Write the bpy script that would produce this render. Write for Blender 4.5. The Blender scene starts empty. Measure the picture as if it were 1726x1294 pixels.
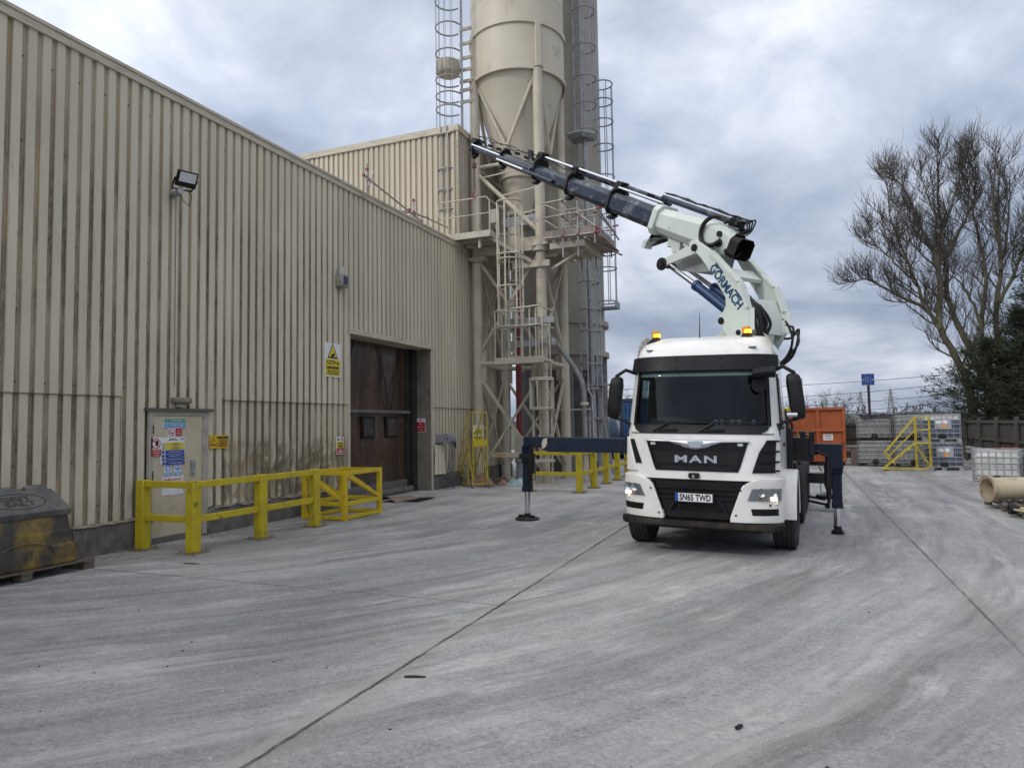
import bpy, bmesh, math, random
from mathutils import Vector, Matrix, noise
R = math.radians
V = Vector
random.seed(7)
scene = bpy.context.scene
COL = scene.collection
# ---------------------------------------------------------------- camera
YAW, PITCH, ROLL = math.atan2(472, 1170), .0591, .016
f0 = V((-math.sin(YAW), math.cos(YAW), 0)); r0 = V((math.cos(YAW), math.sin(YAW), 0)); up = V((0, 0, 1))
FW = f0*math.cos(PITCH)+up*math.sin(PITCH); u0 = -f0*math.sin(PITCH)+up*math.cos(PITCH)
RT = r0*math.cos(ROLL)-u0*math.sin(ROLL); UP = u0*math.cos(ROLL)+r0*math.sin(ROLL)
cam = bpy.data.objects.new('camera', bpy.data.cameras.new('camera'))
cam.data.sensor_width = 36; cam.data.lens = 36*1170/1726; cam.data.clip_end = 6000; cam.data.clip_start = .05
m = Matrix.Identity(4)
for i in range(3): m[i][0], m[i][1], m[i][2] = RT[i], UP[i], -FW[i]
m.translation = (0, 0, 1.85); cam.matrix_world = m
COL.objects.link(cam); scene.camera = cam
# ---------------------------------------------------------------- light and exposure
SUN_EL, SUN_AZ = R(36), R(216)            # azimuth clockwise from +Y
sd = V((math.sin(SUN_AZ)*math.cos(SUN_EL), math.cos(SUN_AZ)*math.cos(SUN_EL), math.sin(SUN_EL)))
sun = bpy.data.objects.new('sun', bpy.data.lights.new('sun', 'SUN'))
sun.data.energy = 1.15; sun.data.angle = R(5); sun.data.color = (1, .95, .86)
sun.rotation_euler = sd.to_track_quat('Z', 'Y').to_euler(); COL.objects.link(sun)
vs = scene.view_settings
vs.view_transform = 'Standard'; vs.look = 'None'; vs.exposure = 0; vs.gamma = 1; vs.use_curve_mapping = False
W = bpy.data.worlds.new('World'); scene.world = W; W.use_nodes = True
nt = W.node_tree; nt.nodes.clear()
def N(t, tree=None, **k):
    n = (tree or nt).nodes.new(t)
    for a, b in k.items(): setattr(n, a, b)
    return n
def math_node(tree, op, a, b=None, c=None):
    n = tree.nodes.new('ShaderNodeMath'); n.operation = op
    for i, x in enumerate((a, b, c)):
        if x is None: continue
        if isinstance(x, (int, float)): n.inputs[i].default_value = x
        else: tree.links.new(x, n.inputs[i])
    return n.outputs[0]
def ramp(tree, fac, stops, interp='LINEAR'):
    n = tree.nodes.new('ShaderNodeValToRGB'); n.color_ramp.interpolation = interp
    el = n.color_ramp.elements
    while len(el) < len(stops): el.new(.5)
    for e, (p, c) in zip(el, stops): e.position = p; e.color = (*c, 1) if len(c) == 3 else c
    tree.links.new(fac, n.inputs[0]); return n.outputs[0]
def mixc(tree, fac, a, b, mode='MIX'):
    n = tree.nodes.new('ShaderNodeMix'); n.data_type = 'RGBA'; n.blend_type = mode
    for i, x in ((0, fac), (6, a), (7, b)):
        if isinstance(x, (int, float)): n.inputs[i].default_value = x
        elif isinstance(x, tuple): n.inputs[i].default_value = (*x, 1) if len(x) == 3 else x
        else: tree.links.new(x, n.inputs[i])
    return n.outputs[2]
def noise_node(tree, vec, scale, detail=4, rough=.55, dist=0):
    n = tree.nodes.new('ShaderNodeTexNoise'); n.inputs['Scale'].default_value = scale
    n.inputs['Detail'].default_value = detail; n.inputs['Roughness'].default_value = rough
    n.inputs['Distortion'].default_value = dist
    if vec is not None: tree.links.new(vec, n.inputs['Vector'])
    return n.outputs[0]
sky = N('ShaderNodeTexSky', sky_type='NISHITA', sun_disc=False, sun_elevation=SUN_EL, sun_rotation=SUN_AZ, dust_density=3)
tc = N('ShaderNodeTexCoord'); sep = N('ShaderNodeSeparateXYZ'); nt.links.new(tc.outputs['Generated'], sep.inputs[0])
zc = math_node(nt, 'ADD', math_node(nt, 'MAXIMUM', sep.outputs[2], 0), .34)
cmb = N('ShaderNodeCombineXYZ')
nt.links.new(math_node(nt, 'DIVIDE', sep.outputs[0], zc), cmb.inputs[0]); nt.links.new(math_node(nt, 'DIVIDE', sep.outputs[1], zc), cmb.inputs[1])
n1 = noise_node(nt, cmb.outputs[0], 1.15, 9, .5, .5)
n2 = noise_node(nt, cmb.outputs[0], 3.6, 9, .58, .3)
cf = math_node(nt, 'ADD', math_node(nt, 'MULTIPLY', n1, .72), math_node(nt, 'MULTIPLY', n2, .28))
ccol = ramp(nt, cf, [(.37, (2.5, 3.0, 4.0)), (.45, (3.5, 4.1, 5.15)), (.52, (5.0, 5.55, 6.55)), (.60, (7.6, 8.0, 8.7))])
dot = N('ShaderNodeVectorMath', operation='DOT_PRODUCT'); nt.links.new(tc.outputs['Generated'], dot.inputs[0]); dot.inputs[1].default_value = sd
glow = math_node(nt, 'POWER', math_node(nt, 'MAXIMUM', math_node(nt, 'ADD', math_node(nt, 'MULTIPLY', dot.outputs['Value'], .6), .4), 0), 4.0)
zen = math_node(nt, 'POWER', math_node(nt, 'MAXIMUM', sep.outputs[2], 0), 1.6)
gain = math_node(nt, 'ADD', math_node(nt, 'ADD', 1.0, math_node(nt, 'MULTIPLY', zen, 1.25)), math_node(nt, 'MULTIPLY', glow, 1.3))
gv = N('ShaderNodeVectorMath', operation='SCALE'); nt.links.new(mixc(nt, 1.0, ccol, mixc(nt, math_node(nt, 'MINIMUM', math_node(nt, 'MAXIMUM', math_node(nt, 'MULTIPLY', math_node(nt, 'SUBTRACT', sep.outputs[2], .42), 3), 0), 1), (1, 1, 1.03), (1.16, 1.05, .92)), 'MULTIPLY'), gv.inputs[0]); nt.links.new(gain, gv.inputs['Scale'])
cover = ramp(nt, n1, [(.28, (.82,)*3), (.5, (.95,)*3)])
bg = N('ShaderNodeBackground'); bg.inputs[1].default_value = .1
nt.links.new(mixc(nt, cover, sky.outputs[0], gv.outputs[0]), bg.inputs[0])
nt.links.new(bg.outputs[0], N('ShaderNodeOutputWorld').inputs[0])
# ---------------------------------------------------------------- materials
MATS = {}
def lerp(a, b, t): return a+(b-a)*t
def mat(name, col, rough=.6, metal=0, col2=None, scale=3, lo=.4, hi=.65, bump=0, bscale=40, stretch=None, spec=.5, coat=0, emit=0,
        dirt=None, dscale=1.2, dlo=.55, dhi=.75, detail=5, spots=None):
    """principled material: base colour broken up by a noise towards col2, worn patches towards dirt, fine bump"""
    if name in MATS: return MATS[name]
    mt = bpy.data.materials.new(name); mt.use_nodes = True; t = mt.node_tree
    b = t.nodes['Principled BSDF']; MATS[name] = mt
    b.inputs['Roughness'].default_value = rough; b.inputs['Metallic'].default_value = metal
    b.inputs['Specular IOR Level'].default_value = spec; b.inputs['Coat Weight'].default_value = coat
    b.inputs['Base Color'].default_value = (*col, 1)
    tcn = t.nodes.new('ShaderNodeTexCoord'); vec = tcn.outputs['Object']
    if stretch:
        mp = t.nodes.new('ShaderNodeMapping'); mp.inputs['Scale'].default_value = stretch; t.links.new(vec, mp.inputs[0]); sv = mp.outputs[0]
    else: sv = vec
    c = None
    if col2: c = mixc(t, ramp(t, noise_node(t, sv, scale, detail, .6), [(lo, (0, 0, 0)), (hi, (1, 1, 1))]), col, col2)
    if dirt: c = mixc(t, ramp(t, noise_node(t, sv, dscale, 9, .68, .3), [(dlo, (0, 0, 0)), (dhi, (1, 1, 1))]), c if c is not None else col, dirt)
    if spots:        # chips, rust dots and scabs: colour, scale, threshold
        c = mixc(t, ramp(t, noise_node(t, vec, spots[1], 6, .72), [(spots[2], (0, 0, 0)), (spots[2]+.025, (.9,)*3)]), c if c is not None else col, spots[0])
    if c is not None: t.links.new(c, b.inputs['Base Color'])
    if c is not None and rough > .15:
        rr = math_node(t, 'ADD', math_node(t, 'MULTIPLY', noise_node(t, vec, scale*2.3, 4), .3), rough-.15); t.links.new(rr, b.inputs['Roughness'])
    if bump:
        bn = t.nodes.new('ShaderNodeBump'); bn.inputs['Strength'].default_value = bump; bn.inputs['Distance'].default_value = .01
        t.links.new(noise_node(t, vec, bscale, 6), bn.inputs['Height']); t.links.new(bn.outputs[0], b.inputs['Normal'])
    if emit:
        b.inputs['Emission Color'].default_value = (*col, 1); b.inputs['Emission Strength'].default_value = emit
    return mt
# ---------------------------------------------------------------- mesh builder
class MB:
    def __init__(s): s.v = []; s.f = []; s.mi = []
    def add(s, vs, fs, mi=0):
        o = len(s.v); s.v += [tuple(p) for p in vs]; s.f += [tuple(i+o for i in f) for f in fs]; s.mi += [mi]*len(fs); return s
    def box(s, a, b, mi=0, M=None):
        x0, y0, z0 = a; x1, y1, z1 = b
        vs = [V(p) for p in ((x0,y0,z0),(x1,y0,z0),(x1,y1,z0),(x0,y1,z0),(x0,y0,z1),(x1,y0,z1),(x1,y1,z1),(x0,y1,z1))]
        if M: vs = [M @ p for p in vs]
        return s.add(vs, [(3,2,1,0),(4,5,6,7),(0,1,5,4),(1,2,6,5),(2,3,7,6),(3,0,4,7)], mi)
    def bar(s, p, q, w, h=None, upv=(0, 0, 1), mi=0):
        p, q = V(p), V(q); h = h or w; d = (q-p).normalized(); u = V(upv)
        if abs(d.dot(u)) > .98: u = V((0, 1, 0))
        r = d.cross(u).normalized(); u = r.cross(d)
        c = [(-w/2,-h/2),(w/2,-h/2),(w/2,h/2),(-w/2,h/2)]
        vs = [p+r*a+u*b for a, b in c]+[q+r*a+u*b for a, b in c]
        return s.add(vs, [(0,1,2,3),(7,6,5,4),(4,5,1,0),(5,6,2,1),(6,7,3,2),(7,4,0,3)], mi)
    def tube(s, pts, r, n=8, mi=0, cap=True, closed=False):
        pts = [V(p) for p in pts]; k = len(pts); rs = r if isinstance(r, (list, tuple)) else [r]*k
        vs = []; fs = []; ref = None
        for i in range(k):
            if closed: d = pts[(i+1) % k]-pts[i-1]
            else: d = pts[min(i+1, k-1)]-pts[max(i-1, 0)]
            d = d.normalized() if d.length > 1e-9 else V((0, 0, 1))
            if ref is None: ref = V((0, 0, 1)) if abs(d.z) < .9 else V((1, 0, 0))
            a = d.cross(ref)
            if a.length < 1e-4: ref = V((1, .3, .1)); a = d.cross(ref)
            a.normalize(); b = d.cross(a); ref = -b if False else a.cross(d)
            vs += [pts[i]+a*(math.cos(2*math.pi*j/n)*rs[i])+b*(math.sin(2*math.pi*j/n)*rs[i]) for j in range(n)]
        for i in range(k if closed else k-1):
            i2 = (i+1) % k
            for j in range(n): fs.append((i*n+j, i*n+(j+1) % n, i2*n+(j+1) % n, i2*n+j))
        if cap and not closed: fs += [tuple(range(n-1, -1, -1)), tuple((k-1)*n+j for j in range(n))]
        return s.add(vs, fs, mi)
    def cyl(s, p, q, r, n=16, mi=0, r2=None): return s.tube([p, q], [r, r if r2 is None else r2], n, mi)
    def lathe(s, prof, n=32, c=(0, 0, 0), ax='z', mi=0, a0=0, a1=2*math.pi):
        c = V(c); full = abs(a1-a0-2*math.pi) < 1e-6; m = n if full else n+1; vs = []; fs = []
        for r, h in prof:
            for j in range(m):
                a = a0+(a1-a0)*j/n; x, y = r*math.cos(a), r*math.sin(a)
                vs.append(c+V({'z': (x, y, h), 'x': (h, x, y), 'y': (x, h, y)}[ax]))
        for i in range(len(prof)-1):
            for j in range(n):
                j2 = (j+1) % m; fs.append((i*m+j, i*m+j2, (i+1)*m+j2, (i+1)*m+j))
        return s.add(vs, fs, mi)
    def prism(s, poly, fn, h0, h1, mi=0):
        """poly of 2D points; fn(a, b, h) gives the point"""
        k = len(poly); vs = [fn(a, b, h0) for a, b in poly]+[fn(a, b, h1) for a, b in poly]
        return s.add(vs, [tuple(range(k-1, -1, -1)), tuple(range(k, 2*k))]+[(i, (i+1) % k, k+(i+1) % k, k+i) for i in range(k)], mi)
    def loft(s, rings, mi=0, cap=True, skip=None):
        n = len(rings[0]); vs = [p for r in rings for p in r]; fs = []
        for i in range(len(rings)-1):
            for j in range(n):
                if skip and skip(i, j): continue
                fs.append((i*n+j, i*n+(j+1) % n, (i+1)*n+(j+1) % n, (i+1)*n+j))
        if cap: fs += [tuple(range(n-1, -1, -1)), tuple((len(rings)-1)*n+j for j in range(n))]
        return s.add(vs, fs, mi)
    def grid(s, P, nu, nv, mi=0, skip=None):
        vs = [P(i/nu, j/nv) for i in range(nu+1) for j in range(nv+1)]
        fs = [(i*(nv+1)+j, (i+1)*(nv+1)+j, (i+1)*(nv+1)+j+1, i*(nv+1)+j+1) for i in range(nu) for j in range(nv) if not (skip and skip(i, j))]
        return s.add(vs, fs, mi)
def link(name, me, mts, parent=None, bevel=0, smooth=True, seg=2, sharp=35):
    for x in (mts if isinstance(mts, (list, tuple)) else [mts]): me.materials.append(x)
    if smooth:
        me.shade_smooth()
        if sharp < 180: me.set_sharp_from_angle(angle=R(sharp))
    o = bpy.data.objects.new(name, me); COL.objects.link(o); o.parent = parent
    if bevel:
        b = o.modifiers.new('bevel', 'BEVEL'); b.width = bevel; b.segments = seg; b.limit_method = 'ANGLE'; b.angle_limit = R(40); b.harden_normals = False
    return o
def part(name, mb, mts, parent=None, bevel=0, smooth=True, world=False, seg=2, fix=True, sharp=35):
    me = bpy.data.meshes.new(name)
    vs = mb.v
    if world and parent is not None:
        r = parent
        while r.parent: r = r.parent
        im = BASE[r.name]; vs = [im @ V(p) for p in vs]
    me.from_pydata(vs, [], mb.f); me.polygons.foreach_set('material_index', mb.mi)
    if fix:
        bm = bmesh.new(); bm.from_mesh(me); bmesh.ops.recalc_face_normals(bm, faces=bm.faces); bm.to_mesh(me); bm.free()
    me.update()
    return link(name, me, mts, parent, bevel, smooth, seg, sharp)
BASE = {}
def thing(name, label, cat, loc=(0, 0, 0), rot=(0, 0, 0), group=None):
    o = bpy.data.objects.new(name, None); COL.objects.link(o); o.empty_display_size = .2
    o.location = loc; o.rotation_euler = rot; tag(o, label, cat, group)
    BASE[o.name] = (Matrix.Translation(V(loc)) @ o.rotation_euler.to_matrix().to_4x4()).inverted()
    return o
def parts(name, mb, mts, parent=None, **k):
    """every separate piece of the builder becomes a part of its own"""
    up_ = list(range(len(mb.v)))
    def find(a):
        while up_[a] != a: up_[a] = up_[up_[a]]; a = up_[a]
        return a
    for f in mb.f:
        for b in f[1:]: up_[find(b)] = find(f[0])
    g = {}
    for i, f in enumerate(mb.f): g.setdefault(find(f[0]), []).append(i)
    out = []
    for fi in g.values():
        n = MB(); ix = {}
        for i in fi:
            for v in mb.f[i]:
                if v not in ix: ix[v] = len(n.v); n.v.append(mb.v[v])
            n.f.append(tuple(ix[v] for v in mb.f[i])); n.mi.append(mb.mi[i])
        out.append(part(name, n, mts, parent, **k))
    return out
def tag(o, label, cat, group=None, kind=None):
    if label: o['label'] = label
    if cat: o['category'] = cat
    if group: o['group'] = group
    if kind: o['kind'] = kind
    return o
def dup(root, loc, rotz=None, label=None):
    r = root.copy(); COL.objects.link(r); r.location = loc
    if rotz is not None: r.rotation_euler = (0, 0, rotz)
    if label: r['label'] = label
    for ch in root.children:
        c = ch.copy(); COL.objects.link(c); c.parent = r
        for g in ch.children:
            d = g.copy(); COL.objects.link(d); d.parent = c
    return r
def text(body, size, mt, parent, M, name='lettering', ext=.0015, sx=1, world=True, spacing=1, bold=0, fill=True):
    cu = bpy.data.curves.new('t', 'FONT'); cu.body = body; cu.size = size; cu.extrude = ext; cu.align_x = 'CENTER'; cu.align_y = 'CENTER'
    cu.space_character = spacing; cu.offset = bold; cu.resolution_u = 3
    ob = bpy.data.objects.new('t', cu); me = bpy.data.meshes.new_from_object(ob); me.name = name
    bpy.data.objects.remove(ob); bpy.data.curves.remove(cu)
    M = M @ Matrix.Diagonal((sx, 1, 1, 1))
    if world:
        r = parent
        while r.parent: r = r.parent
        M = BASE[r.name] @ M
    me.transform(M)
    return link(name, me, mt, parent, smooth=False)
def spl(pts, k=5):
    P = [V(p) for p in pts]; Q = []
    for i in range(len(P)-1):
        p0, p1, p2, p3 = P[max(i-1, 0)], P[i], P[i+1], P[min(i+2, len(P)-1)]
        for j in range(k):
            t = j/k; Q.append(.5*((2*p1)+(p2-p0)*t+(2*p0-5*p1+4*p2-p3)*t*t+(3*p1-p0-3*p2+p3)*t**3))
    return Q+[P[-1]]
def frame(o, right, upv):
    r = V(right).normalized(); u = V(upv); n = r.cross(u).normalized(); u = n.cross(r)
    m = Matrix.Identity(4)
    for i in range(3): m[i][0], m[i][1], m[i][2] = r[i], u[i], n[i]
    m.translation = V(o); return m
# ---------------------------------------------------------------- material library
CREAM = (.645, .588, .455); CREAM2 = (.44, .385, .29)
def clad_mat(name, valley_x, base, green=1.0):
    mt = bpy.data.materials.new(name); mt.use_nodes = True; t = mt.node_tree; b = t.nodes['Principled BSDF']; b.inputs['Roughness'].default_value = .55
    b.inputs['Specular IOR Level'].default_value = .35
    g = t.nodes.new('ShaderNodeNewGeometry'); s = t.nodes.new('ShaderNodeSeparateXYZ'); t.links.new(g.outputs['Position'], s.inputs[0])
    axis_ = valley_x[0]
    def mp(sc):
        n = t.nodes.new('ShaderNodeMapping'); n.inputs['Scale'].default_value = sc; t.links.new(g.outputs['Position'], n.inputs[0]); return n.outputs[0]
    # every sheet weathered to its own tint
    wn = t.nodes.new('ShaderNodeTexWhiteNoise'); wn.noise_dimensions = '1D'; t.links.new(math_node(t, 'FLOOR', math_node(t, 'MULTIPLY', s.outputs[1-axis_], 1/1.03)), wn.inputs['W'])
    sheet_base = mixc(t, wn.outputs['Value'], base, tuple(q*.86 for q in base))
    # dirt and algae lie in the recessed pans of the sheet
    axis = valley_x[0]; depth = math_node(t, 'SUBTRACT', valley_x[1], s.outputs[axis]) if axis == 0 else math_node(t, 'SUBTRACT', s.outputs[axis], valley_x[1])
    pan = ramp(t, depth, [(.012, (0, 0, 0)), (.022, (1, 1, 1))])
    film = ramp(t, noise_node(t, mp((6, 6, .5)), 1.0, 6, .6), [(.30, (.45,)*3), (.62, (1, 1, 1))])
    c = mixc(t, math_node(t, 'MULTIPLY', pan, film), sheet_base, (.335, .262, .168))
    # blotchy green-black growth in some pans
    gr = ramp(t, noise_node(t, mp((2.2, 2.2, .38)), 1.0, 8, .66), [(.40, (0, 0, 0)), (.54, (1, 1, 1))])
    zr = ramp(t, s.outputs[2], [(0.0, (1, 1, 1)), (1, (1, 1, 1))])
    hgt = t.nodes.new('ShaderNodeMapRange'); hgt.inputs[1].default_value = 7.2; hgt.inputs[2].default_value = 5.4; t.links.new(s.outputs[2], hgt.inputs[0])
    ya = t.nodes.new('ShaderNodeMapRange'); ya.inputs[1].default_value = 16; ya.inputs[2].default_value = 12.5; t.links.new(s.outputs[1], ya.inputs[0])
    yf = math_node(t, 'ADD', math_node(t, 'MULTIPLY', ya.outputs[0], .8), .1)
    fine = ramp(t, noise_node(t, mp((30, 30, 9)), 1.0, 5, .7), [(.36, (.5,)*3), (.58, (1, 1, 1))])
    gm = math_node(t, 'MULTIPLY', math_node(t, 'MULTIPLY', gr, hgt.outputs[0]), math_node(t, 'MULTIPLY', yf, fine))
    gp = math_node(t, 'MULTIPLY', gm, math_node(t, 'ADD', math_node(t, 'MULTIPLY', pan, .95*green), .16*green))
    c = mixc(t, math_node(t, 'MULTIPLY', gp, .85), c, (.075, .070, .038))
    # chalky pale bands and general soiling on the crowns
    so = ramp(t, noise_node(t, mp((1.1, 1.1, .55)), 1.0, 8, .6), [(.42, (0, 0, 0)), (.75, (1, 1, 1))])
    c = mixc(t, math_node(t, 'MULTIPLY', so, .32), c, (.36, .315, .235))
    sc = ramp(t, noise_node(t, mp((9, 9, 1.1)), 1.0, 7, .75), [(.60, (0, 0, 0)), (.70, (1, 1, 1))])
    c = mixc(t, math_node(t, 'MULTIPLY', math_node(t, 'MULTIPLY', sc, hgt.outputs[0]), .42*green), c, (.13, .12, .09))
    foot = t.nodes.new('ShaderNodeMapRange'); foot.inputs[1].default_value = 1.7; foot.inputs[2].default_value = .5; t.links.new(s.outputs[2], foot.inputs[0])
    fs = ramp(t, noise_node(t, mp((5, 5, 2.4)), 1.0, 8, .7), [(.5, (0, 0, 0)), (.68, (1, 1, 1))])
    c = mixc(t, math_node(t, 'MULTIPLY', math_node(t, 'MULTIPLY', fs, foot.outputs[0]), .28*green), c, (.12, .105, .075))
    t.links.new(c, b.inputs['Base Color'])
    bn = t.nodes.new('ShaderNodeBump'); bn.inputs['Strength'].default_value = .12; bn.inputs['Distance'].default_value = .02
    t.links.new(noise_node(t, mp((3, 3, 1.2)), 1.0, 4), bn.inputs['Height']); t.links.new(bn.outputs[0], b.inputs['Normal'])
    return mt
WX = -9.75
m_clad = clad_mat('clad_main', (0, WX), CREAM)
m_clad2 = clad_mat('clad_block', (1, 19.75), (.56, .505, .395), .35)
m_clad3 = clad_mat('clad_block_side', (0, WX+.02), (.50, .45, .35), .5)
m_trim = mat('cream_trim', (.52, .465, .36), .55, col2=(.33, .29, .21), scale=5, lo=.45, hi=.8, stretch=(1, .4, 3), dirt=(.14, .12, .085), dscale=2.5, dlo=.62, dhi=.72)
m_roof = mat('roof_sheet', (.32, .31, .29), .7)
m_conc = mat('plinth_concrete', (.15, .142, .128), .9, col2=(.09, .085, .075), scale=4, dirt=(.22, .21, .19), dscale=3, bump=.5, bscale=25)
m_screw = mat('screw_cap', (.10, .085, .07), .6)
m_yel = mat('yellow_paint', (.50, .40, .012), .5, col2=(.38, .29, .02), scale=4, lo=.4, hi=.75, dirt=(.10, .075, .03), dscale=5, dlo=.58, dhi=.70, bump=.15, bscale=60, spots=((.045, .035, .025), 13, .665))
m_yel2 = mat('bright_yellow_paint', (.60, .44, .012), .45, col2=(.48, .34, .015), scale=4, dirt=(.12, .08, .03), dscale=6, dlo=.62, dhi=.73, spots=((.05, .035, .02), 16, .67))
m_steel = mat('galvanised_steel', (.42, .43, .44), .5, .55, col2=(.28, .29, .30), scale=6)
m_dark = mat('dark_rubber', (.014, .014, .015), .6, spec=.3, col2=(.024, .023, .022), scale=9)
m_black = mat('black_plastic', (.006, .006, .007), .55, col2=(.010, .010, .011), scale=12, spec=.3)
m_white = mat('sign_white', (.74, .75, .76), .4, col2=(.62, .62, .62), scale=7)
m_signy = mat('sign_yellow', (.70, .56, .03), .4, col2=(.55, .44, .04), scale=6)
m_amber = mat('sign_amber', (.66, .40, .01), .4, col2=(.52, .31, .02), scale=6)
m_signr = mat('sign_red', (.42, .022, .03), .4); m_signb = mat('sign_blue', (.012, .055, .30), .4); m_signlb = mat('sign_light_blue', (.13, .30, .62), .4)
m_signg = mat('sign_green', (.09, .30, .22), .4); m_ink = mat('sign_black', (.012, .012, .012), .45)
m_wood = mat('pallet_wood', (.13, .105, .08), .85, col2=(.07, .055, .042), scale=6, stretch=(1, 6, 6), bump=.4, bscale=30)
# ---------------------------------------------------------------- ground
def ground_mat():
    mt = bpy.data.materials.new('yard_concrete'); mt.use_nodes = True; t = mt.node_tree; b = t.nodes['Principled BSDF']
    b.inputs['Specular IOR Level'].default_value = .3
    g = t.nodes.new('ShaderNodeNewGeometry'); P = g.outputs['Position']; s = t.nodes.new('ShaderNodeSeparateXYZ'); t.links.new(P, s.inputs[0])
    X, Y = s.outputs[0], s.outputs[1]
    M_ = lambda op, a, bb=None, c=None: math_node(t, op, a, bb, c)
    # wobble so that traffic marks wander
    wb = noise_node(t, P, .22, 3); wo = M_('MULTIPLY', M_('SUBTRACT', wb, .5), .7)
    def lane(cx, cy, sc_r, sc_a, seed, det=7, ro=.6):
        dx, dy = M_('SUBTRACT', X, cx), M_('SUBTRACT', Y, cy)
        r = M_('SQRT', M_('ADD', M_('MULTIPLY', dx, dx), M_('MULTIPLY', dy, dy))); an = M_('ARCTAN2', dy, dx)
        st = M_('GREATER_THAN', Y, cy)
        rr = M_('ADD', M_('MULTIPLY', r, M_('SUBTRACT', 1, st)), M_('MULTIPLY', dx, st))
        al = M_('ADD', M_('MULTIPLY', M_('MULTIPLY', an, 16), M_('SUBTRACT', 1, st)), M_('MULTIPLY', dy, st))
        c = t.nodes.new('ShaderNodeCombineXYZ'); t.links.new(M_('MULTIPLY', M_('ADD', rr, wo), sc_r), c.inputs[0]); t.links.new(M_('MULTIPLY', al, sc_a), c.inputs[1]); c.inputs[2].default_value = seed
        return noise_node(t, c.outputs[0], 1, det, ro)
    base = ramp(t, noise_node(t, P, .45, 7, .62), [(.3, (.222, .225, .227)), (.52, (.28, .284, .286)), (.72, (.355, .359, .36))])
    fine = ramp(t, noise_node(t, P, 26, 6, .75), [(.3, (.52,)*3), (.52, (.98,)*3), (.75, (1.38,)*3)])
    c = mixc(t, 1.0, base, fine, 'MULTIPLY')
    mid = ramp(t, noise_node(t, P, 4.5, 7, .7), [(.3, (.80,)*3), (.7, (1.16,)*3)])
    c = mixc(t, 1.0, c, mid, 'MULTIPLY')
    grain = ramp(t, noise_node(t, P, 11, 8, .78), [(.34, (0, 0, 0)), (.62, (1, 1, 1))])
    l1 = lane(-14.5, 13.5, 1.3, .07, 1.3); l2 = lane(-14.5, 13.5, 5.5, .18, 5.1, 6, .65); l3 = lane(-17, 16, 2.6, .10, 9.7); l4 = lane(-12.5, 12.5, 9, .35, 3.3, 6, .7)
    c = mixc(t, M_('MULTIPLY', ramp(t, l1, [(.48, (0, 0, 0)), (.66, (1, 1, 1))]), M_('ADD', .40, M_('MULTIPLY', grain, .42))), c, (.125, .125, .123))
    c = mixc(t, M_('MULTIPLY', ramp(t, l3, [(.52, (0, 0, 0)), (.64, (1, 1, 1))]), M_('ADD', .25, M_('MULTIPLY', grain, .5))), c, (.128, .127, .124))
    c = mixc(t, M_('MULTIPLY', ramp(t, l2, [(.47, (0, 0, 0)), (.78, (1, 1, 1))]), .42), c, (.40, .398, .39))
    c = mixc(t, M_('MULTIPLY', ramp(t, l4, [(.52, (0, 0, 0)), (.78, (1, 1, 1))]), .32), c, (.44, .438, .43))
    # chalky drag marks, broken up along the sweep of the wheels
    l5 = lane(-14.5, 13.5, 2.6, .42, 2.2, 9, .72); l6 = lane(-16, 15, 1.0, .12, 7.7, 8, .66); l7 = lane(-14.5, 13.5, 22, .3, 4.4, 4, .6)
    brk = ramp(t, noise_node(t, P, .5, 6, .6), [(.40, (0, 0, 0)), (.60, (1, 1, 1))])
    c = mixc(t, M_('MULTIPLY', M_('MULTIPLY', ramp(t, l5, [(.49, (0, 0, 0)), (.62, (1, 1, 1))]), brk), M_('ADD', .2, M_('MULTIPLY', grain, .6))), c, (.52, .52, .515))
    c = mixc(t, M_('MULTIPLY', ramp(t, l6, [(.50, (0, 0, 0)), (.66, (1, 1, 1))]), M_('ADD', .26, M_('MULTIPLY', grain, .50))), c, (.49, .46, .455))
    c = mixc(t, M_('MULTIPLY', M_('MULTIPLY', ramp(t, l7, [(.55, (0, 0, 0)), (.68, (1, 1, 1))]), M_('SUBTRACT', 1, brk)), .30), c, (.14, .138, .132))
    c = mixc(t, ramp(t, noise_node(t, P, 60, 3, .6), [(.62, (0, 0, 0)), (.68, (.75,)*3)]), c, (.50, .495, .48))
    c = mixc(t, ramp(t, noise_node(t, P, 48, 4, .7), [(.67, (0, 0, 0)), (.72, (.7,)*3)]), c, (.085, .083, .08))
    c = mixc(t, ramp(t, noise_node(t, P, 7, 9, .82), [(.615, (0, 0, 0)), (.66, (.8,)*3)]), c, (.52, .52, .512))
    # powder spilled round the silo feet and along the wall
    dx, dy = M_('SUBTRACT', X, -7.5), M_('SUBTRACT', Y, 20.5)
    dd = M_('SQRT', M_('ADD', M_('MULTIPLY', dx, dx), M_('MULTIPLY', M_('MULTIPLY', dy, dy), .55)))
    mr = t.nodes.new('ShaderNodeMapRange'); mr.inputs[1].default_value = 6.5; mr.inputs[2].default_value = .8; t.links.new(dd, mr.inputs[0])
    pw = M_('MULTIPLY', mr.outputs[0], ramp(t, noise_node(t, P, .9, 8, .65), [(.34, (.15,)*3), (.6, (1, 1, 1))]))
    c = mixc(t, pw, c, (.52, .515, .50))
    pt = ramp(t, noise_node(t, P, 1.4, 9, .72), [(.60, (0, 0, 0)), (.74, (1, 1, 1))])
    c = mixc(t, M_('MULTIPLY', pt, .45), c, (.50, .50, .49))
    dk = ramp(t, noise_node(t, P, .75, 8, .7, .5), [(.62, (0, 0, 0)), (.78, (1, 1, 1))])
    c = mixc(t, M_('MULTIPLY', dk, .55), c, (.105, .105, .105))
    rs = ramp(t, noise_node(t, P, 3.3, 6, .7), [(.735, (0, 0, 0)), (.78, (1, 1, 1))])
    c = mixc(t, M_('MULTIPLY', rs, .5), c, (.40, .29, .14))
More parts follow.
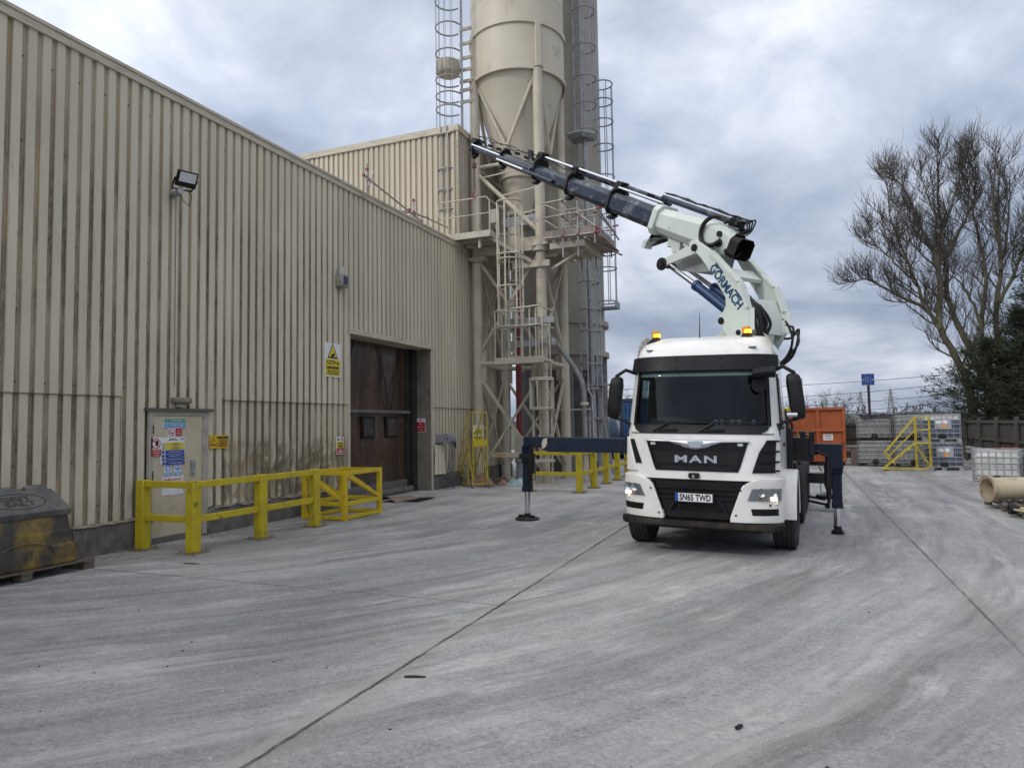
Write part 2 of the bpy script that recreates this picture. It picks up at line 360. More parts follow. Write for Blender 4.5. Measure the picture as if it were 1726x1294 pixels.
    # sealed joints between the slabs
    jn = M_('MULTIPLY', M_('SUBTRACT', noise_node(t, P, 5, 4, .7), .5), .045)
    def joint(co, at, wd):
        d = M_('ABSOLUTE', M_('ADD', M_('SUBTRACT', co, at), jn)); q = t.nodes.new('ShaderNodeMapRange'); q.inputs[1].default_value = wd; q.inputs[2].default_value = wd*.45; t.links.new(d, q.inputs[0]); return q.outputs[0]
    j = joint(X, -2.87, .022); j = M_('MAXIMUM', j, M_('MULTIPLY', joint(X, 1.6, .020), .8)); j = M_('MAXIMUM', j, joint(X, 6.1, .025))
    left = M_('LESS_THAN', X, -2.87); mid_ = M_('GREATER_THAN', X, -2.87)
    j = M_('MAXIMUM', j, M_('MULTIPLY', M_('MULTIPLY', left, joint(Y, 6.7, .016)), .8))
    for yy in (.9, 12.4, 18.1, 24.2): j = M_('MAXIMUM', j, M_('MULTIPLY', joint(Y, yy, .012), .4))
    jb = ramp(t, noise_node(t, P, 1.1, 5, .7), [(.36, (.35,)*3), (.55, (1, 1, 1))])
    halo = M_('MULTIPLY', M_('MAXIMUM', joint(X, -2.87, .22), joint(X, 1.6, .22)), .28)
    c = mixc(t, M_('MULTIPLY', joint(X, -2.93, .075), .35), c, (.42, .415, .40)); c = mixc(t, halo, c, (.19, .185, .172))
    c = mixc(t, M_('MULTIPLY', j, jb), c, (.055, .055, .053))
    t.links.new(c, b.inputs['Base Color'])
    t.links.new(ramp(t, l2, [(.3, (.62,)*3), (.7, (.9,)*3)]), b.inputs['Roughness'])
    bn = t.nodes.new('ShaderNodeBump'); bn.inputs['Strength'].default_value = .55; bn.inputs['Distance'].default_value = .012
    # brushed finish across the slab, plus grit
    mp = t.nodes.new('ShaderNodeMapping'); mp.inputs['Scale'].default_value = (2.2, 38, 1); t.links.new(P, mp.inputs[0])
    hh = M_('ADD', M_('MULTIPLY', noise_node(t, mp.outputs[0], 1, 5, .6), .6), noise_node(t, P, 60, 5, .7)); hh = M_('SUBTRACT', hh, M_('MULTIPLY', j, .9))
    t.links.new(hh, bn.inputs['Height']); t.links.new(bn.outputs[0], b.inputs['Normal'])
    return mt
g = MB(); g.add([(-30, -30, 0), (30, -30, 0), (30, 48, 0), (-30, 48, 0)], [(0, 1, 2, 3)])
tag(part('concrete_yard', g, ground_mat(), fix=False), 'grey concrete yard with tyre sweeps and slab joints', 'ground', kind='structure')
m_field = mat('far_field', (.075, .085, .04), .95, col2=(.05, .055, .03), scale=.02)
g = MB(); g.add([(-2500, -2500, -.06), (2500, -2500, -.06), (2500, 4000, -.06), (-2500, 4000, -.06)], [(0, 1, 2, 3)])
tag(part('ground', g, m_field, fix=False), 'flat land reaching to the horizon', 'ground', kind='structure')
# ---------------------------------------------------------------- warehouse
wh = thing('warehouse_building', 'long low warehouse clad in dirty cream ribbed sheet with a brown roller door', 'building', (WX, 8, 0))
PITCH_R = .206
def rib_profile(y0, y1, phase=0):
    """ribbed sheet in plan: wide crowns, narrow recessed pans; gives (y, depth)"""
    out = []; k = math.floor((y0-phase)/PITCH_R)
    while phase+k*PITCH_R < y1:
        b = phase+k*PITCH_R
        out += [(b, -.036), (b+.060, -.036), (b+.074, 0), (b+PITCH_R-.016, 0)]; k += 1
    out = [p for p in out if y0 < p[0] < y1]
    return [(y0, out[0][1])]+out+[(y1, out[-1][1])]
def clad_strip(mb, y0, y1, zs, x=WX, off=0, dent=0, phase=6.203-.028):
    pr = rib_profile(y0, y1, phase)
    def P(i, j):
        y, d = pr[i]; z = zs[j]; dx = 0; dy = 0
        if dent and j > 0:
            a = dent*max(0, 1-abs(z-.95)/.75); q = noise.noise(V((y*3.1, z*2.2, 4)))
            dx = -abs(q)*.06*a+noise.noise(V((y*9, z*7, 1)))*.018*a; dy = noise.noise(V((y*5, z*4, 9)))*.03*a
            if j == 0: pass
        if dent and j == 0: dx = noise.noise(V((y*4, 0, 2)))*.035; return V((x+off+d+dx, y, z+noise.noise(V((y*2.3, 3, 2)))*.05))
        return V((x+off+d+dx, y+dy, z))
    n, k = len(pr), len(zs); vs = [P(i, j) for i in range(n) for j in range(k)]
    mb.add(vs, [(i*k+j, (i+1)*k+j, (i+1)*k+j+1, i*k+j+1) for i in range(n-1) for j in range(k-1)])
cl = MB(); lz = [.47+.1*i for i in range(20)]+[2.41]
ZT = 7.57
clad_strip(cl, -9, 7.79, [.46, 1.2, 2.41], off=-.012); clad_strip(cl, -9, 7.79, [2.40, 4, ZT])
clad_strip(cl, 7.79, 8.27, [.46, .7, 1, 1.5, 2.41], dent=.5); clad_strip(cl, 7.79, 9.86, [2.41, 5, ZT])
clad_strip(cl, 9.53, 9.86, lz, dent=.5); clad_strip(cl, 8.27, 9.53, [2.20, 2.41])
clad_strip(cl, 9.86, 13.83, lz, off=-.014, dent=1.0); clad_strip(cl, 9.86, 13.83, [2.40, 5, ZT])
clad_strip(cl, 13.83, 17.9, [4.13, 5, ZT]); clad_strip(cl, 17.9, 24, [.46, 1.2, 2.41], off=-.012); clad_strip(cl, 17.9, 24, [2.40, 5, ZT])
part('cladding', cl, m_clad, wh, world=True, fix=False, smooth=False)
sc = MB()
for zr, y0, y1, sk in ((7.1, -2, 20, 2), (5.9, -2, 20, 3), (4.6, -2, 20, 2), (3.55, -2, 13.6, 2), (2.55, -2, 13.6, 2), (1.4, 2, 8, 2), (.75, 2, 8, 3)):
    k = int((y0-6.175)/PITCH_R)
    while 6.175+k*PITCH_R < y1:
        yy = 6.175+k*PITCH_R+.02+random.uniform(-.008, .008)
        if k % sk == 0 and random.random() < .85: sc.cyl((WX-.036, yy, zr+random.uniform(-.012, .012)), (WX-.026, yy, zr), .012, 6)
        k += 1
tag(part('fixing_screws', sc, m_screw, wh, world=True), None, None, kind='stuff')
tr = MB()
tr.box((WX-.02, -9, 7.54), (WX+.035, 19.9, 7.66)); tr.box((WX-.02, -9, 7.66), (WX+.055, 19.9, 7.69)); tr.box((WX-.35, -9, 7.69), (WX+.05, 19.9, 7.72))
for yy in (1.2, 4.2, 7.2, 10.2, 13.2, 16.2): tr.box((WX+.035, yy, 7.545), (WX+.043, yy+.09, 7.658))
part('eaves_trim', tr, m_trim, wh, world=True, bevel=.006)
st = MB()
for y0, y1 in ((-9, 7.79), (9.86, 13.83), (17.9, 24)): st.box((WX-.03, y0, 2.392), (WX+.006, y1, 2.402))
parts('seam_flashing', st, m_screw, wh, world=True)
rf = MB(); rf.add([(WX-.1, -9, 7.5), (WX-.1, 19.74, 7.5), (-22, 19.74, 8.3), (-22, -9, 8.3)], [(0, 1, 2, 3)]); rf.box((-22, -9, 0), (-21.8, 24, 8.2)); rf.box((-21.8, -9, 0), (WX-.2, -8.8, 7.5))
part('roof', rf, m_roof, wh, world=True)
pl = MB()
def plinth(y0, y1): pl.box((WX-.3, y0, -.05), (WX+.045, y1, .40)); pl.add([(WX+.045, y0, .40), (WX+.045, y1, .40), (WX-.04, y1, .47), (WX-.04, y0, .47)], [(0, 1, 2, 3)])
plinth(-9, 8.29); plinth(9.5, 13.83); plinth(17.92, 24)
parts('plinth', pl, m_conc, wh, world=True, bevel=.012)
m_torn = mat('torn_edge', (.27, .24, .18), .7, col2=(.15, .13, .10), scale=5)
lp = MB()     # torn flashing curling off the plinth
for y0, y1 in ((6.9, 8.2), (9.7, 11.1), (11.2, 13.6)):
    lp.grid(lambda u, v, y0=y0, y1=y1: V((WX+.01+v*.04+.025*noise.noise(V((u*6+y0, 1, v))), lerp(y0, y1, u), .475-v*.035+.05*noise.noise(V((u*5+y0, v, 3))))), 24, 2)
parts('torn_flashing', lp, m_torn, wh, world=True)
# roller door
m_curt = mat('brown_curtain', (.066, .034, .021), .24, col2=(.022, .016, .013), scale=1.1, lo=.35, hi=.7, stretch=(1, 3, .35), dirt=(.15, .10, .075), dscale=2.6, dlo=.56, dhi=.8, spec=.8)
m_gal = mat('dull_galvanised', (.17, .165, .155), .55, .2, col2=(.11, .105, .10), scale=5)
m_dgal = mat('dark_guide_steel', (.045, .043, .04), .5, .3, col2=(.025, .024, .022), scale=5)
m_jamb = mat('door_jamb', (.19, .17, .135), .7, col2=(.13, .12, .10), scale=3)
m_smoke = mat('smoked_vinyl', (.03, .032, .035), .15, col2=(.07, .07, .07), scale=5)
XR = WX-.62
fr = MB(); fr.box((WX-.7, 13.78, 0), (WX+.012, 13.86, 4.13)); fr.box((WX-.01, 17.845, 0), (WX+.02, 17.925, 4.10)); fr.box((WX-.7, 13.79, 4.10), (WX+.03, 17.93, 4.20))
fr.box((WX+.03, 13.76, 4.09), (WX+.045, 17.95, 4.22))
part('door_frame', fr, m_trim, wh, world=True, bevel=.006)
jb = MB(); jb.box((WX-3, 17.85, 0), (WX-.012, 17.915, 4.1)); jb.box((WX-3, 13.6, 0), (WX-.7, 13.78, 4.4))
parts('door_jamb', jb, m_jamb, wh, world=True, bevel=.01)
gd = MB(); gd.box((XR-.08, 17.62, 0), (XR+.16, 17.84, 4.4)); gd.box((XR-.06, 17.45, 0), (XR+.06, 17.55, 4.4)); gd.box((XR-.08, 17.55, 0), (XR-.04, 17.62, 4.4))
parts('guide_rail', gd, m_dgal, wh, world=True, bevel=.005)
vo = MB(); vo.box((-14, 13.78, 0), (-13.8, 18, 5)); vo.box((-13.8, 13.78, 4.4), (WX-.1, 17.84, 4.6)); parts('inner_wall', vo, m_jamb, wh, world=True)
cu = MB(); cu.grid(lambda u, v: V((XR+.03*math.sin(v*9)*math.sin(u*3.1)+.02*noise.noise(V((u*9, v*2.2, 0)))+.012*noise.noise(V((u*22, v*1.5, 4))), lerp(13.8, 17.46, u), lerp(.12, 4.4, v))), 40, 50)
curt = part('roller_curtain', cu, m_curt, wh, world=True)
for yc in (15.5, 16.63):
    f = MB(); f.box((XR+.02, yc-.29, 1.56), (XR+.05, yc+.29, 2.14)); w_ = part('window', f, m_black, curt, world=True, bevel=.01)
    f = MB(); f.box((XR+.03, yc-.23, 1.62), (XR+.056, yc+.23, 2.08)); part('pane', f, m_smoke, curt, world=True)
f = MB(); f.cyl((XR+.09, 13.8, 2.26), (XR+.09, 17.5, 2.26), .05, 12); part('cross_tube', f, m_gal, wh, world=True)
f = MB(); f.box((XR-.04, 13.8, .04), (XR+.04, 17.5, .36)); part('bottom_rail', f, m_gal, wh, world=True, bevel=.01)
f = MB(); f.cyl((XR+.14, 13.8, .09), (XR+.14, 17.5, .09), .09, 14); part('door_sill_roll', f, m_gal, wh, world=True)
f = MB()
for a, b_ in (((14.15, 2.3), (14.95, 4.4)), ((16.5, 2.3), (15.86, 4.4)), ((16.55, 2.3), (17.2, 4.4))):
    f.bar((XR+.06, a[0], a[1]), (XR+.06, b_[0], b_[1]), .035, .01, (1, 0, 0))
parts('tension_strap', f, m_black, wh, world=True)
# personnel door
m_leaf = mat('door_leaf', (.52, .455, .33), .5, col2=(.47, .41, .29), scale=3, dirt=(.30, .26, .19), dscale=1.5, dlo=.6, dhi=.8)
m_grey = mat('grey_frame', (.38, .355, .30), .6, col2=(.28, .27, .24), scale=5)
f = MB(); f.box((WX-.03, 8.28, .02), (WX+.03, 8.36, 2.2)); f.box((WX-.03, 9.4, .02), (WX+.03, 9.52, 2.2)); f.box((WX-.03, 8.36, 2.1), (WX+.028, 9.4, 2.2)); part('side_door_frame', f, m_grey, wh, world=True, bevel=.005)
f = MB(); f.box((WX-.03, 8.36, .1), (WX+.008, 9.4, 2.1)); leaf = part('side_door', f, m_leaf, wh, world=True, bevel=.004)
f = MB(); f.box((WX+.008, 9.14, 1.06), (WX+.03, 9.23, 1.34)); f.cyl((WX+.03, 9.185, 1.12), (WX+.06, 9.185, 1.12), .025, 12); f.box((WX+.03, 9.15, 1.2), (WX+.045, 9.22, 1.31)); part('handle', f, m_steel, leaf, world=True, bevel=.004)
f = MB()
for z in (.35, 1.05, 1.8): f.cyl((WX+.02, 8.36, z), (WX+.02, 8.36, z+.14), .016, 8)
parts('hinge', f, m_dark, leaf, world=True)
f = MB(); f.box((WX-.02, 8.2, 2.20), (WX+.07, 9.6, 2.225)); f.box((WX+.055, 8.2, 2.17), (WX+.07, 9.6, 2.20)); part('drip_lintel', f, m_screw, wh, world=True)
f = MB(); f.box((WX-.2, 8.36, .0), (WX+.03, 9.4, .098)); part('door_sill', f, m_conc, wh, world=True)
# taller block behind
tb = thing('tall_block_building', 'taller cream ribbed block rising behind the low warehouse roof', 'building', (-13, 20, 0))
ck = MB(); ph = 20
prf = rib_profile(-22, WX, -22.0)
for i in range(len(prf)-1):
    (a, da), (b_, db) = prf[i], prf[i+1]
    ck.add([(a, 19.75-da, 7.4), (b_, 19.75-db, 7.4), (b_, 19.75-db, 11.45), (a, 19.75-da, 11.45)], [(0, 1, 2, 3)])
part('front_cladding', ck, m_clad2, tb, world=True, fix=False, smooth=False)
ck = MB(); clad_strip(ck, 19.76, 23.9, [7.4, 9, 11.45], x=WX+.02); part('side_cladding', ck, m_clad3, tb, world=True, fix=False, smooth=False)
f = MB(); f.box((-22, 19.70, 11.38), (WX+.07, 19.8, 11.6)); f.box((WX-.03, 19.8, 11.38), (WX+.07, 24, 11.6)); f.box((-22, 19.8, 11.45), (WX-.03, 24, 11.55)); f.box((WX-.02, 19.72, 7.7), (WX+.045, 19.79, 11.38)); part('eaves_trim', f, m_trim, tb, world=True, bevel=.008)
f = MB(); f.box((-21.8, 23.8, 0), (WX, 24, 11.4)); f.box((-22, 19.8, 8), (-21.8, 23.8, 11.4)); part('rear_wall', f, m_roof, tb, world=True)
# ---------------------------------------------------------------- things on the wall
fl = thing('floodlight', 'black floodlight tilted up on a short arm high on the ribbed wall', 'light', (WX, 8.7, 5.9))
f = MB(); f.cyl((WX-.03, 8.74, 5.90), (WX+.36, 8.55, 5.86), .05, 12); f.cyl((WX-.03, 8.74, 5.90), (WX, 8.73, 5.90), .08, 12); part('arm', f, m_steel, fl, world=True)
FM = frame((WX+.44, 8.60, 6.06), (.25, .96, .05), (.5, .05, .85)) @ Matrix.Scale(.78, 4)
f = MB(); f.box((-.22, -.17, -.05), (.22, .17, .02), M=FM)
for i in range(9): f.box((-.2+i*.047, -.15, -.09), (-.185+i*.047, .15, -.05), M=FM)
part('housing', f, m_black, fl, world=True, bevel=.01)
f = MB(); f.box((-.18, -.06, .02), (.18, .145, .028), M=FM); part('lens', f, mat('lamp_lens', (.62, .63, .64), .2), fl, world=True)
f = MB(); f.tube([FM @ V(p) for p in ((-.24, .0, -.02), (-.24, -.1, -.06), (-.22, -.26, -.1), (.2, -.26, -.1), (.24, -.1, -.06), (.24, 0, -.02))], .016, 6); part('bracket', f, m_black, fl, world=True)
f = MB(); f.tube([(WX+.3, 8.52, 5.86), (WX+.36, 8.62, 5.7), (WX+.33, 8.75, 5.66), (WX+.36, 8.78, 5.82), (WX+.42, 8.6, 5.95)], .007, 5)
f.tube([(WX+.012, 8.77, 5.88), (WX+.014, 8.77, 4.4), (WX+.014, 8.78, 2.6)], .0045, 5); part('cable', f, m_dark, fl, world=True)
wl = thing('bulkhead_light', 'dirty grey bulkhead lamp above the personnel door', 'light', (WX, 8.88, 2.26))
f = MB(); f.box((WX, 8.7, 2.31), (WX+.14, 9.06, 2.41)); part('body', f, mat('grimy_grey', (.24, .21, .17), .7, col2=(.15, .13, .10), scale=8), wl, world=True, bevel=.03, seg=3)
f = MB(); f.box((WX, 8.8, 2.24), (WX+.06, 8.98, 2.31)); part('bracket', f, m_grey, wl, world=True, bevel=.008)
sr = thing('siren_box', 'weathered grey siren box with a white dome, above the surveillance sign', 'siren', (WX, 13.42, 5.1))
f = MB(); f.box((WX, 13.28, 5.12), (WX+.19, 13.55, 5.42)); part('case', f, mat('weathered_grey', (.33, .32, .29), .6, col2=(.2, .19, .16), scale=7), sr, world=True, bevel=.02, seg=3)
f = MB(); f.lathe([(.08, 5.42), (.08, 5.53), (.07, 5.58), (.04, 5.60), (0, 5.61)], 16, (WX+.09, 13.40, 0)); part('dome', f, mat('frosted_dome', (.42, .40, .35), .4), sr, world=True)
f = MB(); f.box((WX+.19, 13.34, 5.18), (WX+.205, 13.5, 5.38)); f.lathe([(.0, .215), (.04, .215), (.05, .205)], 12, (WX, 13.42, 5.30), 'x'); part('horn', f, mat('navy_plastic', (.04, .05, .09), .4), sr, world=True, bevel=.01)
f = MB(); f.cyl((WX+.09, 13.42, 5.12), (WX+.09, 13.42, 5.08), .04, 10); part('gland', f, m_grey, sr, world=True)
def sign(name, label, yc, zc, w, h, els, x=WX+.012, panel=None, cat='sign', group=None, M=None):
    root = thing(name, label, cat, (x, yc, zc-h/2) if M is None else tuple(M @ V((0, -h/2, 0))), group=group)
    F = M or frame((x, yc, zc), (0, 1, 0), (0, 0, 1))
    f = MB(); f.box((-w/2, -h/2, -.006), (w/2, h/2, .004), M=F); part('panel', f, panel or m_white, root, world=True, bevel=.002)
    lay = .0045
    for e in els:
        k, mt = e[0], e[1]; lay += .0016; f = MB()
        T = F @ Matrix.Translation((0, 0, lay)); fn = lambda a, b, hh: T @ V((a, b, hh)); nm = 'symbol'
        if k == 'rect': f.box((e[2]-e[4]/2, e[3]-e[5]/2, -.002), (e[2]+e[4]/2, e[3]+e[5]/2, .001), M=T); nm = 'colour_band'
        elif k == 'disc': f.prism([(e[2]+e[4]*math.cos(a*math.pi/16), e[3]+e[4]*math.sin(a*math.pi/16)) for a in range(32)], fn, -.002, .001)
        elif k == 'poly': f.prism(e[2], fn, -.002, .001)
        elif k == 'ring':
            cx, cy, r, th = e[2:6]; pts = 32
            for a in range(pts):
                a0, a1 = a*2*math.pi/pts, (a+1)*2*math.pi/pts
                f.prism([(cx+r*math.cos(a0), cy+r*math.sin(a0)), (cx+r*math.cos(a1), cy+r*math.sin(a1)), (cx+(r-th)*math.cos(a1), cy+(r-th)*math.sin(a1)), (cx+(r-th)*math.cos(a0), cy+(r-th)*math.sin(a0))], fn, -.001, .001)
            if len(e) > 6: f.bar(T @ V((cx-r*.66, cy+r*.66, 0)), T @ V((cx+r*.66, cy-r*.66, 0)), th, .002, T.to_3x3() @ V((0, 0, 1)))
        elif k == 'lines':
            for cx, cy, ww, hh in e[2]: f.box((cx-ww/2, cy-hh/2, -.001), (cx+ww/2, cy+hh/2, .001), M=T)
            nm = 'small_print'
        elif k == 'text':
            text(e[5], e[4], mt, root, F @ Matrix.Translation((e[2], e[3], lay)), sx=e[6] if len(e) > 6 else 1, bold=e[7] if len(e) > 7 else 0); continue
        part(nm, f, mt, root, world=True, smooth=False)
    return root
def tri(cx, cy, r): return [(cx, cy+r), (cx-r*.9, cy-r*.6), (cx+r*.9, cy-r*.6)]
sign('surveillance_sign', 'white and yellow CCTV in operation sign left of the roller door', 13.17, 3.4, .60, .78, [
    ('rect', m_signy, 0, -.17, .54, .38), ('poly', m_ink, tri(0, .17, .22)), ('poly', m_signy, tri(0, .175, .175)),
    ('poly', m_ink, [(-.09, .10), (.05, .17), (.085, .12), (-.055, .05)]), ('lines', m_ink, [(.06, .06, .07, .018), (.03, .09, .018, .07)]),
    ('text', m_ink, 0, -.06, .125, 'CCTV in', 1, .002), ('text', m_ink, 0, -.165, .115, 'operation', 1, .002), ('lines', m_ink, [(0, -.245, .44, .012), (0, -.28, .36, .012), (0, -.315, .46, .012)])])
sign('crane_warning_sign', 'yellow warning overhead cranes sign right of the personnel door', 9.78, 1.63, .44, .24, [
    ('poly', m_ink, tri(-.125, .0, .105)), ('poly', m_amber, tri(-.125, .002, .083)), ('lines', m_ink, [(-.125, .015, .014, .06), (-.125, -.035, .014, .014)]),
    ('text', m_ink, .085, .075, .058, 'WARNING', 1, .002), ('text', m_ink, .085, .02, .04, 'OVERHEAD'), ('text', m_ink, .085, -.025, .04, 'CRANES IN'), ('text', m_ink, .085, -.07, .04, 'OPERATION')], panel=m_amber)
sign('roller_door_sign', 'small white, yellow and red notice beside the lower roller door edge', 13.44, 1.44, .27, .40, [
    ('rect', m_signy, 0, .02, .25, .14), ('rect', m_signr, 0, -.115, .25, .13), ('poly', m_ink, tri(-.07, .145, .045)), ('ring', m_signr, .065, .145, .042, .009, 1),
    ('text', m_ink, 0, .05, .04, 'WARNING', 1, .001), ('lines', m_ink, [(0, .0, .2, .018), (0, -.03, .16, .012)]), ('text', m_white, 0, -.075, .036, 'No'), ('lines', m_white, [(0, -.115, .2, .012), (0, -.15, .16, .016)])])
sign('no_entry_jamb_sign', 'red no unauthorised access sign on the roller door jamb', 0, 0, .31, .40, [
    ('rect', m_signr, 0, -.05, .29, .27), ('ring', m_signr, 0, .145, .048, .011, 1), ('text', m_white, 0, .03, .06, 'No'), ('text', m_white, 0, -.05, .045, 'unauthorised'), ('text', m_white, 0, -.125, .045, 'access')],
    M=frame((-10.095, 17.842, 1.89), (1, 0, 0), (0, 0, 1)))
D = WX+.016
sign('fire_exit_sign', 'green and blue fire exit keep clear sign at the top of the personnel door', 8.79, 1.975, .46, .155, [
    ('rect', m_signg, .04, .039, .37, .07), ('rect', m_signlb, .04, -.039, .37, .07), ('rect', m_signg, -.185, .039, .06, .066), ('disc', m_signlb, -.185, -.038, .032),
    ('text', m_white, .04, .04, .062, 'Fire exit'), ('text', m_white, .04, -.038, .062, 'Keep clear')], x=D)
sign('no_smoking_sign', 'small white and red no smoking sign under the fire exit sign', 8.80, 1.82, .29, .15, [
    ('ring', m_signr, -.075, 0, .062, .012, 1), ('lines', m_ink, [(-.075, -.01, .07, .012)]), ('rect', m_signr, .072, 0, .13, .13), ('text', m_white, .072, .022, .036, 'No'), ('text', m_white, .072, -.02, .03, 'smoking')], x=D)
sign('hand_stop_sign', 'white and red no entry sign with hand symbol at the left of the door', 8.42, 1.585, .20, .31, [
    ('ring', m_signr, 0, .055, .085, .016, 1), ('poly', m_ink, [(-.02, .02), (.03, .015), (.045, .06), (.04, .10), (.02, .105), (.0, .105), (-.015, .09), (-.015, .06)]), ('rect', m_signr, 0, -.095, .185, .105),
    ('text', m_white, 0, -.065, .026, 'No entry to'), ('text', m_white, 0, -.095, .024, 'unauthorised'), ('text', m_white, 0, -.125, .024, 'personnel')], x=D+.01)
pp = [('poly', m_dark, [(-.11, .165), (-.06, .195), (0, .205), (.07, .195), (.12, .17), (.08, .175), (0, .185), (-.06, .178)]), ('rect', m_signlb, .19, .195, .07, .025), ('rect', m_signy, .045, .115, .38, .05), ('rect', m_signy, .045, .05, .38, .055)]
for i, w_ in enumerate(('Ear protection must be worn', 'Safety glasses must be worn', 'Hi visibility clothing must be worn', 'Foot protection must be worn')):
    z = -.018-i*.062; pp += [('rect', m_signb, .045, z, .38, .052), ('disc', m_signb, -.195, z, .024), ('text', m_white, .045, z, .026, w_, .9)]
for z in (.115, .05): pp += [('poly', m_ink, tri(-.195, z, .03)), ('poly', m_signy, tri(-.195, z, .022))]
pp += [('text', m_ink, .045, .122, .022, 'WARNING'), ('text', m_ink, .045, .06, .022, 'CAUTION'), ('lines', m_ink, [(.045, .1, .14, .008), (.045, .036, .22, .008)])]
sign('protective_clothing_sign', 'large white, yellow and blue protective clothing board on the personnel door', 8.755, 1.51, .50, .46, pp, x=D)
for nm, yc, lb in (('ear_defender_sign', 8.665, 'light blue round ear protection sticker, left of the door sticker pair'), ('goggles_sign', 8.865, 'light blue round goggles sticker, right of the door sticker pair')):
    sign(nm, lb, yc, 1.19, .15, .21, [('disc', m_signlb, 0, .035, .062), ('ring', m_white, 0, .035, .05, .006), ('disc', m_white, 0, .03, .026) if 'ear' in nm else ('lines', m_white, [(-.02, .045, .03, .024), (.022, .045, .03, .024)]), ('rect', m_signlb, 0, -.07, .135, .055), ('lines', m_white, [(0, -.06, .1, .008), (0, -.08, .08, .008)])], x=D, group='door stickers')
sign('forklift_notice', 'white paper notice in red print low on the door behind the yellow rail', 8.775, .93, .43, .32, [('text', m_signr, 0, .10, .052, 'Forklifts Operate In', .85), ('lines', m_signr, [(0, .065, .36, .005)])], x=D-.004)
# ---------------------------------------------------------------- silo steelwork
m_silo = mat('silo_cream', (.56, .51, .41), .5, col2=(.49, .44, .345), scale=.8, lo=.35, hi=.75, dirt=(.22, .19, .145), dscale=1.3, dlo=.60, dhi=.78, spec=.35, bump=.06, bscale=5, spots=((.13, .115, .095), 4.2, .70))
m_leg = mat('leg_cream', (.50, .455, .36), .6, col2=(.42, .375, .29), scale=2, dirt=(.07, .06, .045), dscale=9, dlo=.655, dhi=.685, bump=.1)
m_lad = mat('ladder_cream', (.50, .46, .37), .6, col2=(.40, .36, .28), scale=3, dirt=(.15, .10, .06), dscale=8, dlo=.63, dhi=.70)
m_lgrey = mat('ladder_grey', (.34, .35, .36), .5, .35, col2=(.24, .25, .26), scale=4)
m_silo2 = mat('silo_far', (.37, .345, .29), .6, col2=(.30, .28, .235), scale=.7, dirt=(.2, .19, .16), dscale=.9, dlo=.62, dhi=.8)
C2X = -8.55
CX, CY, RS = -8.37, 21.72, 1.6
XL, XR_, YF, YB = -9.5, -7.25, 20.6, 22.85
s1 = thing('storage_silo', 'cream cone bottomed silo on four tubular legs beside the tall block', 'silo', (CX, CY, 0))
f = MB(); f.lathe([(RS, 13.3), (RS, 22), (.3, 22.5)], 72, (CX, CY, 0)); part('shell', f, m_silo, s1, world=True, sharp=50)
f = MB(); f.lathe([(RS-.02, 13.42), (.62, 10.35), (.62, 10.1)], 64, (CX, CY, 0)); hp = part('hopper', f, m_silo, s1, world=True, sharp=50)
f = MB()
for z in (15.9, 17.6, 19.3): f.lathe([(RS-.001, z), (RS+.007, z+.008), (RS-.001, z+.016)], 72, (CX, CY, 0))
for k, z0_ in enumerate((13.45, 15.05, 15.9, 17.6)):
    a = R(-118+37*k); f.bar((CX+RS*math.cos(a), CY+RS*math.sin(a), z0_), (CX+RS*math.cos(a), CY+RS*math.sin(a), z0_+(1.35 if k == 0 else 1.0)), .012, .012)
parts('weld_seam', f, m_silo, s1, world=True)
f = MB(); f.lathe([(.62, 10.12), (.66, 10.12), (.66, 10.2), (.62, 10.2)], 48, (CX, CY, 0)); f.lathe([(.6, 10.12), (.40, 9.0), (.46, 9.0), (.46, 8.93), (.3, 8.93), (.3, 8.55)], 48, (CX, CY, 0)); part('outlet', f, m_leg, hp, world=True)
f = MB(); f.box((CX-.55, CY-.35, 8.5), (CX+.75, CY+.35, 8.85)); part('slide_valve', f, m_lgrey, hp, world=True, bevel=.02)
f = MB(); f.lathe([(.3, 8.5), (.3, 8.1), (.38, 8.1), (.38, 8.02), (.26, 8.02), (.26, 7.5), (.36, 7.5), (.36, 7.42), (.2, 7.42), (.2, 6.6)], 32, (CX-.1, CY-.1, 0)); part('discharge_pipe', f, m_lad, hp, world=True)
for z, h in ((14.85, .16), (13.3, .10)):
    f = MB(); f.lathe([(RS-.01, z-.02), (RS+.06, z-.02), (RS+.06, z+h), (RS-.01, z+h)], 72, (CX, CY, 0)); part('ring_beam', f, m_silo, s1, world=True)
def leg(x, y, parent, r=.165, top=13.35, mt=m_leg):
    f = MB(); f.cyl((x, y, 0), (x, y, top), r, 20); f.cyl((x, y, top), (x, y, top+.05), r+.03, 20); f.cyl((x, y, 0), (x, y, .03), .3, 4)
    o = part('leg', f, mt, parent, world=True); return o
for x in (XL, XR_):
    for y in (YF, YB):
        leg(x, y, s1)
        f = MB(); a = math.atan2(y-CY, x-CX); f.box((-.12, -.09, 13.4), (.10, .09, 14.86), M=Matrix.Translation((CX+RS*math.cos(a), CY+RS*math.sin(a), 0)) @ Matrix.Rotation(a, 4, 'Z')); part('stiffener', f, m_silo, s1, world=True, bevel=.01)
def brace(p, q, w=.09, h=.09, nm='brace', mt=m_leg): f = MB(); f.bar(p, q, w, h); return part(nm, f, mt, s1, world=True, bevel=.006)
def tbrace(p, q, r=.06): f = MB(); f.cyl(p, q, r, 12); return part('brace', f, m_leg, s1, world=True)
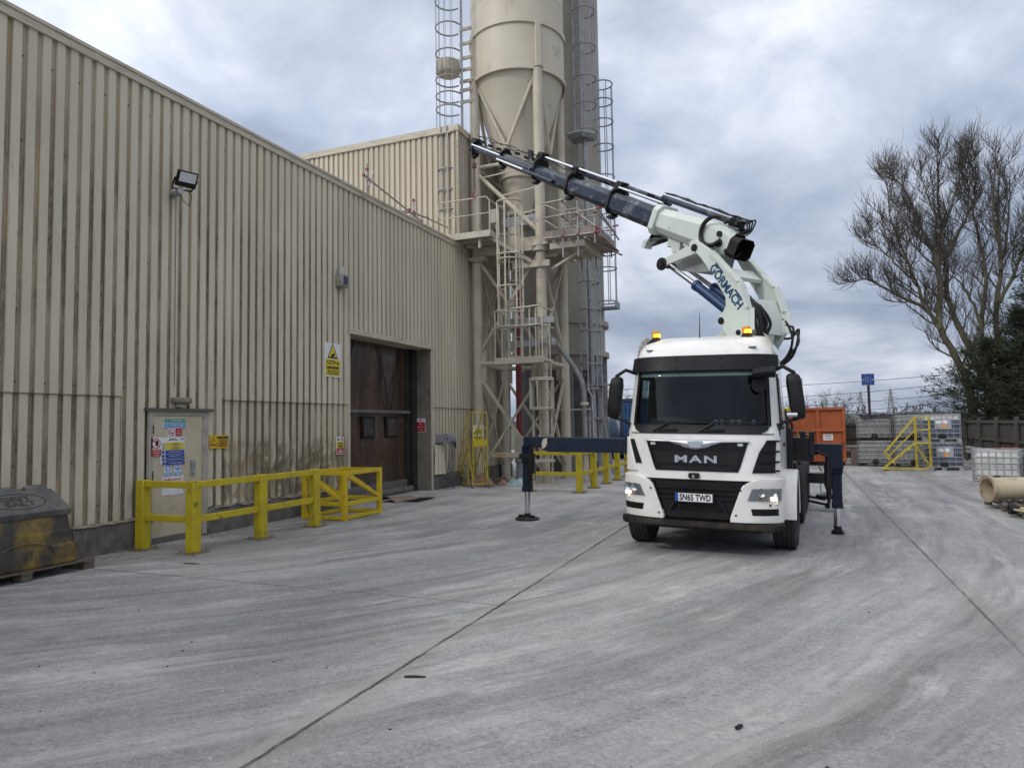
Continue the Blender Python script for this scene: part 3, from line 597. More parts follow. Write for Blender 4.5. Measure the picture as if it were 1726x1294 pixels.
for (ax, ay), (bx, by) in (((XL, YF), (XR_, YF)), ((XR_, YF), (XR_, YB)), ((XL, YF), (XL, YB)), ((XL, YB), (XR_, YB))):
    P = lambda t, z: (lerp(ax, bx, t), lerp(ay, by, t), z)
    tbrace(P(.06, 13.1), P(.5, 10.9)); tbrace(P(.94, 13.1), P(.5, 10.9))            # inverted V under the ring
    brace(P(.06, 7.2), P(.94, 4.3)); brace(P(.94, 7.2), P(.06, 4.3), .08, .07)
    brace(P(.06, 3.35), P(.94, .5)); brace(P(.94, 3.35), P(.06, .5), .08, .07)
    tbrace(P(.05, 3.85), P(.95, 3.85), .075); tbrace(P(.05, 10.4), P(.95, 10.4), .06)
    for t in (.08, .92):
        f = MB(); n = V((by-ay, ax-bx, 0)).normalized()*.012; c = V(P(t, 3.8)); d = V((bx-ax, by-ay, 0)).normalized()
        f.prism([(-.12, -.42), (.12, -.5), (.12, .5), (-.12, .42)], lambda a, b, h: c+d*a+V((0, 0, b))+n*h, -1, 1); part('gusset', f, m_leg, s1, world=True)
tbrace((XL+.05, YF, 10.2), (XR_-.05, YF, 8.0), .07)
for z in (10.05, 9.35, 8.65):
    f = MB(); f.bar((XL+.1+(10.2-z), YF+.02, z), (XR_, YF+.02, z+.12), .04, .04); part('pipe_stay', f, m_lad, s1, world=True)
f = MB(); f.lathe([(.24, 7.35), (.24, 7.62)], 20, (XR_, YF, 0)); f.box((XR_-.22, YF-.25, 7.5), (XR_+.3, YF+.2, 7.58)); f.box((XR_-.9, YF-.22, 6.82), (XR_+.35, YF-.12, 7.02)); part('leg_collar', f, m_leg, s1, world=True, bevel=.006)
f = MB(); f.lathe([(.26, 7.2), (.26, 7.26)], 20, (XL, YF, 0)); f.box((XL-.35, YF-.2, 7.26), (XL+.35, YF+.2, 7.36)); part('leg_head', f, m_leg, s1, world=True)
# working platform round the neck
pf = MB(); pf.box((-10.3, 19.42, 7.80), (-8.5, 20.75, 7.90)); pf.box((-10.3, 19.4, 7.70), (-8.48, 19.44, 7.9)); pf.box((-8.5, 19.44, 7.70), (-8.46, 20.75, 7.9)); pf.box((-10.3, 19.44, 7.70), (-10.26, 20.75, 7.9))
for y in (19.85, 20.3): pf.box((-10.2, y, 7.68), (-8.5, y+.06, 7.8))
plat = part('platform', pf, m_lad, s1, world=True, bevel=.006)
pf = MB(); pf.box((-8.45, 20.72, 7.74), (-7.0, 21.0, 7.9)); pf.box((-9.4, 20.75, 7.78), (-7.0, 22.7, 7.86)); pf.box((-7.38, 20.4, 7.55), (-7.0, 20.72, 7.72))
pf.box((XL, YF-.1, 7.4), (XR_, YF+.06, 7.7)); pf.box((XL, YB-.08, 7.4), (XR_, YB+.08, 7.7)); pf.box((-7.0, 20.3, 7.5), (-6.84, 23.2, 7.75)); pf.box((-9.6, 20.6, 7.4), (-9.4, 23, 7.7))
part('platform_beam', pf, m_leg, s1, world=True, bevel=.008)
pf = MB(); pf.box((-6.84, 20.3, 7.42), (-5.75, 22.4, 7.5)); pf.box((-6.84, 20.28, 7.3), (-5.72, 20.34, 7.52)); pf.box((-5.76, 20.34, 7.3), (-5.7, 22.4, 7.52))
for x in (-6.5, -6.1): pf.box((x, 20.34, 7.28), (x+.06, 22.4, 7.42))
pf.bar((-6.9, 20.6, 6.75), (-5.85, 20.6, 7.28), .07, .07); part('side_platform', pf, m_lad, s1, world=True, bevel=.006)
pf = MB(); pf.bar((-8.85, 19.5, 7.9), (-7.5, 20.4, 7.0), .08, .12); pf.bar((-9.7, 20.2, 7.68), (-8.9, 21, 7.68), .1, .1); pf.cyl((-8.9, 19.55, 7.4), (-8.9, 19.55, 7.7), .05, 10); part('platform_strut', pf, m_lad, s1, world=True)
gr = MB()
z0 = 7.9
gr.tube([(-10.22, 19.45, z0+.55), (-10.28, 19.45, z0+.7), (-10.28, 19.45, z0+.95), (-10.22, 19.45, z0+1.07), (-8.62, 19.45, z0+1.07), (-8.51, 19.45, z0+.95), (-8.51, 19.45, z0)], .024, 8)
gr.tube([(-10.22, 19.45, z0+.55), (-8.51, 19.45, z0+.55)], .02, 8); gr.tube([(-8.9, 19.45, z0-.05), (-8.9, 19.45, z0+1.07)], .022, 8)
gr.tube([(-8.51, 19.45, z0+.95), (-8.48, 20.7, z0+.95)], .02, 8); gr.tube([(-9.95, 19.45, z0), (-9.95, 19.45, z0+3.4)], .02, 6)
part('guard_rail', gr, m_lad, plat, world=True)
gr = MB()
for y in (20.35, 22.35):
    gr.tube([(-7.0, y, 8.25), (-6.6, y, 7.95), (-6.1, y, 7.95), (-5.78, y, 8.0)], .02, 8); gr.tube([(-7.0, y, 8.75), (-6.55, y, 8.5), (-5.9, y, 8.5), (-5.78, y, 8.3), (-5.78, y, 7.5)], .022, 8); gr.tube([(-6.2, y, 7.5), (-6.2, y, 8.5)], .02, 8)
parts('side_rail', gr, m_lad, s1, world=True)
f = MB(); f.box((-8.85, 20.2, 8.35), (-8.62, 20.4, 8.8)); f.tube([(-8.7, 20.3, 8.35), (-8.6, 20.3, 8.0), (-7.9, 20.5, 7.95)], .03, 6); part('junction_box', f, m_grey, s1, world=True, bevel=.01)
def ladder(x, y, z0, z1, w, mt, parent, hoops=(), rad=.36, wall=(0, 1), open_=(1.15), bars=5, rail=.03, rung=.30):
    """caged ladder: stiles either side of (x, y); wall = direction towards what it hangs on"""
    wv = V((wall[0], wall[1], 0)).normalized(); sv = V((wv.y, -wv.x, 0)); c = V((x, y, 0)); f = MB()
    for s in (-1, 1): f.bar(c+sv*s*w/2+V((0, 0, z0)), c+sv*s*w/2+V((0, 0, z1)), rail, .05, wv)
    z = z0+.15
    while z < z1: f.cyl(c-sv*w/2+V((0, 0, z)), c+sv*w/2+V((0, 0, z)), .012, 6); z += rung
    lo = part('ladder', f, mt, parent, world=True)
    if hoops:
        f = MB(); cc = c-wv*rad*.95
        A = [math.pi*(-.5-.22+1.44*i/16) for i in range(17)]
        pos = lambda a, z: cc+sv*(rad*math.sin(a-math.pi/2+math.pi/2-0) if False else rad*math.cos(a+math.pi/2))+wv*(-rad*math.sin(a+math.pi/2)) * 1+V((0, 0, z))
        A = [R(-50+280*i/18) for i in range(19)]
        pos = lambda a, z: cc+sv*rad*math.cos(a)-wv*rad*math.sin(a)+V((0, 0, z))
        for z in hoops: f.tube([pos(a, z) for a in A], .026, 6)
        for i in range(bars): a = R(-10+200*i/(bars-1)); f.bar(pos(a, min(hoops)), pos(a, max(hoops)), .05, .016, wv)
        part('cage', f, mt, lo, world=True)
    return lo
l1 = ladder(-9.83, 20.32, 7.9, 20, .38, m_lgrey, s1, [8.85, 9.5, 10.2, 11.35, 12.3, 12.75, 13.3, 14.2, 15.1, 16.0, 16.9], .44, (.85, .5), bars=8)
f = MB(); f.lathe([(0, 13.55), (.37, 13.55), (.40, 13.6), (.40, 13.95), (.37, 13.95)], 20, (-10.25, 20.15, 0)); part('rest_platform', f, m_lad, l1, world=True)
f = MB()
for z in (15.1, 14.6, 14.1, 13.7, 13.3, 13.0, 12.6): f.box((-9.95, 20.40, z), (-9.5, 20.46, z+.10))
parts('wall_bracket', f, m_lad, l1, world=True)
f = MB(); f.box((-9.9, 20.15, 9.4), (-9.75, 20.17, 10.1)); part('notice_plate', f, m_white, l1, world=True)
l2 = ladder(-7.96, 20.1, 3.84, 8.6, .36, m_lad, s1, [4.85, 5.3, 6.1, 6.95, 7.1, 8.75], .40, (0, 1))
l3 = ladder(-7.05, 20.2, .05, 4.9, .36, m_lad, s1, [2.35, 3.2, 3.25], .36, (0, 1), bars=5)
f = MB(); f.box((-8.42, 19.45, 3.76), (-6.8, 20.3, 3.84)); f.box((-8.42, 19.42, 3.7), (-6.8, 19.46, 3.9))
mp = part('rest_platform', f, m_lad, s1, world=True, bevel=.005)
f = MB()
for z in (4.83, 5.36): f.tube([(-8.42, 20.3, z), (-8.42, 19.6, z), (-8.3, 19.45, z), (-6.95, 19.42, z+(.02 if z < 5 else .06)), (-6.8, 19.6, z), (-6.8, 20.3, z)], .028, 8)
for x in (-8.38, -8.15, -7.93, -7.7, -7.48, -7.25, -7.05, -6.85): f.bar((x, 19.45, 3.84), (x, 19.45, 5.36), .035, .015)
part('guard_rail', f, m_lad, mp, world=True)
f = MB(); f.box((-8.38, 20.25, 5.0), (-6.75, 20.4, 5.2)); f.box((-8.38, 20.25, 4.3), (-6.75, 20.4, 4.5)); part('ladder_bracket', f, m_lgrey, s1, world=True)
f = MB(); f.bar((-7.42, 20.12, .05), (-7.42, 20.12, 3.8), .05, .05); f.bar((-6.83, 20.12, .05), (-6.83, 20.12, 3.8), .05, .05)
for z in (.72, 2.3, 3.2): f.box((-7.45, 19.85, z), (-6.76, 20.2, z+.07))
f.box((-7.5, 19.7, .0), (-6.7, 20.35, .04)); part('ladder_hoop_frame', f, m_lad, s1, world=True)
f = MB(); f.box((-8.22, 20.5, .9), (-7.9, 20.7, 1.5)); f.box((-7.35, 20.28, .95), (-6.9, 20.4, 1.55)); parts('control_cabinet', f, m_grey, s1, world=True, bevel=.01)
f = MB(); f.box((-9.0, YF-.12, .84), (-8.0, YF-.06, .98)); part('name_bar', f, m_lad, s1, world=True); f = MB(); f.box((-8.9, YF-.125, .885), (-8.5, YF-.118, .935)); part('name_strip', f, mat('orange_paint', (.5, .22, .05), .5), s1, world=True)
# pipes
rp = thing('red_pipe', 'dusty red vertical riser pipe between the silo legs', 'pipe', (-8.48, 21.6, 0))
f = MB(); f.cyl((-8.48, 21.6, 1.35), (-8.44, 21.6, 7.4), .10, 14); part('pipe', f, mat('red_oxide', (.20, .025, .025), .6, col2=(.14, .03, .03), scale=4), rp, world=True)
f = MB(); f.cyl((-8.48, 21.6, 0), (-8.48, 21.6, .6), .12, 14); f.lathe([(.1, .6), (.16, .62), (.16, .95), (.12, 1.05), (.12, 1.35)], 16, (-8.48, 21.6, 0)); part('coupling', f, m_lgrey, rp, world=True)
dp = thing('delivery_pipe', 'grey bent delivery pipe running down outside the right silo leg', 'pipe', (-6.2, 21.5, 0))
f = MB(); f.tube([(-8.0, 21.7, 5.1), (-7.24, 21.5, 4.67), (-6.75, 21.5, 4.05), (-6.45, 21.5, 3.6), (-6.26, 21.5, 3.25), (-6.19, 21.5, 2.85), (-6.17, 21.5, 1.3)], .085, 12); part('pipe', f, mat('dusty_pipe', (.25, .25, .245), .6, .2, col2=(.17, .17, .165), scale=4), dp, world=True)
f = MB(); f.lathe([(.13, 1.42), (.17, 1.42), (.17, 1.35), (.12, 1.35), (.12, 1.0), (.18, 1.0), (.18, .92), (.1, .92), (.1, 0)], 20, (-6.17, 21.5, 0)); f.lathe([(.12, 2.45), (.14, 2.45), (.14, 2.55), (.12, 2.55)], 16, (-6.18, 21.5, 0)); f.box((-7.2, 21.42, .84), (-6.05, 21.6, .88)); f.box((-7.25, 21.45, 2.3), (-5.9, 21.55, 2.33)); parts('flange', f, m_lad, dp, world=True)
f = MB(); f.tube([(-6.05, 21.6, 0), (-6.05, 21.6, 2.4)], .035, 6); f.tube([(-5.9, 21.6, .0), (-5.95, 21.6, 2.7), (-6.1, 21.6, 3.0)], .03, 6); parts('support_tube', f, m_lgrey, dp, world=True)
# second silo
s2 = thing('far_silo', 'taller dull cream silo behind the cone silo with grey caged ladders', 'silo', (C2X, 26.2, 0))
C2 = (C2X, 26.2, 0)
f = MB(); f.lathe([(1.85, 4.4), (1.85, 24), (.4, 24.6)], 64, C2); part('shell', f, m_silo2, s2, world=True, sharp=50)
f = MB(); f.lathe([(1.83, 4.5), (.5, 1.6), (.5, 1.2)], 48, C2); part('hopper', f, m_silo2, s2, world=True)
f = MB(); f.lathe([(1.55, 0), (1.55, 4.4)], 40, C2); part('skirt_backdrop', f, mat('backdrop_grey', (.085, .083, .078), .7, col2=(.05, .049, .046), scale=2), s2, world=True)  # dark drum added as a backdrop, closing bright gaps behind the silo legs
for z in (5.6, 4.42):
    f = MB(); f.lathe([(1.84, z), (2.0, z), (2.0, z+.18), (1.84, z+.18)], 64, C2); part('ring_beam', f, m_silo2, s2, world=True)
f = MB()
for z in (8.2, 10.7, 13.2, 15.7): f.lathe([(1.849, z), (1.856, z+.004), (1.849, z+.02)], 64, C2)
parts('seam', f, m_silo2, s2, world=True)
for a in (-20, 70, 160, 250, -60, 25):
    f = MB(); x, y = C2[0]+1.75*math.cos(R(a)), C2[1]+1.75*math.sin(R(a)); f.box((-.16, -.14, 0), (.16, .14, 4.4), M=Matrix.Translation((x, y, 0)) @ Matrix.Rotation(R(a), 4, 'Z')); part('leg', f, mat('dark_grey_steel', (.19, .19, .185), .6, col2=(.13, .13, .13), scale=3), s2, world=True, bevel=.01)
l4 = ladder(-7.0, 24.62, .2, 24, .36, m_lgrey, s2, [3.1, 4.0, 5.2, 6.0, 7.0, 8.6], .38, (-.75, .66))
l5 = ladder(-7.02, 24.6, 12.4, 24, .36, m_lgrey, s2, [12.6, 13.6, 14.6, 15.8, 17.2, 18.5, 19.5], .42, (-.75, .66))
l6 = ladder(-6.85, 26.0, 6.3, 15.2, .36, m_lgrey, s2, [6.5, 7.8, 8.4, 9.2, 10.4, 11.4, 12.6, 13.6, 14.4, 15.1], .40, (-1, .1))
f = MB(); f.prism([(-.45, -.1), (.35, -.1), (.45, -.45), (.1, -.85), (-.45, -.7)], lambda a, b, h: V((-6.85+a, 24.75+b, h)), 12.36, 12.44); f.tube([(-7.3, 24.0, 12.44), (-6.75, 23.9, 12.44), (-6.42, 24.3, 12.44), (-6.5, 24.65, 12.44)], .13, 4); part('rest_platform', f, m_lgrey, s2, world=True)
f = MB(); f.box((-6.95, 25.7, 6.24), (-6.05, 26.3, 6.3)); f.box((-6.1, 25.7, 6.3), (-6.05, 26.3, 6.5)); part('landing', f, m_lgrey, s2, world=True)
f = MB(); f.cyl((-6.62, 24.3, .5), (-6.85, 24.3, 20), .09, 10); f.bar((-6.5, 24.5, 0), (-6.42, 24.6, 3.6), .12, .12); f.bar((-6.2, 25.2, 0), (-6.9, 25.4, 3.9), .1, .1); f.box((-6.9, 24.2, 2.0), (-6.1, 24.6, 2.08)); f.box((-6.9, 24.2, 3.2), (-6.1, 24.6, 3.28)); part('riser_pipe', f, m_lgrey, s2, world=True)
# scaffold on the side platform
m_tube = mat('scaffold_tube', (.40, .39, .38), .45, .5, col2=(.27, .22, .19), scale=6); m_red = mat('red_coupler', (.22, .025, .025), .6)
m_board = mat('scaffold_board', (.24, .19, .16), .85, col2=(.33, .28, .25), scale=5)
sf = thing('tube_scaffold', 'scaffold of steel tubes and red couplers round the silo side platform', 'scaffold', (-6.1, 20.3, 7.2))
tb_, cp = MB(), MB()
ends = []
def stube(a, b): tb_.cyl(a, b, .027, 8); ends.extend((a, b))
for x in (-6.36, -5.88, -5.35):
    for y in (20.15, 22.2): stube((x, y, 6.95 if x < -5.5 else 7.3), (x, y, 8.95))
for z in (8.72, 8.25):
    for y in (20.12, 22.2): stube((-7.0, y, z), (-5.1, y, z+.1))
    for x in (-6.36, -5.3): stube((x, 20.0, z), (x, 22.5, z))
stube((-7.0, 20.15, 7.62), (-5.2, 20.15, 7.62)); stube((-5.5, 20.1, 8.8), (-4.95, 21.6, 7.7)); stube((-5.9, 20.12, 8.3), (-5.2, 20.12, 7.7))
for x in (-6.6, -6.1, -5.6): stube((x, 19.95, 7.45), (x+.5, 22.6, 7.45))
for i in range(0, len(ends), 2):
    a, b = V(ends[i]), V(ends[i+1]); d = (b-a).normalized()
    if random.random() < .6: cp.cyl(b-d*.16, b+d*.004, .031, 8)
for x in (-6.36, -5.88, -5.35):
    for z in (8.72, 8.25, 7.62): cp.box((x-.03, 20.10, z-.035), (x+.03, 20.18, z+.035))
parts('tube', tb_, m_tube, sf, world=True); parts('coupler', cp, m_red, sf, world=True)
f = MB(); f.box((-6.95, 20.2, 7.55), (-5.3, 20.24, 7.85)); f.box((-5.3, 20.2, 7.55), (-5.26, 22.3, 7.85))
for i in range(5): f.box((-6.9+i*.36, 20.25, 7.51), (-6.57+i*.36, 22.4, 7.55))
part('board', f, m_board, sf, world=True)
rs = thing('roof_scaffold', 'short scaffold tube guard with red couplers on the warehouse roof edge', 'scaffold', (-9.9, 16.5, 7.6))
f = MB(); c = MB()
for y, h in ((15.05, 1.15), (17.45, .95), (17.6, .7)): f.cyl((-10.05, y, 7.55), (-10.05, y, 7.55+h), .026, 8)
f.cyl((-10.05, 14.9, 8.35), (-10.05, 17.9, 7.95), .026, 8); f.cyl((-10.05, 14.95, 7.75), (-10.05, 15.35, 8.6), .026, 8); f.cyl((-10.3, 17.2, 8.1), (-9.85, 18.0, 8.05), .026, 8); f.cyl((-10.05, 17.5, 8.1), (-10.05, 19.6, 8.2), .022, 8)
for y, z in ((14.9, 8.35), (15.05, 8.55), (17.9, 7.95), (17.45, 8.1), (17.45, 8.45), (17.2, 8.1), (15.1, 7.8)): c.box((-10.08, y-.03, z-.03), (-10.02, y+.03, z+.03))
parts('tube', f, m_tube, rs, world=True); parts('coupler', c, m_red, rs, world=True)
# ex sign on the leg
sg = sign('danger_sign', 'yellow danger triangle sign fixed to the near left silo leg', 0, 0, .36, .50, [('poly', m_ink, tri(0, .06, .17)), ('poly', m_signy, tri(0, .063, .135)), ('text', m_ink, 0, .035, .10, 'EX', 1, .003), ('rect', m_signy, 0, -.16, .33, .13), ('text', m_ink, 0, -.16, .08, 'Danger')],
    M=frame((XL+.06, YF-.19, 1.62), (.95, .3, 0), (0, 0, 1)))
sign('blue_notice', 'two small blue notices on a white board at the silo ladder foot', 0, 0, .24, .42, [('rect', m_signlb, 0, .09, .2, .16), ('rect', m_signlb, 0, -.11, .2, .12), ('lines', m_white, [(0, .03, .14, .012), (0, -.13, .14, .012)])], M=frame((-6.74, 20.1, 1.25), (1, 0, 0), (0, 0, 1)))
# ---------------------------------------------------------------- yellow barriers and steps
def barrier(name, label, posts, segs, pw=.16, h=1.08):
    r = thing(name, label, 'barrier', (*posts[0], 0))
    for x, y in posts:
        f = MB(); f.box((x-pw/2, y-pw/2, .012), (x+pw/2, y+pw/2, h)); p = part('post', f, m_yel, r, world=True, bevel=.01)
        f = MB(); f.box((x-.17, y-.17, .0), (x+.17, y+.17, .014))
        for a in (-.13, .13):
            for b in (-.13, .13): f.cyl((x+a, y+b, .014), (x+a, y+b, .05), .014, 6)
        part('base_plate', f, mat('rusty_plate', (.17, .13, .09), .7, .3, col2=(.24, .20, .12), scale=9), p, world=True)
    for i, j in segs:
        a, b = V((*posts[i], 0)), V((*posts[j], 0)); d = (b-a).normalized()*pw/2
        for z, w in ((h-.06, .10), (.50, .10)):
            f = MB(); f.bar(a+d+V((0, 0, z)), b-d+V((0, 0, z)), .09, w); part('rail', f, m_yel, r, world=True, bevel=.008)
    return r
barrier('wall_barrier', 'scuffed yellow box section barrier standing round the personnel door', [(-9.53, 8.03), (-8.47, 8.02), (-8.455, 9.44), (-8.45, 10.87)], [(0, 1), (1, 2), (2, 3)])
barrier('silo_barrier', 'dusty yellow barrier guarding the silo feet behind the stabiliser beam', [(-6.87, 18.22), (-5.42, 18.2), (-5.41, 19.63), (-5.41, 21.06), (-5.39, 22.44), (-5.37, 23.8)], [(0, 1), (1, 2), (2, 3), (3, 4), (4, 5)], h=1.12)
fs = thing('yellow_frame_stand', 'yellow welded cube frame with diagonals standing at the barrier end', 'frame', (-8.9, 12.1, 0))
x0, x1, y0, y1, zt = -9.36, -8.38, 11.72, 12.98, .98
for (a, b) in (((x0, y0), (x1, y0)), ((x1, y0), (x1, y1)), ((x1, y1), (x0, y1)), ((x0, y1), (x0, y0))):
    for z in (.045, .32, zt-.045): f = MB(); d = (V((*b, 0))-V((*a, 0))).normalized()*.045; f.bar(V((*a, z))+d, V((*b, z))-d, .08, .08 if z > .1 else .07); part('rail', f, m_yel2, fs, world=True, bevel=.006)
for x in (x0, x1):
    for y in (y0, y1): f = MB(); f.box((x-.045, y-.045, .0), (x+.045, y+.045, zt)); part('post', f, m_yel2, fs, world=True, bevel=.006)
for a, b in (((x0, y0, .92), (x1, y0, .36)), ((x1, y0, .92), (x1, y1, .36)), ((x0, y1, .92), (x1, y1, .36)), ((x0, y0, .92), (x0, y1, .36))):
    f = MB(); f.bar(a, b, .075, .075); part('brace', f, m_yel2, fs, world=True, bevel=.006)
f = MB(); f.box((x0-.02, y0-.02, zt), (x1+.02, y1+.02, zt+.012)); f.box((x0+.08, y0+.08, zt-.2), (x0+.09, y0+.09, zt-.19))
def steps(name, label, loc, rz, land, w, n, run, rail_h, mt):
    """mobile steps: landing at local y<0, treads going down towards +y"""
    r = thing(name, label, 'mobile steps', loc, (0, 0, rz)); D0 = .45
    def L(nm, fn, par=r, m_=mt): f = MB(); fn(f); return part(nm, f, m_, par, bevel=0)
    L('landing', lambda f: f.box((-w/2, -D0, land-.03), (w/2, 0, land)))
    L('toe_board', lambda f: f.box((-w/2, -D0-.012, land), (w/2, -D0, land+.18)))
    for s in (-1, 1):
        x = s*w/2
        L('stringer', lambda f: (f.bar((x, 0, land), (x, run, .06), .03, .05)))
        L('leg', lambda f: f.tube([(x, -D0, .09), (x, -D0, land+rail_h-.08), (x, -D0+.06, land+rail_h), (x, -.02, land+rail_h), (x, run*.86, rail_h*.8), (x, run*.93, rail_h*.72), (x, run*.80, .45), (x, run*.78, .36)], .018, 8))
        L('leg', lambda f: (f.tube([(x, -.02, land+rail_h), (x, -.02, .1)], .017, 8), f.tube([(x, -D0, land+rail_h*.5), (x, -.02, land+rail_h*.5), (x, run*.86, rail_h*.5)], .012, 6)))
        L('base_rail', lambda f: (f.bar((x, -D0, .1), (x, run, .06), .03, .03), f.bar((x, -D0, .12), (x, 0, land), .025, .025)))
        L('wheel', lambda f: f.lathe([(.03, -.025), (.085, -.025), (.09, 0), (.085, .025), (.03, .025)], 16, (x+s*.04, -D0, .09), 'x'), m_=mat('grey_tyre', (.25, .24, .22), .7))
    for i in range(n):
        t = (i+1)/(n+.3); y, z = run*t, land*(1-t)
        L('tread', lambda f: f.box((-w/2, y-.09, z-.02), (w/2, y+.09, z)))
    L('front_bar', lambda f: (f.bar((-w/2, -D0, land+rail_h*.52), (w/2, -D0, land+rail_h*.52), .03, .03), f.bar((-w/2, -D0, land+rail_h), (w/2, -D0, land+rail_h), .034, .034), f.bar((-w/2, -D0, .12), (w/2, -D0, .12), .03, .03)))
    return r
steps('mobile_steps', 'thin yellow mobile steps parked against the wall by the silo leg', (-9.02, 19.25, 0), R(46), 1.25, .46, 5, .9, 1.0, m_yel)
steps('warehouse_steps', 'yellow mobile steps in front of the white tank stack on the right', (4.0, 28.35, 0), R(78), 1.0, .62, 4, 1.05, .9, m_yel)
# ---------------------------------------------------------------- bits along the wall
hs = thing('hose_reel', 'grey reel unit with blue hanging hose beside the roller door', 'hose reel', (WX, 18.35, 1.3))
f = MB(); f.box((WX-.02, 18.1, 1.36), (WX+.2, 18.5, 1.62)); f.lathe([(.05, -.12), (.16, -.12), (.16, -.07), (.1, -.07), (.1, .07), (.16, .07), (.16, .12)], 16, (WX+.3, 18.42, 1.48), 'y'); part('reel', f, m_lgrey, hs, world=True, bevel=.01)
f = MB()
for k in range(4): f.tube([(WX+.28+.03*k, 18.4+.02*k, 1.42), (WX+.33+.03*k, 18.42+.03*k, 1.2), (WX+.24+.04*k, 18.38+.04*k, .5), (WX+.20+.05*k, 18.36+.05*k, .05)], .012, 6)
f.tube([(WX+.3+.14*math.cos(a*.7), 18.4+.14*math.sin(a*.7), .03+.01*a) for a in range(16)], .014, 6); part('hose', f, mat('blue_hose', (.05, .065, .10), .5), hs, world=True)
f = MB(); f.tube([(WX+.3, 18.5, 1.5), (WX+.4, 18.55, 1.4), (WX+.42, 18.55, 1.2)], .04, 6); part('cable', f, m_dark, hs, world=True)
sp = thing('loose_panel', 'bent cream sheet panel leaning on the wall under the hose reel', 'panel', (WX+.1, 18.2, 0))
f = MB(); f.grid(lambda u, v: V((WX+.05+.05*abs(math.sin(u*9))+.10*v*u, lerp(17.98, 18.5, u)-.05*v, lerp(1.3, .45, v))), 16, 4); part('sheet', f, m_trim, sp, world=True)
f = MB(); f.box((WX+.045, 19.75, .05), (WX+.09, 20.15, .62), M=None); lb = part('leaning_board', f, m_grey, None); tag(lb, 'grey offcut board leaning on the plinth behind the thin steps', 'board')
def heap(name, label, c, sx, sy, h, mt, seed, cat):
    f = MB()
    def P(u, v):
        a = u*2*math.pi; r = v; q = noise.noise(V((math.cos(a)*2.4*r+seed, math.sin(a)*2.4*r, 1.7))); e = 1+.35*noise.noise(V((math.cos(a)*1.5+seed, math.sin(a)*1.5, 5)))
        return V((c[0]+sx*r*e*math.cos(a), c[1]+sy*r*e*math.sin(a), max(0.004, h*(1-r**1.6)*(.8+.9*q)+.01)))
    f.grid(P, 28, 10); o = part(name, f, mt, None); return tag(o, label, cat)
m_kraft = mat('brown_paper', (.20, .125, .085), .8, col2=(.28, .18, .13), scale=6)
heap('paper_sack', 'crumpled brown paper sack at the foot of the left silo leg', (-9.05, 19.62), .52, .42, .34, m_kraft, 3, 'sack')
heap('plastic_sack', 'flattened pale blue plastic sack lying behind the stabiliser leg', (-7.9, 19.95), .45, .35, .22, mat('pale_blue_plastic', (.30, .43, .47), .45, col2=(.4, .5, .52), scale=5), 8, 'sack')
heap('torn_sack', 'small torn brown sack piece between the two larger sacks', (-8.42, 20.0), .22, .2, .18, m_kraft, 12, 'sack')
f = MB(); f.box((-9.0, 20.2, .02), (-8.4, 20.35, .16)); f.box((-8.9, 20.3, .16), (-8.5, 20.45, .2)); tag(part('timber_offcut', f, m_wood, None, bevel=.01), 'dark timber offcut lying behind the brown sack', 'timber')
cb = thing('cardboard_sheet', 'curled cardboard sheet lying on the concrete beyond the yellow frame', 'cardboard', (-9.3, 15.3, 0))
f = MB(); f.grid(lambda u, v: V((-9.6+.55*v+.1*u, 14.75+1.0*u, .01+.14*max(0, math.sin(v*3.1+.2))*(1-.5*u))), 10, 14); part('sheet', f, mat('cardboard', (.24, .185, .135), .85, col2=(.19, .145, .105), scale=5), cb, world=True)
f = MB(); f.grid(lambda u, v: V((-9.1+.5*v, 15.0+1.0*u, .012+.02*v)), 4, 4); part('flat_sheet', f, m_dark, cb, world=True)
# litter
for nm, lb, c, s_ in (('rubber_strip', 'thin black rubber strip lying on the bare concrete', (-2.66, 4.58), (.075, .010, .009)), ('stone', 'small dark stone on the concrete in the right foreground', (-.37, 4.49), (.016, .014, .014)), ('stick', 'short dark stick on the concrete inside the tyre sweeps', (-7.8, 7.35), (.12, .008, .01))):
    f = MB(); f.tube([(c[0]-s_[0], c[1]-.02, s_[2]), (c[0], c[1]+.01, s_[2]*.9), (c[0]+s_[0], c[1]+.03, s_[2])], [s_[1]*.8, s_[1], s_[1]*.6], 7); tag(part(nm, f, m_dark, None), lb, 'litter')
g_rnd = random.Random(9); f = MB()
for i in range(2600):
    if i % 3: x, y = -9.62+abs(g_rnd.gauss(0, .28)), g_rnd.uniform(4.5, 21)
    else: x, y = g_rnd.uniform(-9.4, 6.4), g_rnd.uniform(2.2, 24)
    if x < -9.3 and 13.9 < y < 17.8: continue
    s_ = g_rnd.choice((.004, .005, .006, .008, .012)); h = s_*.8
    p = [V((x+s_*math.cos(k*1.57+i)*g_rnd.uniform(.7, 1.4), y+s_*math.sin(k*1.57+i)*g_rnd.uniform(.7, 1.4), .001)) for k in range(4)]+[V((x, y, h))]
    f.add(p, [(0, 1, 4), (1, 2, 4), (2, 3, 4), (3, 0, 4)], i % 2)
tag(part('loose_grit', f, [m_dark, mat('pale_grit', (.30, .29, .27), .9)], None, smooth=False, fix=False), 'loose grit scattered over the concrete and along the wall foot', 'grit', kind='stuff')
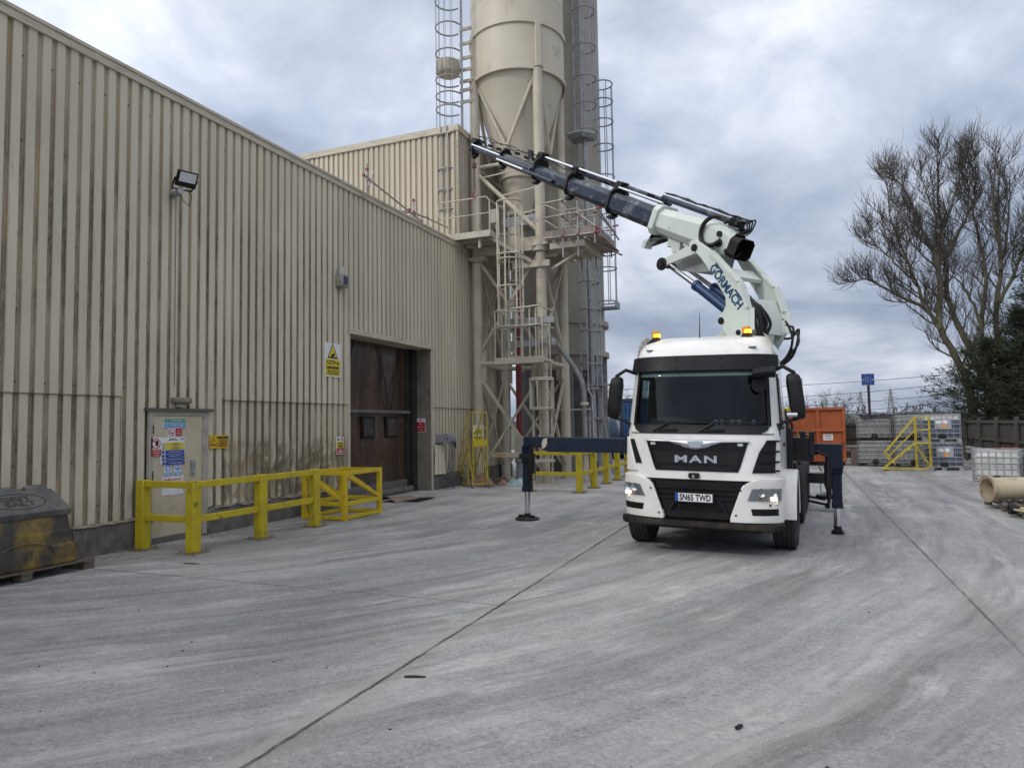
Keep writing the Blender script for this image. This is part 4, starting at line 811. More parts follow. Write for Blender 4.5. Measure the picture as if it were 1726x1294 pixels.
# grit bin
m_bin = mat('grimy_yellow_plastic', (.26, .175, .03), .6, col2=(.04, .036, .032), scale=2.6, lo=.38, hi=.58, stretch=(1, 1, .7), dirt=(.055, .05, .045), dscale=2.1, dlo=.50, dhi=.64)
m_lid = mat('black_bin_lid', (.085, .085, .085), .65, col2=(.14, .135, .125), scale=5, bump=.2, dirt=(.24, .215, .16), dscale=4, dlo=.56, dhi=.74)
pa = thing('pallet', 'weathered wooden pallet carrying the grit bin', 'pallet', (-9.3, 5.85, 0))
f = MB()
for x in (-9.62, -9.4, -9.18, -8.96): f.box((x-.06, 5.0, .11), (x+.06, 6.75, .135))
for y in (5.06, 5.85, 6.68): f.box((-9.68, y-.07, .085), (-8.9, y+.07, .11))
part('deck', f, m_wood, pa, world=True)
f = MB()
for y in (5.06, 5.85, 6.68):
    for x in (-9.6, -9.3, -8.98): f.box((x-.07, y-.07, 0), (x+.07, y+.07, .085))
parts('block', f, m_wood, pa, world=True)
gb = thing('grit_bin', 'grimy yellow grit salt bin with a black sloping lid on a pallet', 'grit bin', (-9.3, 5.8, .135))
def rrect(x0, x1, y0, y1, z, r): 
    out = []
    for cx, cy, a in ((x1-r, y1-r, 0), (x0+r, y1-r, 90), (x0+r, y0+r, 180), (x1-r, y0+r, 270)):
        for k in range(5): t = R(a+22.5*k); out.append(V((cx+r*math.cos(t), cy+r*math.sin(t), z)))
    return out
lv = [(.135, .02), (.16, .0), (.38, .0), (.40, .03), (.56, .035), (.575, .065), (.78, .085), (.80, .10)]
f = MB(); f.loft([rrect(-9.66+i*.5, -8.92-i, 5.12+i, 6.56-i, z, .10) for z, i in lv]); body = part('body', f, m_bin, gb, world=True, sharp=40, bevel=.006)
f = MB(); f.prism([(-9.6, .80), (-8.99, .80), (-9.46, 1.08), (-9.60, 1.08)], lambda a, b, h: V((a, h, b)), 5.22, 6.44); part('hopper_top', f, m_bin, gb, world=True, bevel=.03)
f = MB(); nrm = V((.28, 0, .47)).normalized()
lidf = frame((-9.22, 5.83, .955), (0, 1, 0), (-.47, 0, .28)); f.box((-.66, -.29, .0), (.61, .20, .05), M=lidf)
for a, b in ((-.60, -.32), (-.16, .14), (.30, .57)): f.box((a, .20, .0), (b, .31, .05), M=lidf)
f.box((-.67, -.30, -.05), (.62, -.28, .05), M=lidf); lid = part('lid', f, m_lid, gb, world=True, bevel=.02, seg=3)
f = MB(); f.cyl((-9.5, 5.2, 1.085), (-9.5, 6.46, 1.085), .035, 10); part('hinge', f, m_lid, lid, world=True)
m_emb = mat('scuffed_lettering', (.05, .05, .05), .7, col2=(.035, .034, .032), scale=12)
text('GRIT', .13, m_emb, lid, lidf @ Matrix.Translation((.05, .02, .0515)), ext=.004, sx=1.3, bold=.003); text('SALT', .13, m_emb, lid, lidf @ Matrix.Translation((.05, -.10, .0515)), ext=.004, sx=1.3, bold=.003)
f = MB(); f.tube([lidf @ V((.05+.34*math.cos(a*math.pi/16), -.04+.17*math.sin(a*math.pi/16), .052)) for a in range(32)], .006, 6, closed=True); part('oval_rim', f, m_emb, lid, world=True)
f = MB(); f.tube([V((-8.915, 5.83+dy, dz)) for dy, dz in ((-.38, .15), (-.38, .3), (-.3, .4), (-.15, .455), (0, .47), (.15, .455), (.3, .4), (.38, .3), (.38, .15))], .012, 6); part('hatch_rim', f, m_bin, body, world=True)
# ---------------------------------------------------------------- crane truck
m_paint = mat('white_cab_paint', (.78, .775, .755), .32, col2=(.70, .69, .665), scale=1.6, coat=.5, dirt=(.46, .44, .40), dscale=2.2, dlo=.55, dhi=.85, spots=((.22, .20, .17), 22, .70))
m_paintd = mat('white_bumper_paint', (.75, .74, .71), .38, col2=(.64, .62, .58), scale=2.5, coat=.3, dirt=(.10, .09, .08), dscale=14, dlo=.665, dhi=.69)
m_visor = mat('visor_plastic', (.007, .008, .011), .48, col2=(.012, .013, .016), scale=2, spec=.18)
m_chrome = mat('chrome_trim', (.55, .57, .60), .32, 1.0); m_alu = mat('brushed_letter', (.55, .57, .60), .3, .9)
m_tyre = mat('tyre_rubber', (.022, .021, .021), .85, spec=.3, col2=(.045, .043, .041), scale=4, bump=.15, bscale=30)
m_rim = mat('wheel_rim', (.30, .30, .30), .5, .5, col2=(.2, .19, .18), scale=5)
m_cran = mat('crane_white', (.60, .655, .60), .4, col2=(.55, .60, .545), scale=1.2, dirt=(.16, .10, .055), dscale=4.5, dlo=.64, dhi=.71, spots=((.07, .055, .04), 15, .69))
m_cblue = mat('crane_blue', (.016, .024, .036), .30, .4, col2=(.045, .060, .085), scale=2.2, lo=.35, hi=.7, stretch=(1, 1, 1), dirt=(.22, .22, .225), dscale=3.0, dlo=.54, dhi=.68)
m_navy = mat('navy_paint', (.005, .011, .034), .5, col2=(.008, .013, .026), scale=2, dirt=(.025, .025, .028), dscale=3, spec=.3)
m_frame = mat('chassis_black', (.009, .009, .010), .6, spec=.3, col2=(.022, .020, .019), scale=5)
m_rod = mat('polished_rod', (.72, .74, .77), .14, 1.0)
m_grime = mat('greasy_black', (.007, .0065, .0065), .5, spec=.35, col2=(.018, .016, .015), scale=6)
m_logo = mat('logo_blue', (.014, .06, .14), .4)
def glass_mat(name, tint, fac):
    mt = bpy.data.materials.new(name); mt.use_nodes = True; t = mt.node_tree; t.nodes.clear()
    o = t.nodes.new('ShaderNodeOutputMaterial'); mx = t.nodes.new('ShaderNodeMixShader'); tr_ = t.nodes.new('ShaderNodeBsdfTransparent'); gl = t.nodes.new('ShaderNodeBsdfGlossy')
    fr_ = t.nodes.new('ShaderNodeFresnel'); fr_.inputs[0].default_value = 1.5; tr_.inputs[0].default_value = (*tint, 1); gl.inputs[1].default_value = .02
    t.links.new(math_node(t, 'ADD', math_node(t, 'MULTIPLY', fr_.outputs[0], .62), fac), mx.inputs[0]); t.links.new(tr_.outputs[0], mx.inputs[1]); t.links.new(gl.outputs[0], mx.inputs[2]); t.links.new(mx.outputs[0], o.inputs[0])
    return mt
m_glass = glass_mat('cab_glass', (.34, .42, .43), .004)
m_lens = glass_mat('lamp_glass', (.85, .88, .9), .06)
TO, TYAW, TROLL = V((-1.225, 11.05, 0)), R(-2.6), R(1.35)
tk = thing('crane_truck', 'white cab lorry with a raised knuckle boom crane and stabilisers set down', 'truck', tuple(TO), (0, TROLL, TYAW))
def lv_(z, tab):
    for (a, va), (b, vb) in zip(tab, tab[1:]):
        if z <= b: return lerp(va, vb, max(0, (z-a)/(b-a)))
    return tab[-1][1]
WT = [(.4, 1.03), (1.05, 1.05), (1.78, 1.04), (2.56, .985), (2.80, .968), (2.92, .955), (3.0, .935), (3.07, .90), (3.12, .83)]
FT = [(.4, -1.10), (1.05, -1.14), (1.70, -1.13), (1.78, -1.10), (2.56, -.955), (2.80, -.89), (2.92, -.83), (3.0, -.75), (3.07, -.60), (3.12, -.38)]
BT = [(.4, .82), (2.8, .82), (3.0, .76), (3.07, .66), (3.12, .45)]
def cab_pt(s, z, off=0):
    """point on the cab skin: s runs across the front, past +-w it runs back along the side"""
    w, f = lv_(z, WT), lv_(z, FT); a = abs(s); sg_ = 1 if s >= 0 else -1
    if a <= w:
        y = f+.26*(a/w)**5; e = .001; dy = .26*5*(a/w)**4/w*sg_; n = V((dy, -1, 0)).normalized()
        return V((s, y, z))+n*off
    return V((sg_*(w+off), f+.26+(a-w), z))
def patch(mb, xl, xr, z0, z1, off, nx=16, nz=8, back=.03, mi=0):
    g0 = []; 
    for o in (off, off-back):
        g0.append([[cab_pt(lerp(xl(lerp(z0, z1, j/nz)), xr(lerp(z0, z1, j/nz)), i/nx), lerp(z0, z1, j/nz), o) for j in range(nz+1)] for i in range(nx+1)])
    A, Bk = g0; vs = [p for c in A for p in c]; n = nz+1
    fs = [(i*n+j, (i+1)*n+j, (i+1)*n+j+1, i*n+j+1) for i in range(nx) for j in range(nz)]
    rim = [(i, 0) for i in range(nx)]+[(nx, j) for j in range(nz)]+[(i, nz) for i in range(nx, 0, -1)]+[(0, j) for j in range(nz, 0, -1)]
    o = len(vs); vs += [Bk[i][j] for i, j in rim]; k = len(rim)
    fs += [(rim[a][0]*n+rim[a][1], o+a, o+(a+1) % k, rim[(a+1) % k][0]*n+rim[(a+1) % k][1]) for a in range(k)]
    return mb.add(vs, fs, mi)
def lin(*pts): return lambda z: lv_(z, pts)
ZS = [1.06, 1.3, 1.5, 1.70, 1.76, 1.80, 1.95, 2.15, 2.35, 2.50, 2.56, 2.68, 2.80, 2.86, 2.92, 2.96, 3.0, 3.035, 3.07, 3.10, 3.12]
NS = [i/24*2-1 for i in range(25)]
def cab_ring(z):
    w, f, b = lv_(z, WT), lv_(z, FT), lv_(z, BT); ring = [cab_pt(s*w, z) for s in NS]
    sd_ = [-.66, -.55, -.2, .12, .2, b-.1]
    return ring+[V((w, y, z)) for y in sd_]+[V((w-.1, b, z)), V((-w+.1, b, z))]+[V((-w, y, z)) for y in reversed(sd_)]
def skip(i, j):
    z0 = ZS[i]; 
    if 1.79 <= z0 < 2.49 and 1 <= j <= 22: return True          # windscreen opening
    if 1.79 <= z0 < 2.49 and (26 <= j <= 27 or 34 <= j <= 35): return True   # side windows
    return False
f = MB(); f.loft([cab_ring(z) for z in ZS], skip=skip); cab = part('cab', f, m_paint, tk, bevel=0, sharp=50)
f = MB(); ws_w = lin((1.68, .90), (1.80, .935), (2.54, .895)); patch(f, lambda z: -ws_w(z), ws_w, 1.80, 2.58, .012, 24, 10, .006); part('windscreen', f, m_glass, tk, sharp=180)
f = MB(); sc_ = lin((1.69, .80), (1.74, .90), (1.83, .93)); patch(f, lambda z: -sc_(z), sc_, 1.70, 1.815, .018, 24, 4, .03)
for s in (-1, 1): patch(f, *((lambda z: ws_w(z)-.035, lambda z: ws_w(z)+.008) if s > 0 else (lambda z: -ws_w(z)-.008, lambda z: -ws_w(z)+.035)), 1.80, 2.56, .016, 2, 8, .02)
part('screen_surround', f, m_black, tk)
for s in (-1, 1):
    f = MB(); w = 1.0
    f.add([V((s*(lv_(z, WT)-.004), y, z)) for y, z in ((-.56, 1.80), (.14, 1.80), (.14, 2.52), (-.40, 2.52))], [(0, 1, 2, 3)]); part('side_window', f, m_glass, tk, fix=False)
    f = MB(); x = lambda z: s*(lv_(z, WT)+.004); f.box((s*1.035, -.62, 1.62), (s*1.06, -.5, 2.5)) if False else f.bar((x(1.78), -.6, 1.76), (x(2.52), -.44, 2.54), .03, .02); f.bar((x(1.76), -.62, 1.775), (x(1.76), .17, 1.775), .02, .04); part('window_seal', f, m_black, tk)
    f = MB(); f.box((s*1.047, -.1, 1.50), (s*1.068, .06, 1.56)) ; part('door_handle', f, m_black, tk, bevel=.008)
# sun visor
f = MB(); vw = lambda z: lv_(z, [(2.575, .95), (2.62, .99), (2.80, .985)]); patch(f, lambda z: -vw(z), vw, 2.575, 2.80, .06, 32, 6, .10)
vz = part('sun_visor', f, m_visor, tk, bevel=.008, sharp=60)
f = MB()
for s in (-.86, -.32, .30, .86):
    for z in (2.62, 2.755): p = cab_pt(s, z, .057); f.cyl(p, cab_pt(s, z, .069), .014, 8)
parts('visor_stud', f, m_black, vz)
f = MB()
for s in (-.74, .70): p = cab_pt(s, 2.90, .012); f.box((p.x-.055, p.y-.012, p.z-.012), (p.x+.055, p.y+.012, p.z+.014))
parts('marker_lamp', f, mat('smoked_lamp', (.12, .11, .10), .3), tk, bevel=.006)
f = MB(); patch(f, lambda z: -.98, lambda z: .98, 1.685, 1.70, .006, 24, 1, .02)
part('hood_seam', f, mat('shut_line', (.10, .10, .10), .7), tk)
# grille
f = MB(); gl, gr_ = lin((1.17, -.58), (1.2, -.60), (1.58, -.72)), lin((1.17, .53), (1.2, .55), (1.58, .665)); patch(f, gl, gr_, 1.175, 1.575, .012, 24, 6, .02)
gri = part('grille', f, mat('gloss_black', (.004, .004, .005), .35, spec=.3), tk)
f = MB(); patch(f, lambda z: gl(z)+.10, lambda z: gr_(z)-.10, 1.19, 1.24, .018, 16, 2, .01); patch(f, lambda z: gl(z)+.06, lambda z: gr_(z)-.06, 1.28, 1.44, .015, 20, 2, .01)
parts('grille_slat', f, m_black, gri)
f = MB()
def chrome(mb):
    vs = []; fs = []; n = 40
    for i in range(n+1):
        s = lerp(-.735, .68, i/n); c = abs(s+.03)/.70; zt_ = 1.605; zb = 1.575-.018*(1-c)-(.105*max(0, 1-abs(s+.03)/.33)**.55 if abs(s+.03) < .33 else 0)*(.6 if abs(s+.03) > .2 else .85)
        for z, o in ((zt_, .008), (zt_-.006, .03), ((zt_+zb)/2, .042), (zb+.005, .03), (zb, .008)): vs.append(cab_pt(s, z, o))
    for i in range(n):
        for j in range(4): fs.append((i*5+j, (i+1)*5+j, (i+1)*5+j+1, i*5+j+1))
    mb.add(vs, fs)
chrome(f); chr_ = part('chrome_bar', f, m_chrome, tk, sharp=180)
f = MB(); P_ = lambda a, b, h: cab_pt(-.03+a, 1.55+b, .044+h); f.prism([(-.105, .045), (.105, .045), (.08, -.05), (-.08, -.05)], P_, 0, .012); part('badge', f, m_alu, chr_, bevel=.004)
f = MB(); f.prism([(-.06, -.012), (-.045, .012), (-.01, .02), (.02, .024), (.03, .034), (.05, .03), (.054, .015), (.04, .01), (.05, -.02), (.042, -.022), (.03, -.002), (.01, .0), (-.012, -.004), (-.03, -.024), (-.04, -.022), (-.028, -.002), (-.04, .002)], P_, .012, .018); part('lion_emblem', f, m_chrome, chr_)
Mt = lambda x, z, o: Matrix.Translation(cab_pt(x, z, o)) @ Matrix.Rotation(R(90), 4, 'X')
for ch, x in (('M', -.225), ('A', -.025), ('N', .175)): text(ch, .135, m_alu, gri, Mt(x, 1.335, .024), world=False, ext=.010, sx=1.8, bold=.004)
f = MB()
for x in (-.62, .565): p = cab_pt(x, 1.545, .016); f.box((p.x-.035, p.y-.012, p.z-.018), (p.x+.035, p.y+.004, p.z+.018))
parts('daylight_lamp', f, mat('lamp_white', (.45, .46, .46), .3), gri, bevel=.004)
# side air intakes
f = MB(); patch(f, lin((1.17, .71), (1.45, .80), (1.60, .89)), lin((1.17, .985), (1.61, 1.0)), 1.17, 1.61, .012, 14, 8, .03); rt = part('air_intake', f, m_black, tk)
f = MB()
for z in (1.60, 1.46, 1.32, 1.2): patch(f, lambda zz, z=z: lv_(z, [(1.17, .73), (1.6, .90)]), lambda zz: 1.03, z-.012, z+.012, .035, 10, 1, .03)
parts('intake_fin', f, m_visor, rt, bevel=.004)
f = MB(); patch(f, lambda z: -1.10, lin((1.17, -.76), (1.60, -.93)), 1.26, 1.60, .012, 14, 8, .03); lt = part('air_intake', f, m_black, tk)
f = MB(); patch(f, lambda z: -1.26, lin((1.1, -.84), (1.60, -1.0)), 1.15, 1.63, .03, 12, 6, .03); part('intake_cover', f, m_paint, tk, bevel=.008)
f = MB(); patch(f, lambda z: 1.08, lambda z: 1.75, 1.10, 1.62, .008, 12, 2, .02); part('door_skirt', f, m_paint, tk)
f = MB(); p = cab_pt(-.05, 1.115, .03); f.box((p.x-.075, p.y-.02, p.z-.04), (p.x+.075, p.y+.05, p.z+.035)); part('camera_pod', f, m_black, tk, bevel=.02, seg=3)
f = MB(); p = cab_pt(-.05, 1.115, .055); f.cyl(p+V((0, 0, -.01)), p+V((0, -.015, -.01)), .018, 10); part('camera_lens', f, m_chrome, tk)
# bumper
f = MB(); patch(f, lambda z: -.70, lambda z: .70, .55, 1.07, -.03, 16, 6, .06)
for z in (.80, .87, .94): patch(f, lambda z_: -.64, lambda z_: .62, z-.012, z+.012, .0, 12, 1, .03)
f.bar(cab_pt(-.3, .78, .0), cab_pt(-.44, .55, .0), .03, .03); f.bar(cab_pt(.28, .78, 0), cab_pt(.42, .55, 0), .03, .03); patch(f, lambda z: -.42, lambda z: .40, .53, .62, .02, 12, 2, .05)
for s in (-1, 1): patch(f, *((lin((.55, .44), (1.05, .60)), lin((.55, .47), (1.05, .70))) if s > 0 else (lin((.55, -.50), (1.05, -.72)), lin((.55, -.47), (1.05, -.62)))), .62, 1.02, .02, 4, 6, .05)
part('lower_grille', f, m_black, tk)
m_hl = mat('lamp_housing', (.36, .37, .38), .25, .6); m_beam = mat('lit_bulb', (1, .80, .50), .3, emit=7.0)
for s in (-1, 1):
    f = MB(); top = lambda x: 0
    inner = lin((.50, .425), (.56, .425), (.96, .565), (1.0, .59), (1.05, .68), (1.10, .80)) ; a, b = (inner, lambda z: 1.30) if s > 0 else (lambda z: -1.34, lambda z: -inner(z)-.045)
    patch(f, a, b, .50, 1.10, .055, 20, 12, .10); bp_ = part('bumper', f, m_paintd, tk, bevel=.015, seg=3, sharp=50)
    f = MB(); a, b = (lin((.80, .64), (.97, .70)), lin((.80, 1.02), (.97, 1.03))) if s > 0 else (lin((.80, -1.04), (.97, -1.04)), lin((.80, -.72), (.97, -.79)))
    patch(f, a, b, .80, .97, .060, 12, 5, .05); hl = part('headlight', f, m_hl, tk, bevel=.006)
    for kx in (.36, .74):
        f = MB(); z = .915; x = lerp(a(z), b(z), kx if s > 0 else 1-kx); p = cab_pt(x, z, .064); f.lathe([(.0, .012), (.03, .006), (.052, -.006), (.058, -.012)], 16, (p.x, p.y-.004, p.z), 'y'); part('reflector', f, m_chrome, hl)
    f = MB(); z = .835; x = lerp(a(z), b(z), .72 if s > 0 else .28); p = cab_pt(x, z, .066); f.box((p.x-.06, p.y-.008, p.z-.024), (p.x+.06, p.y+.004, p.z+.022)); part('bulb', f, m_beam, hl, bevel=.006)
    f = MB(); x = lerp(a(z), b(z), .38 if s > 0 else .64); p = cab_pt(x, z, .064); f.box((p.x-.05, p.y-.004, p.z-.02), (p.x+.05, p.y+.004, p.z+.018)); part('indicator', f, mat('dim_amber', (.22, .13, .08), .3), hl)
    f = MB(); patch(f, lambda z: a(z)+.004, lambda z: b(z)-.004, .803, .967, .074, 8, 3, .004); part('lens', f, m_lens, hl)
    f = MB(); a2, b2 = (lin((.60, .70), (.70, .68)), lambda z: .99) if s > 0 else (lambda z: -1.06, lin((.60, -.76), (.70, -.74)))
    patch(f, a2, b2, .605, .695, .058, 10, 3, .03)
    for z in (.63, .67): patch(f, lambda z_: a2(z_)+.02, lambda z_: b2(z_)-.02, z-.006, z+.006, .066, 8, 1, .02)
    part('fog_grille', f, m_black, bp_)
    f = MB()
    for x, z in (((.56, .94), (.50, .60), (.90, .745)) if s > 0 else ((-.64, .92), (-.53, .58))): f.cyl(cab_pt(x, z, .05), cab_pt(x, z, .063), .014, 10)
    parts('bumper_plug', f, m_black, bp_)
# number plate
f = MB(); p = cab_pt(-.045, .815, .075); f.box((-.25, -.012, -.055), (.25, 0, .055), M=Matrix.Translation(p)); np_ = part('number_plate', f, m_white, tk, bevel=.002)
f = MB(); f.box((-.25, -.015, -.055), (-.21, -.011, .055), M=Matrix.Translation(p)); part('blue_band', f, m_signb, np_)
f = MB(); f.box((-.27, .001, -.075), (.27, .02, .065), M=Matrix.Translation(p)); part('plate_holder', f, m_black, np_, bevel=.006)
text('SN65 TWD', .118, m_ink, np_, Matrix.Translation(p+V((.018, -.0135, -.002))) @ Matrix.Rotation(R(90), 4, 'X'), world=False, sx=.73, bold=.0035)
# front underrun bar
f = MB(); f.loft([[V((x, y, z)) for y, z in ((-1.20, .405), (-1.04, .405), (-1.04, .485), (-1.17, .49))] for x in (-.98, -.5, 0, .5, 1.0)]); f.bar((.98, -1.12, .455), (1.10, -1.02, .47), .1, .1); f.bar((-.98, -1.12, .455), (-1.06, -1.0, .47), .1, .1)
part('underrun_bar', f, mat('worn_rubber_bar', (.014, .012, .011), .8, spec=.2, col2=(.034, .028, .022), scale=5, bump=.4, bscale=18), tk, bevel=.02)
# mirrors
for s in (-1, 1):
    f = MB(); x0, x1 = (-1.36, -1.16) if s < 0 else (1.16, 1.36)
    def mr(z, k): return rrect(x0+k, x1-k, -.92+k, -.74-k*.3, z, .06)
    tl_ = .05 if s > 0 else -.04
    sk_ = lambda ring, z: [V((q.x+(z-2.2)*(-.12 if s > 0 else .10), q.y, q.z)) for q in ring]
    f.loft([sk_(mr(z, k), z) for z, k in ((1.90, .05), (1.93, .015), (2.05, 0), (2.40, 0), (2.49, .015), (2.52, .05))]); mi = part('mirror', f, m_black, tk, sharp=50, bevel=0)
    f = MB(); f.box((x0+.02, -.745, 1.98), (x1-.02, -.735, 2.46)); part('mirror_glass', f, m_chrome, mi)
    f = MB(); xa = s*.97
    f.tube([(xa, -.72, 2.57), (s*1.10, -.82, 2.62), ((x0+x1)/2-.02*s, -.84, 2.53), ((x0+x1)/2-.02*s, -.84, 2.46)], .028, 8); f.tube([(s*1.02, -.8, 1.80), (s*1.10, -.84, 1.86), ((x0+x1)/2+.03*s, -.84, 1.91)], .024, 8); f.box((s*1.0-.05, -.86, 1.68), (s*1.0+.05, -.70, 1.84)); parts('mirror_arm', f, m_black, mi, bevel=.008)
f = MB(); f.loft([[V((x, -1.06+.10*math.cos(a), 2.53+.075*math.sin(a)-(.02 if x < .8 else 0))) for a in [k*math.pi/6 for k in range(12)]] for x in (.73, .76, .9, 1.0, 1.02)]); f.loft([[V((.80+r*math.cos(a), -1.02, 2.36+1.1*r*math.sin(a))) for a in [k*math.pi/8 for k in range(16)]] for r in (.10,)]+[[V((.80+.085*math.cos(k*math.pi/8), -.95, 2.36+.09*math.sin(k*math.pi/8))) for k in range(16)]]); f.bar((.86, -1.05, 2.55), (.97, -.9, 2.60), .05, .05); part('kerb_mirror', f, m_visor, tk, bevel=.01)
f = MB(); f.cyl((1.15, -.935, 1.96), (1.28, -.935, 1.96), .03, 10); part('side_lamp', f, m_chrome, tk)
# wipers
for a, b, c in (((-.62, 1.72), (-.38, 1.86), (.24, 1.84)), ((.02, 1.72), (.24, 1.86), (.84, 1.84))):
    f = MB(); f.tube([cab_pt(a[0], a[1], .03), cab_pt(lerp(a[0], b[0], .6), 1.80, .045), cab_pt(b[0], b[1], .04)], .012, 6); f.tube([cab_pt(b[0]+(c[0]-b[0])*t, b[1]+(c[1]-b[1])*t, .028) for t in (0, .25, .5, .75, 1)], .011, 6); f.bar(cab_pt(a[0]+.06, 1.735, .03), cab_pt(a[0]+.34, 1.745, .03), .03, .035); part('wiper', f, m_black, tk)
# interior
f = MB(); f.box((-.93, -.96, 1.2), (.93, -.45, 1.80)); f.lathe([(.0, 0), (.36, 0), (.30, .14), (.1, .17)], 20, (-.46, -.64, 1.76)); f.box((.1, -.9, 1.8), (.7, -.55, 1.84)); part('dashboard', f, mat('dash_grey', (.10, .10, .10), .7), tk, bevel=.03)
f = MB(); c_ = V((-.46, -.42, 1.84)); f.tube([c_+V((.22*math.cos(a*math.pi/12), .10*math.sin(a*math.pi/12), .20*math.sin(a*math.pi/12))) for a in range(24)], .018, 6, closed=True); f.bar(c_+V((-.2, 0, 0)), c_+V((.2, 0, 0)), .05, .02); part('steering_wheel', f, m_black, tk)
for x in (-.46, .46): f = MB(); f.box((x-.24, -.05, 1.25), (x+.24, .4, 1.6)); f.box((x-.23, .32, 1.6), (x+.23, .46, 2.2)); f.box((x-.12, .34, 2.22), (x+.12, .44, 2.42)); part('seat', f, mat('seat_cloth', (.04, .042, .05), .9), tk, bevel=.05, seg=3)
f = MB(); f.box((-.9, .78, 1.3), (.9, .81, 2.9)); f.box((-.92, -.5, 1.2), (.92, .8, 1.24)); f.box((-.93, -.7, 2.58), (.93, .78, 2.62)); part('inner_lining', f, mat('lining', (.035, .036, .038), .8), tk)
f = MB()
for x, r, c in ((.22, .035, 0), (.30, .03, 0), (.44, .045, 0), (.53, .04, 0), (.72, .035, 0)): f.lathe([(r*.7, 0), (r, .02), (r, .06), (r*.5, .09), (0, .09)], 10, (x, -.90, 1.80))
parts('dash_clutter', f, mat('pale_mug', (.35, .42, .45), .5), tk)
# roof gear
m_lit = mat('lit_amber', (1, .42, .02), .3, emit=5.0); m_amb = mat('amber_lens', (.75, .26, .01), .2)
for x, y, z in ((-.73, -.45, 3.05), (.59, -.45, 3.06)):
    f = MB(); f.lathe([(.10, 0), (.10, .03), (.065, .05), (.06, .075), (.0, .075)], 18, (x, y, z)); f.box((x-.12, y-.07, z-.02), (x+.12, y+.07, z+.012)); bc = part('beacon', f, m_black, tk)
    f = MB(); f.lathe([(.058, .075), (.06, .15), (.055, .172), (.03, .18), (0, .18)], 18, (x, y, z)); part('amber_dome', f, m_amb, bc)
    f = MB(); f.lathe([(.0, .08), (.061, .085), (.061, .13), (0, .15)], 12, (x+.008, y-.002, z)); part('bulb', f, m_lit, bc)
f = MB(); f.tube([(-.10, -.3, 3.08), (-.10, -.3, 3.17), (-.10, -.29, 3.5)], [.022, .008, .004], 6); part('aerial', f, m_black, tk)
# wheels and chassis
def wheel(x, y, tag_=1, rr=.52, wd=.30):
    z = rr+x*math.tan(TROLL); f = MB(); h = wd/2
    prof = [(rr*.56, -h*.9), (rr*.62, -h), (rr*.86, -h), (rr*.965, -h*.86)]
    for k in range(5):
        c = lerp(-.72, .72, k/4)*h
        if k: prof += [(rr*.975, c-h*.22), (rr, c-h*.19)]
        else: prof += [(rr, -h*.84)]
        prof += [(rr, c+h*.10), (rr*.975, c+h*.13)]
    prof += [(rr*.965, h*.86), (rr*.86, h), (rr*.62, h), (rr*.56, h*.9)]
    f.lathe(prof, 40, (x, y, z), 'x'); w_ = part('wheel', f, m_tyre, tk, sharp=30)
    s = 1 if x > 0 else -1
    f = MB(); f.lathe([(0, s*.02), (.09, s*.02), (.11, s*.09), (.12, -s*.02), (.24, -s*.04), (.27, s*.10), (.3, s*.13), (.3, -s*.13)], 28, (x, y, z), 'x')
    for k in range(10): a = k*math.pi/5; f.cyl((x, y+.17*math.cos(a), z+.17*math.sin(a)), (x+s*.03, y+.17*math.cos(a), z+.17*math.sin(a)), .014, 6)
    part('rim', f, m_rim, w_)
for y in (0, 2.05+.75, 4.3, 5.65):
    for x in (-1.02, 1.07): wheel(x, y, wd=.33)
f = MB()
for s in (-1, 1): f.box((s*.42-.05, -.9, .75), (s*.42+.05, 7.2, 1.02))
for y in (1.0, 3.4, 5, 7.1): f.box((-.42, y, .8), (.42, y+.1, .98))
for y in (0, 2.8, 4.3, 5.65): f.cyl((-.95, y, .52), (.95, y, .52), .07, 10)
f.box((-.4, -.7, .62), (.4, .6, 1.05)); f.box((-.85, -.9, .6), (.85, -.6, .95)); part('underside_light_block', MB().box((-.84, -.95, .34), (.84, 1.6, .6)), m_frame, tk, bevel=.05); part('rear_light_block', MB().box((-.8, 1.62, .40), (.8, 7.0, .74)), m_frame, tk, bevel=.03); part('chassis', f, m_frame, tk, bevel=.01)  # two dark boxes added under the chassis to block light, deepening the shadow
for s in (-1, 1):
    f = MB(); x0, x1 = (s*.86, s*(1.24 if s > 0 else 1.10))
    A = [R(a) for a in range(-8, 189, 8)]
    pr_ = [(.60*math.cos(a)*1.02+.02, .55+.62*math.sin(a)) for a in A]; pi_ = [(.56*math.cos(a)*1.02+.02, .55+.57*math.sin(a)) for a in A]
    f.loft([[V((x, y, z)) for x, (y, z) in ((x0, o), (x1, o), (x1, i), (x0, i))] for o, i in zip(pr_, pi_)]); f.prism([(-1.0, .75), (-.55, .6), (-.5, 1.06), (-.95, 1.06)], lambda a, b, h: V((h, a, b)), s*.95, s*1.03); f.prism([(p[0], p[1]) for p in pr_]+[(-.3, 1.2), (.3, 1.2)][:0], lambda a, b, h: V((h, a, b)), s*.84, s*.86)
    part('mudguard', f, m_paintd, tk, bevel=.012)
    f = MB(); f.box((s*.75, .86, .45), (s*1.12, 1.3, 1.05)); f.box((s*.8, 3.5, .45), (s*1.15, 3.6, 1.1)); parts('side_tank', f, m_frame, tk, bevel=.02)
f = MB(); f.box((-1.1, 2.5, 1.04), (1.1, 7.2, 1.12)); part('load_deck', f, m_frame, tk, bevel=.01)
f = MB(); f.cyl((.95, .98, 1.5), (.95, .98, 2.05), .09, 14); f.box((.86, .88, 1.25), (1.06, 1.35, 1.9)); f.tube([(1.0, .95, 1.3), (1.12, 1.1, 1.8), (1.0, 1.3, 2.0), (.8, 1.2, 1.9)], .025, 6); f.box((.84, .9, 2.05), (1.0, 1.1, 2.1)); f.box((.7, .9, 1.1), (1.12, 1.35, 1.75)); part('exhaust_stack', f, m_frame, tk, bevel=.01)
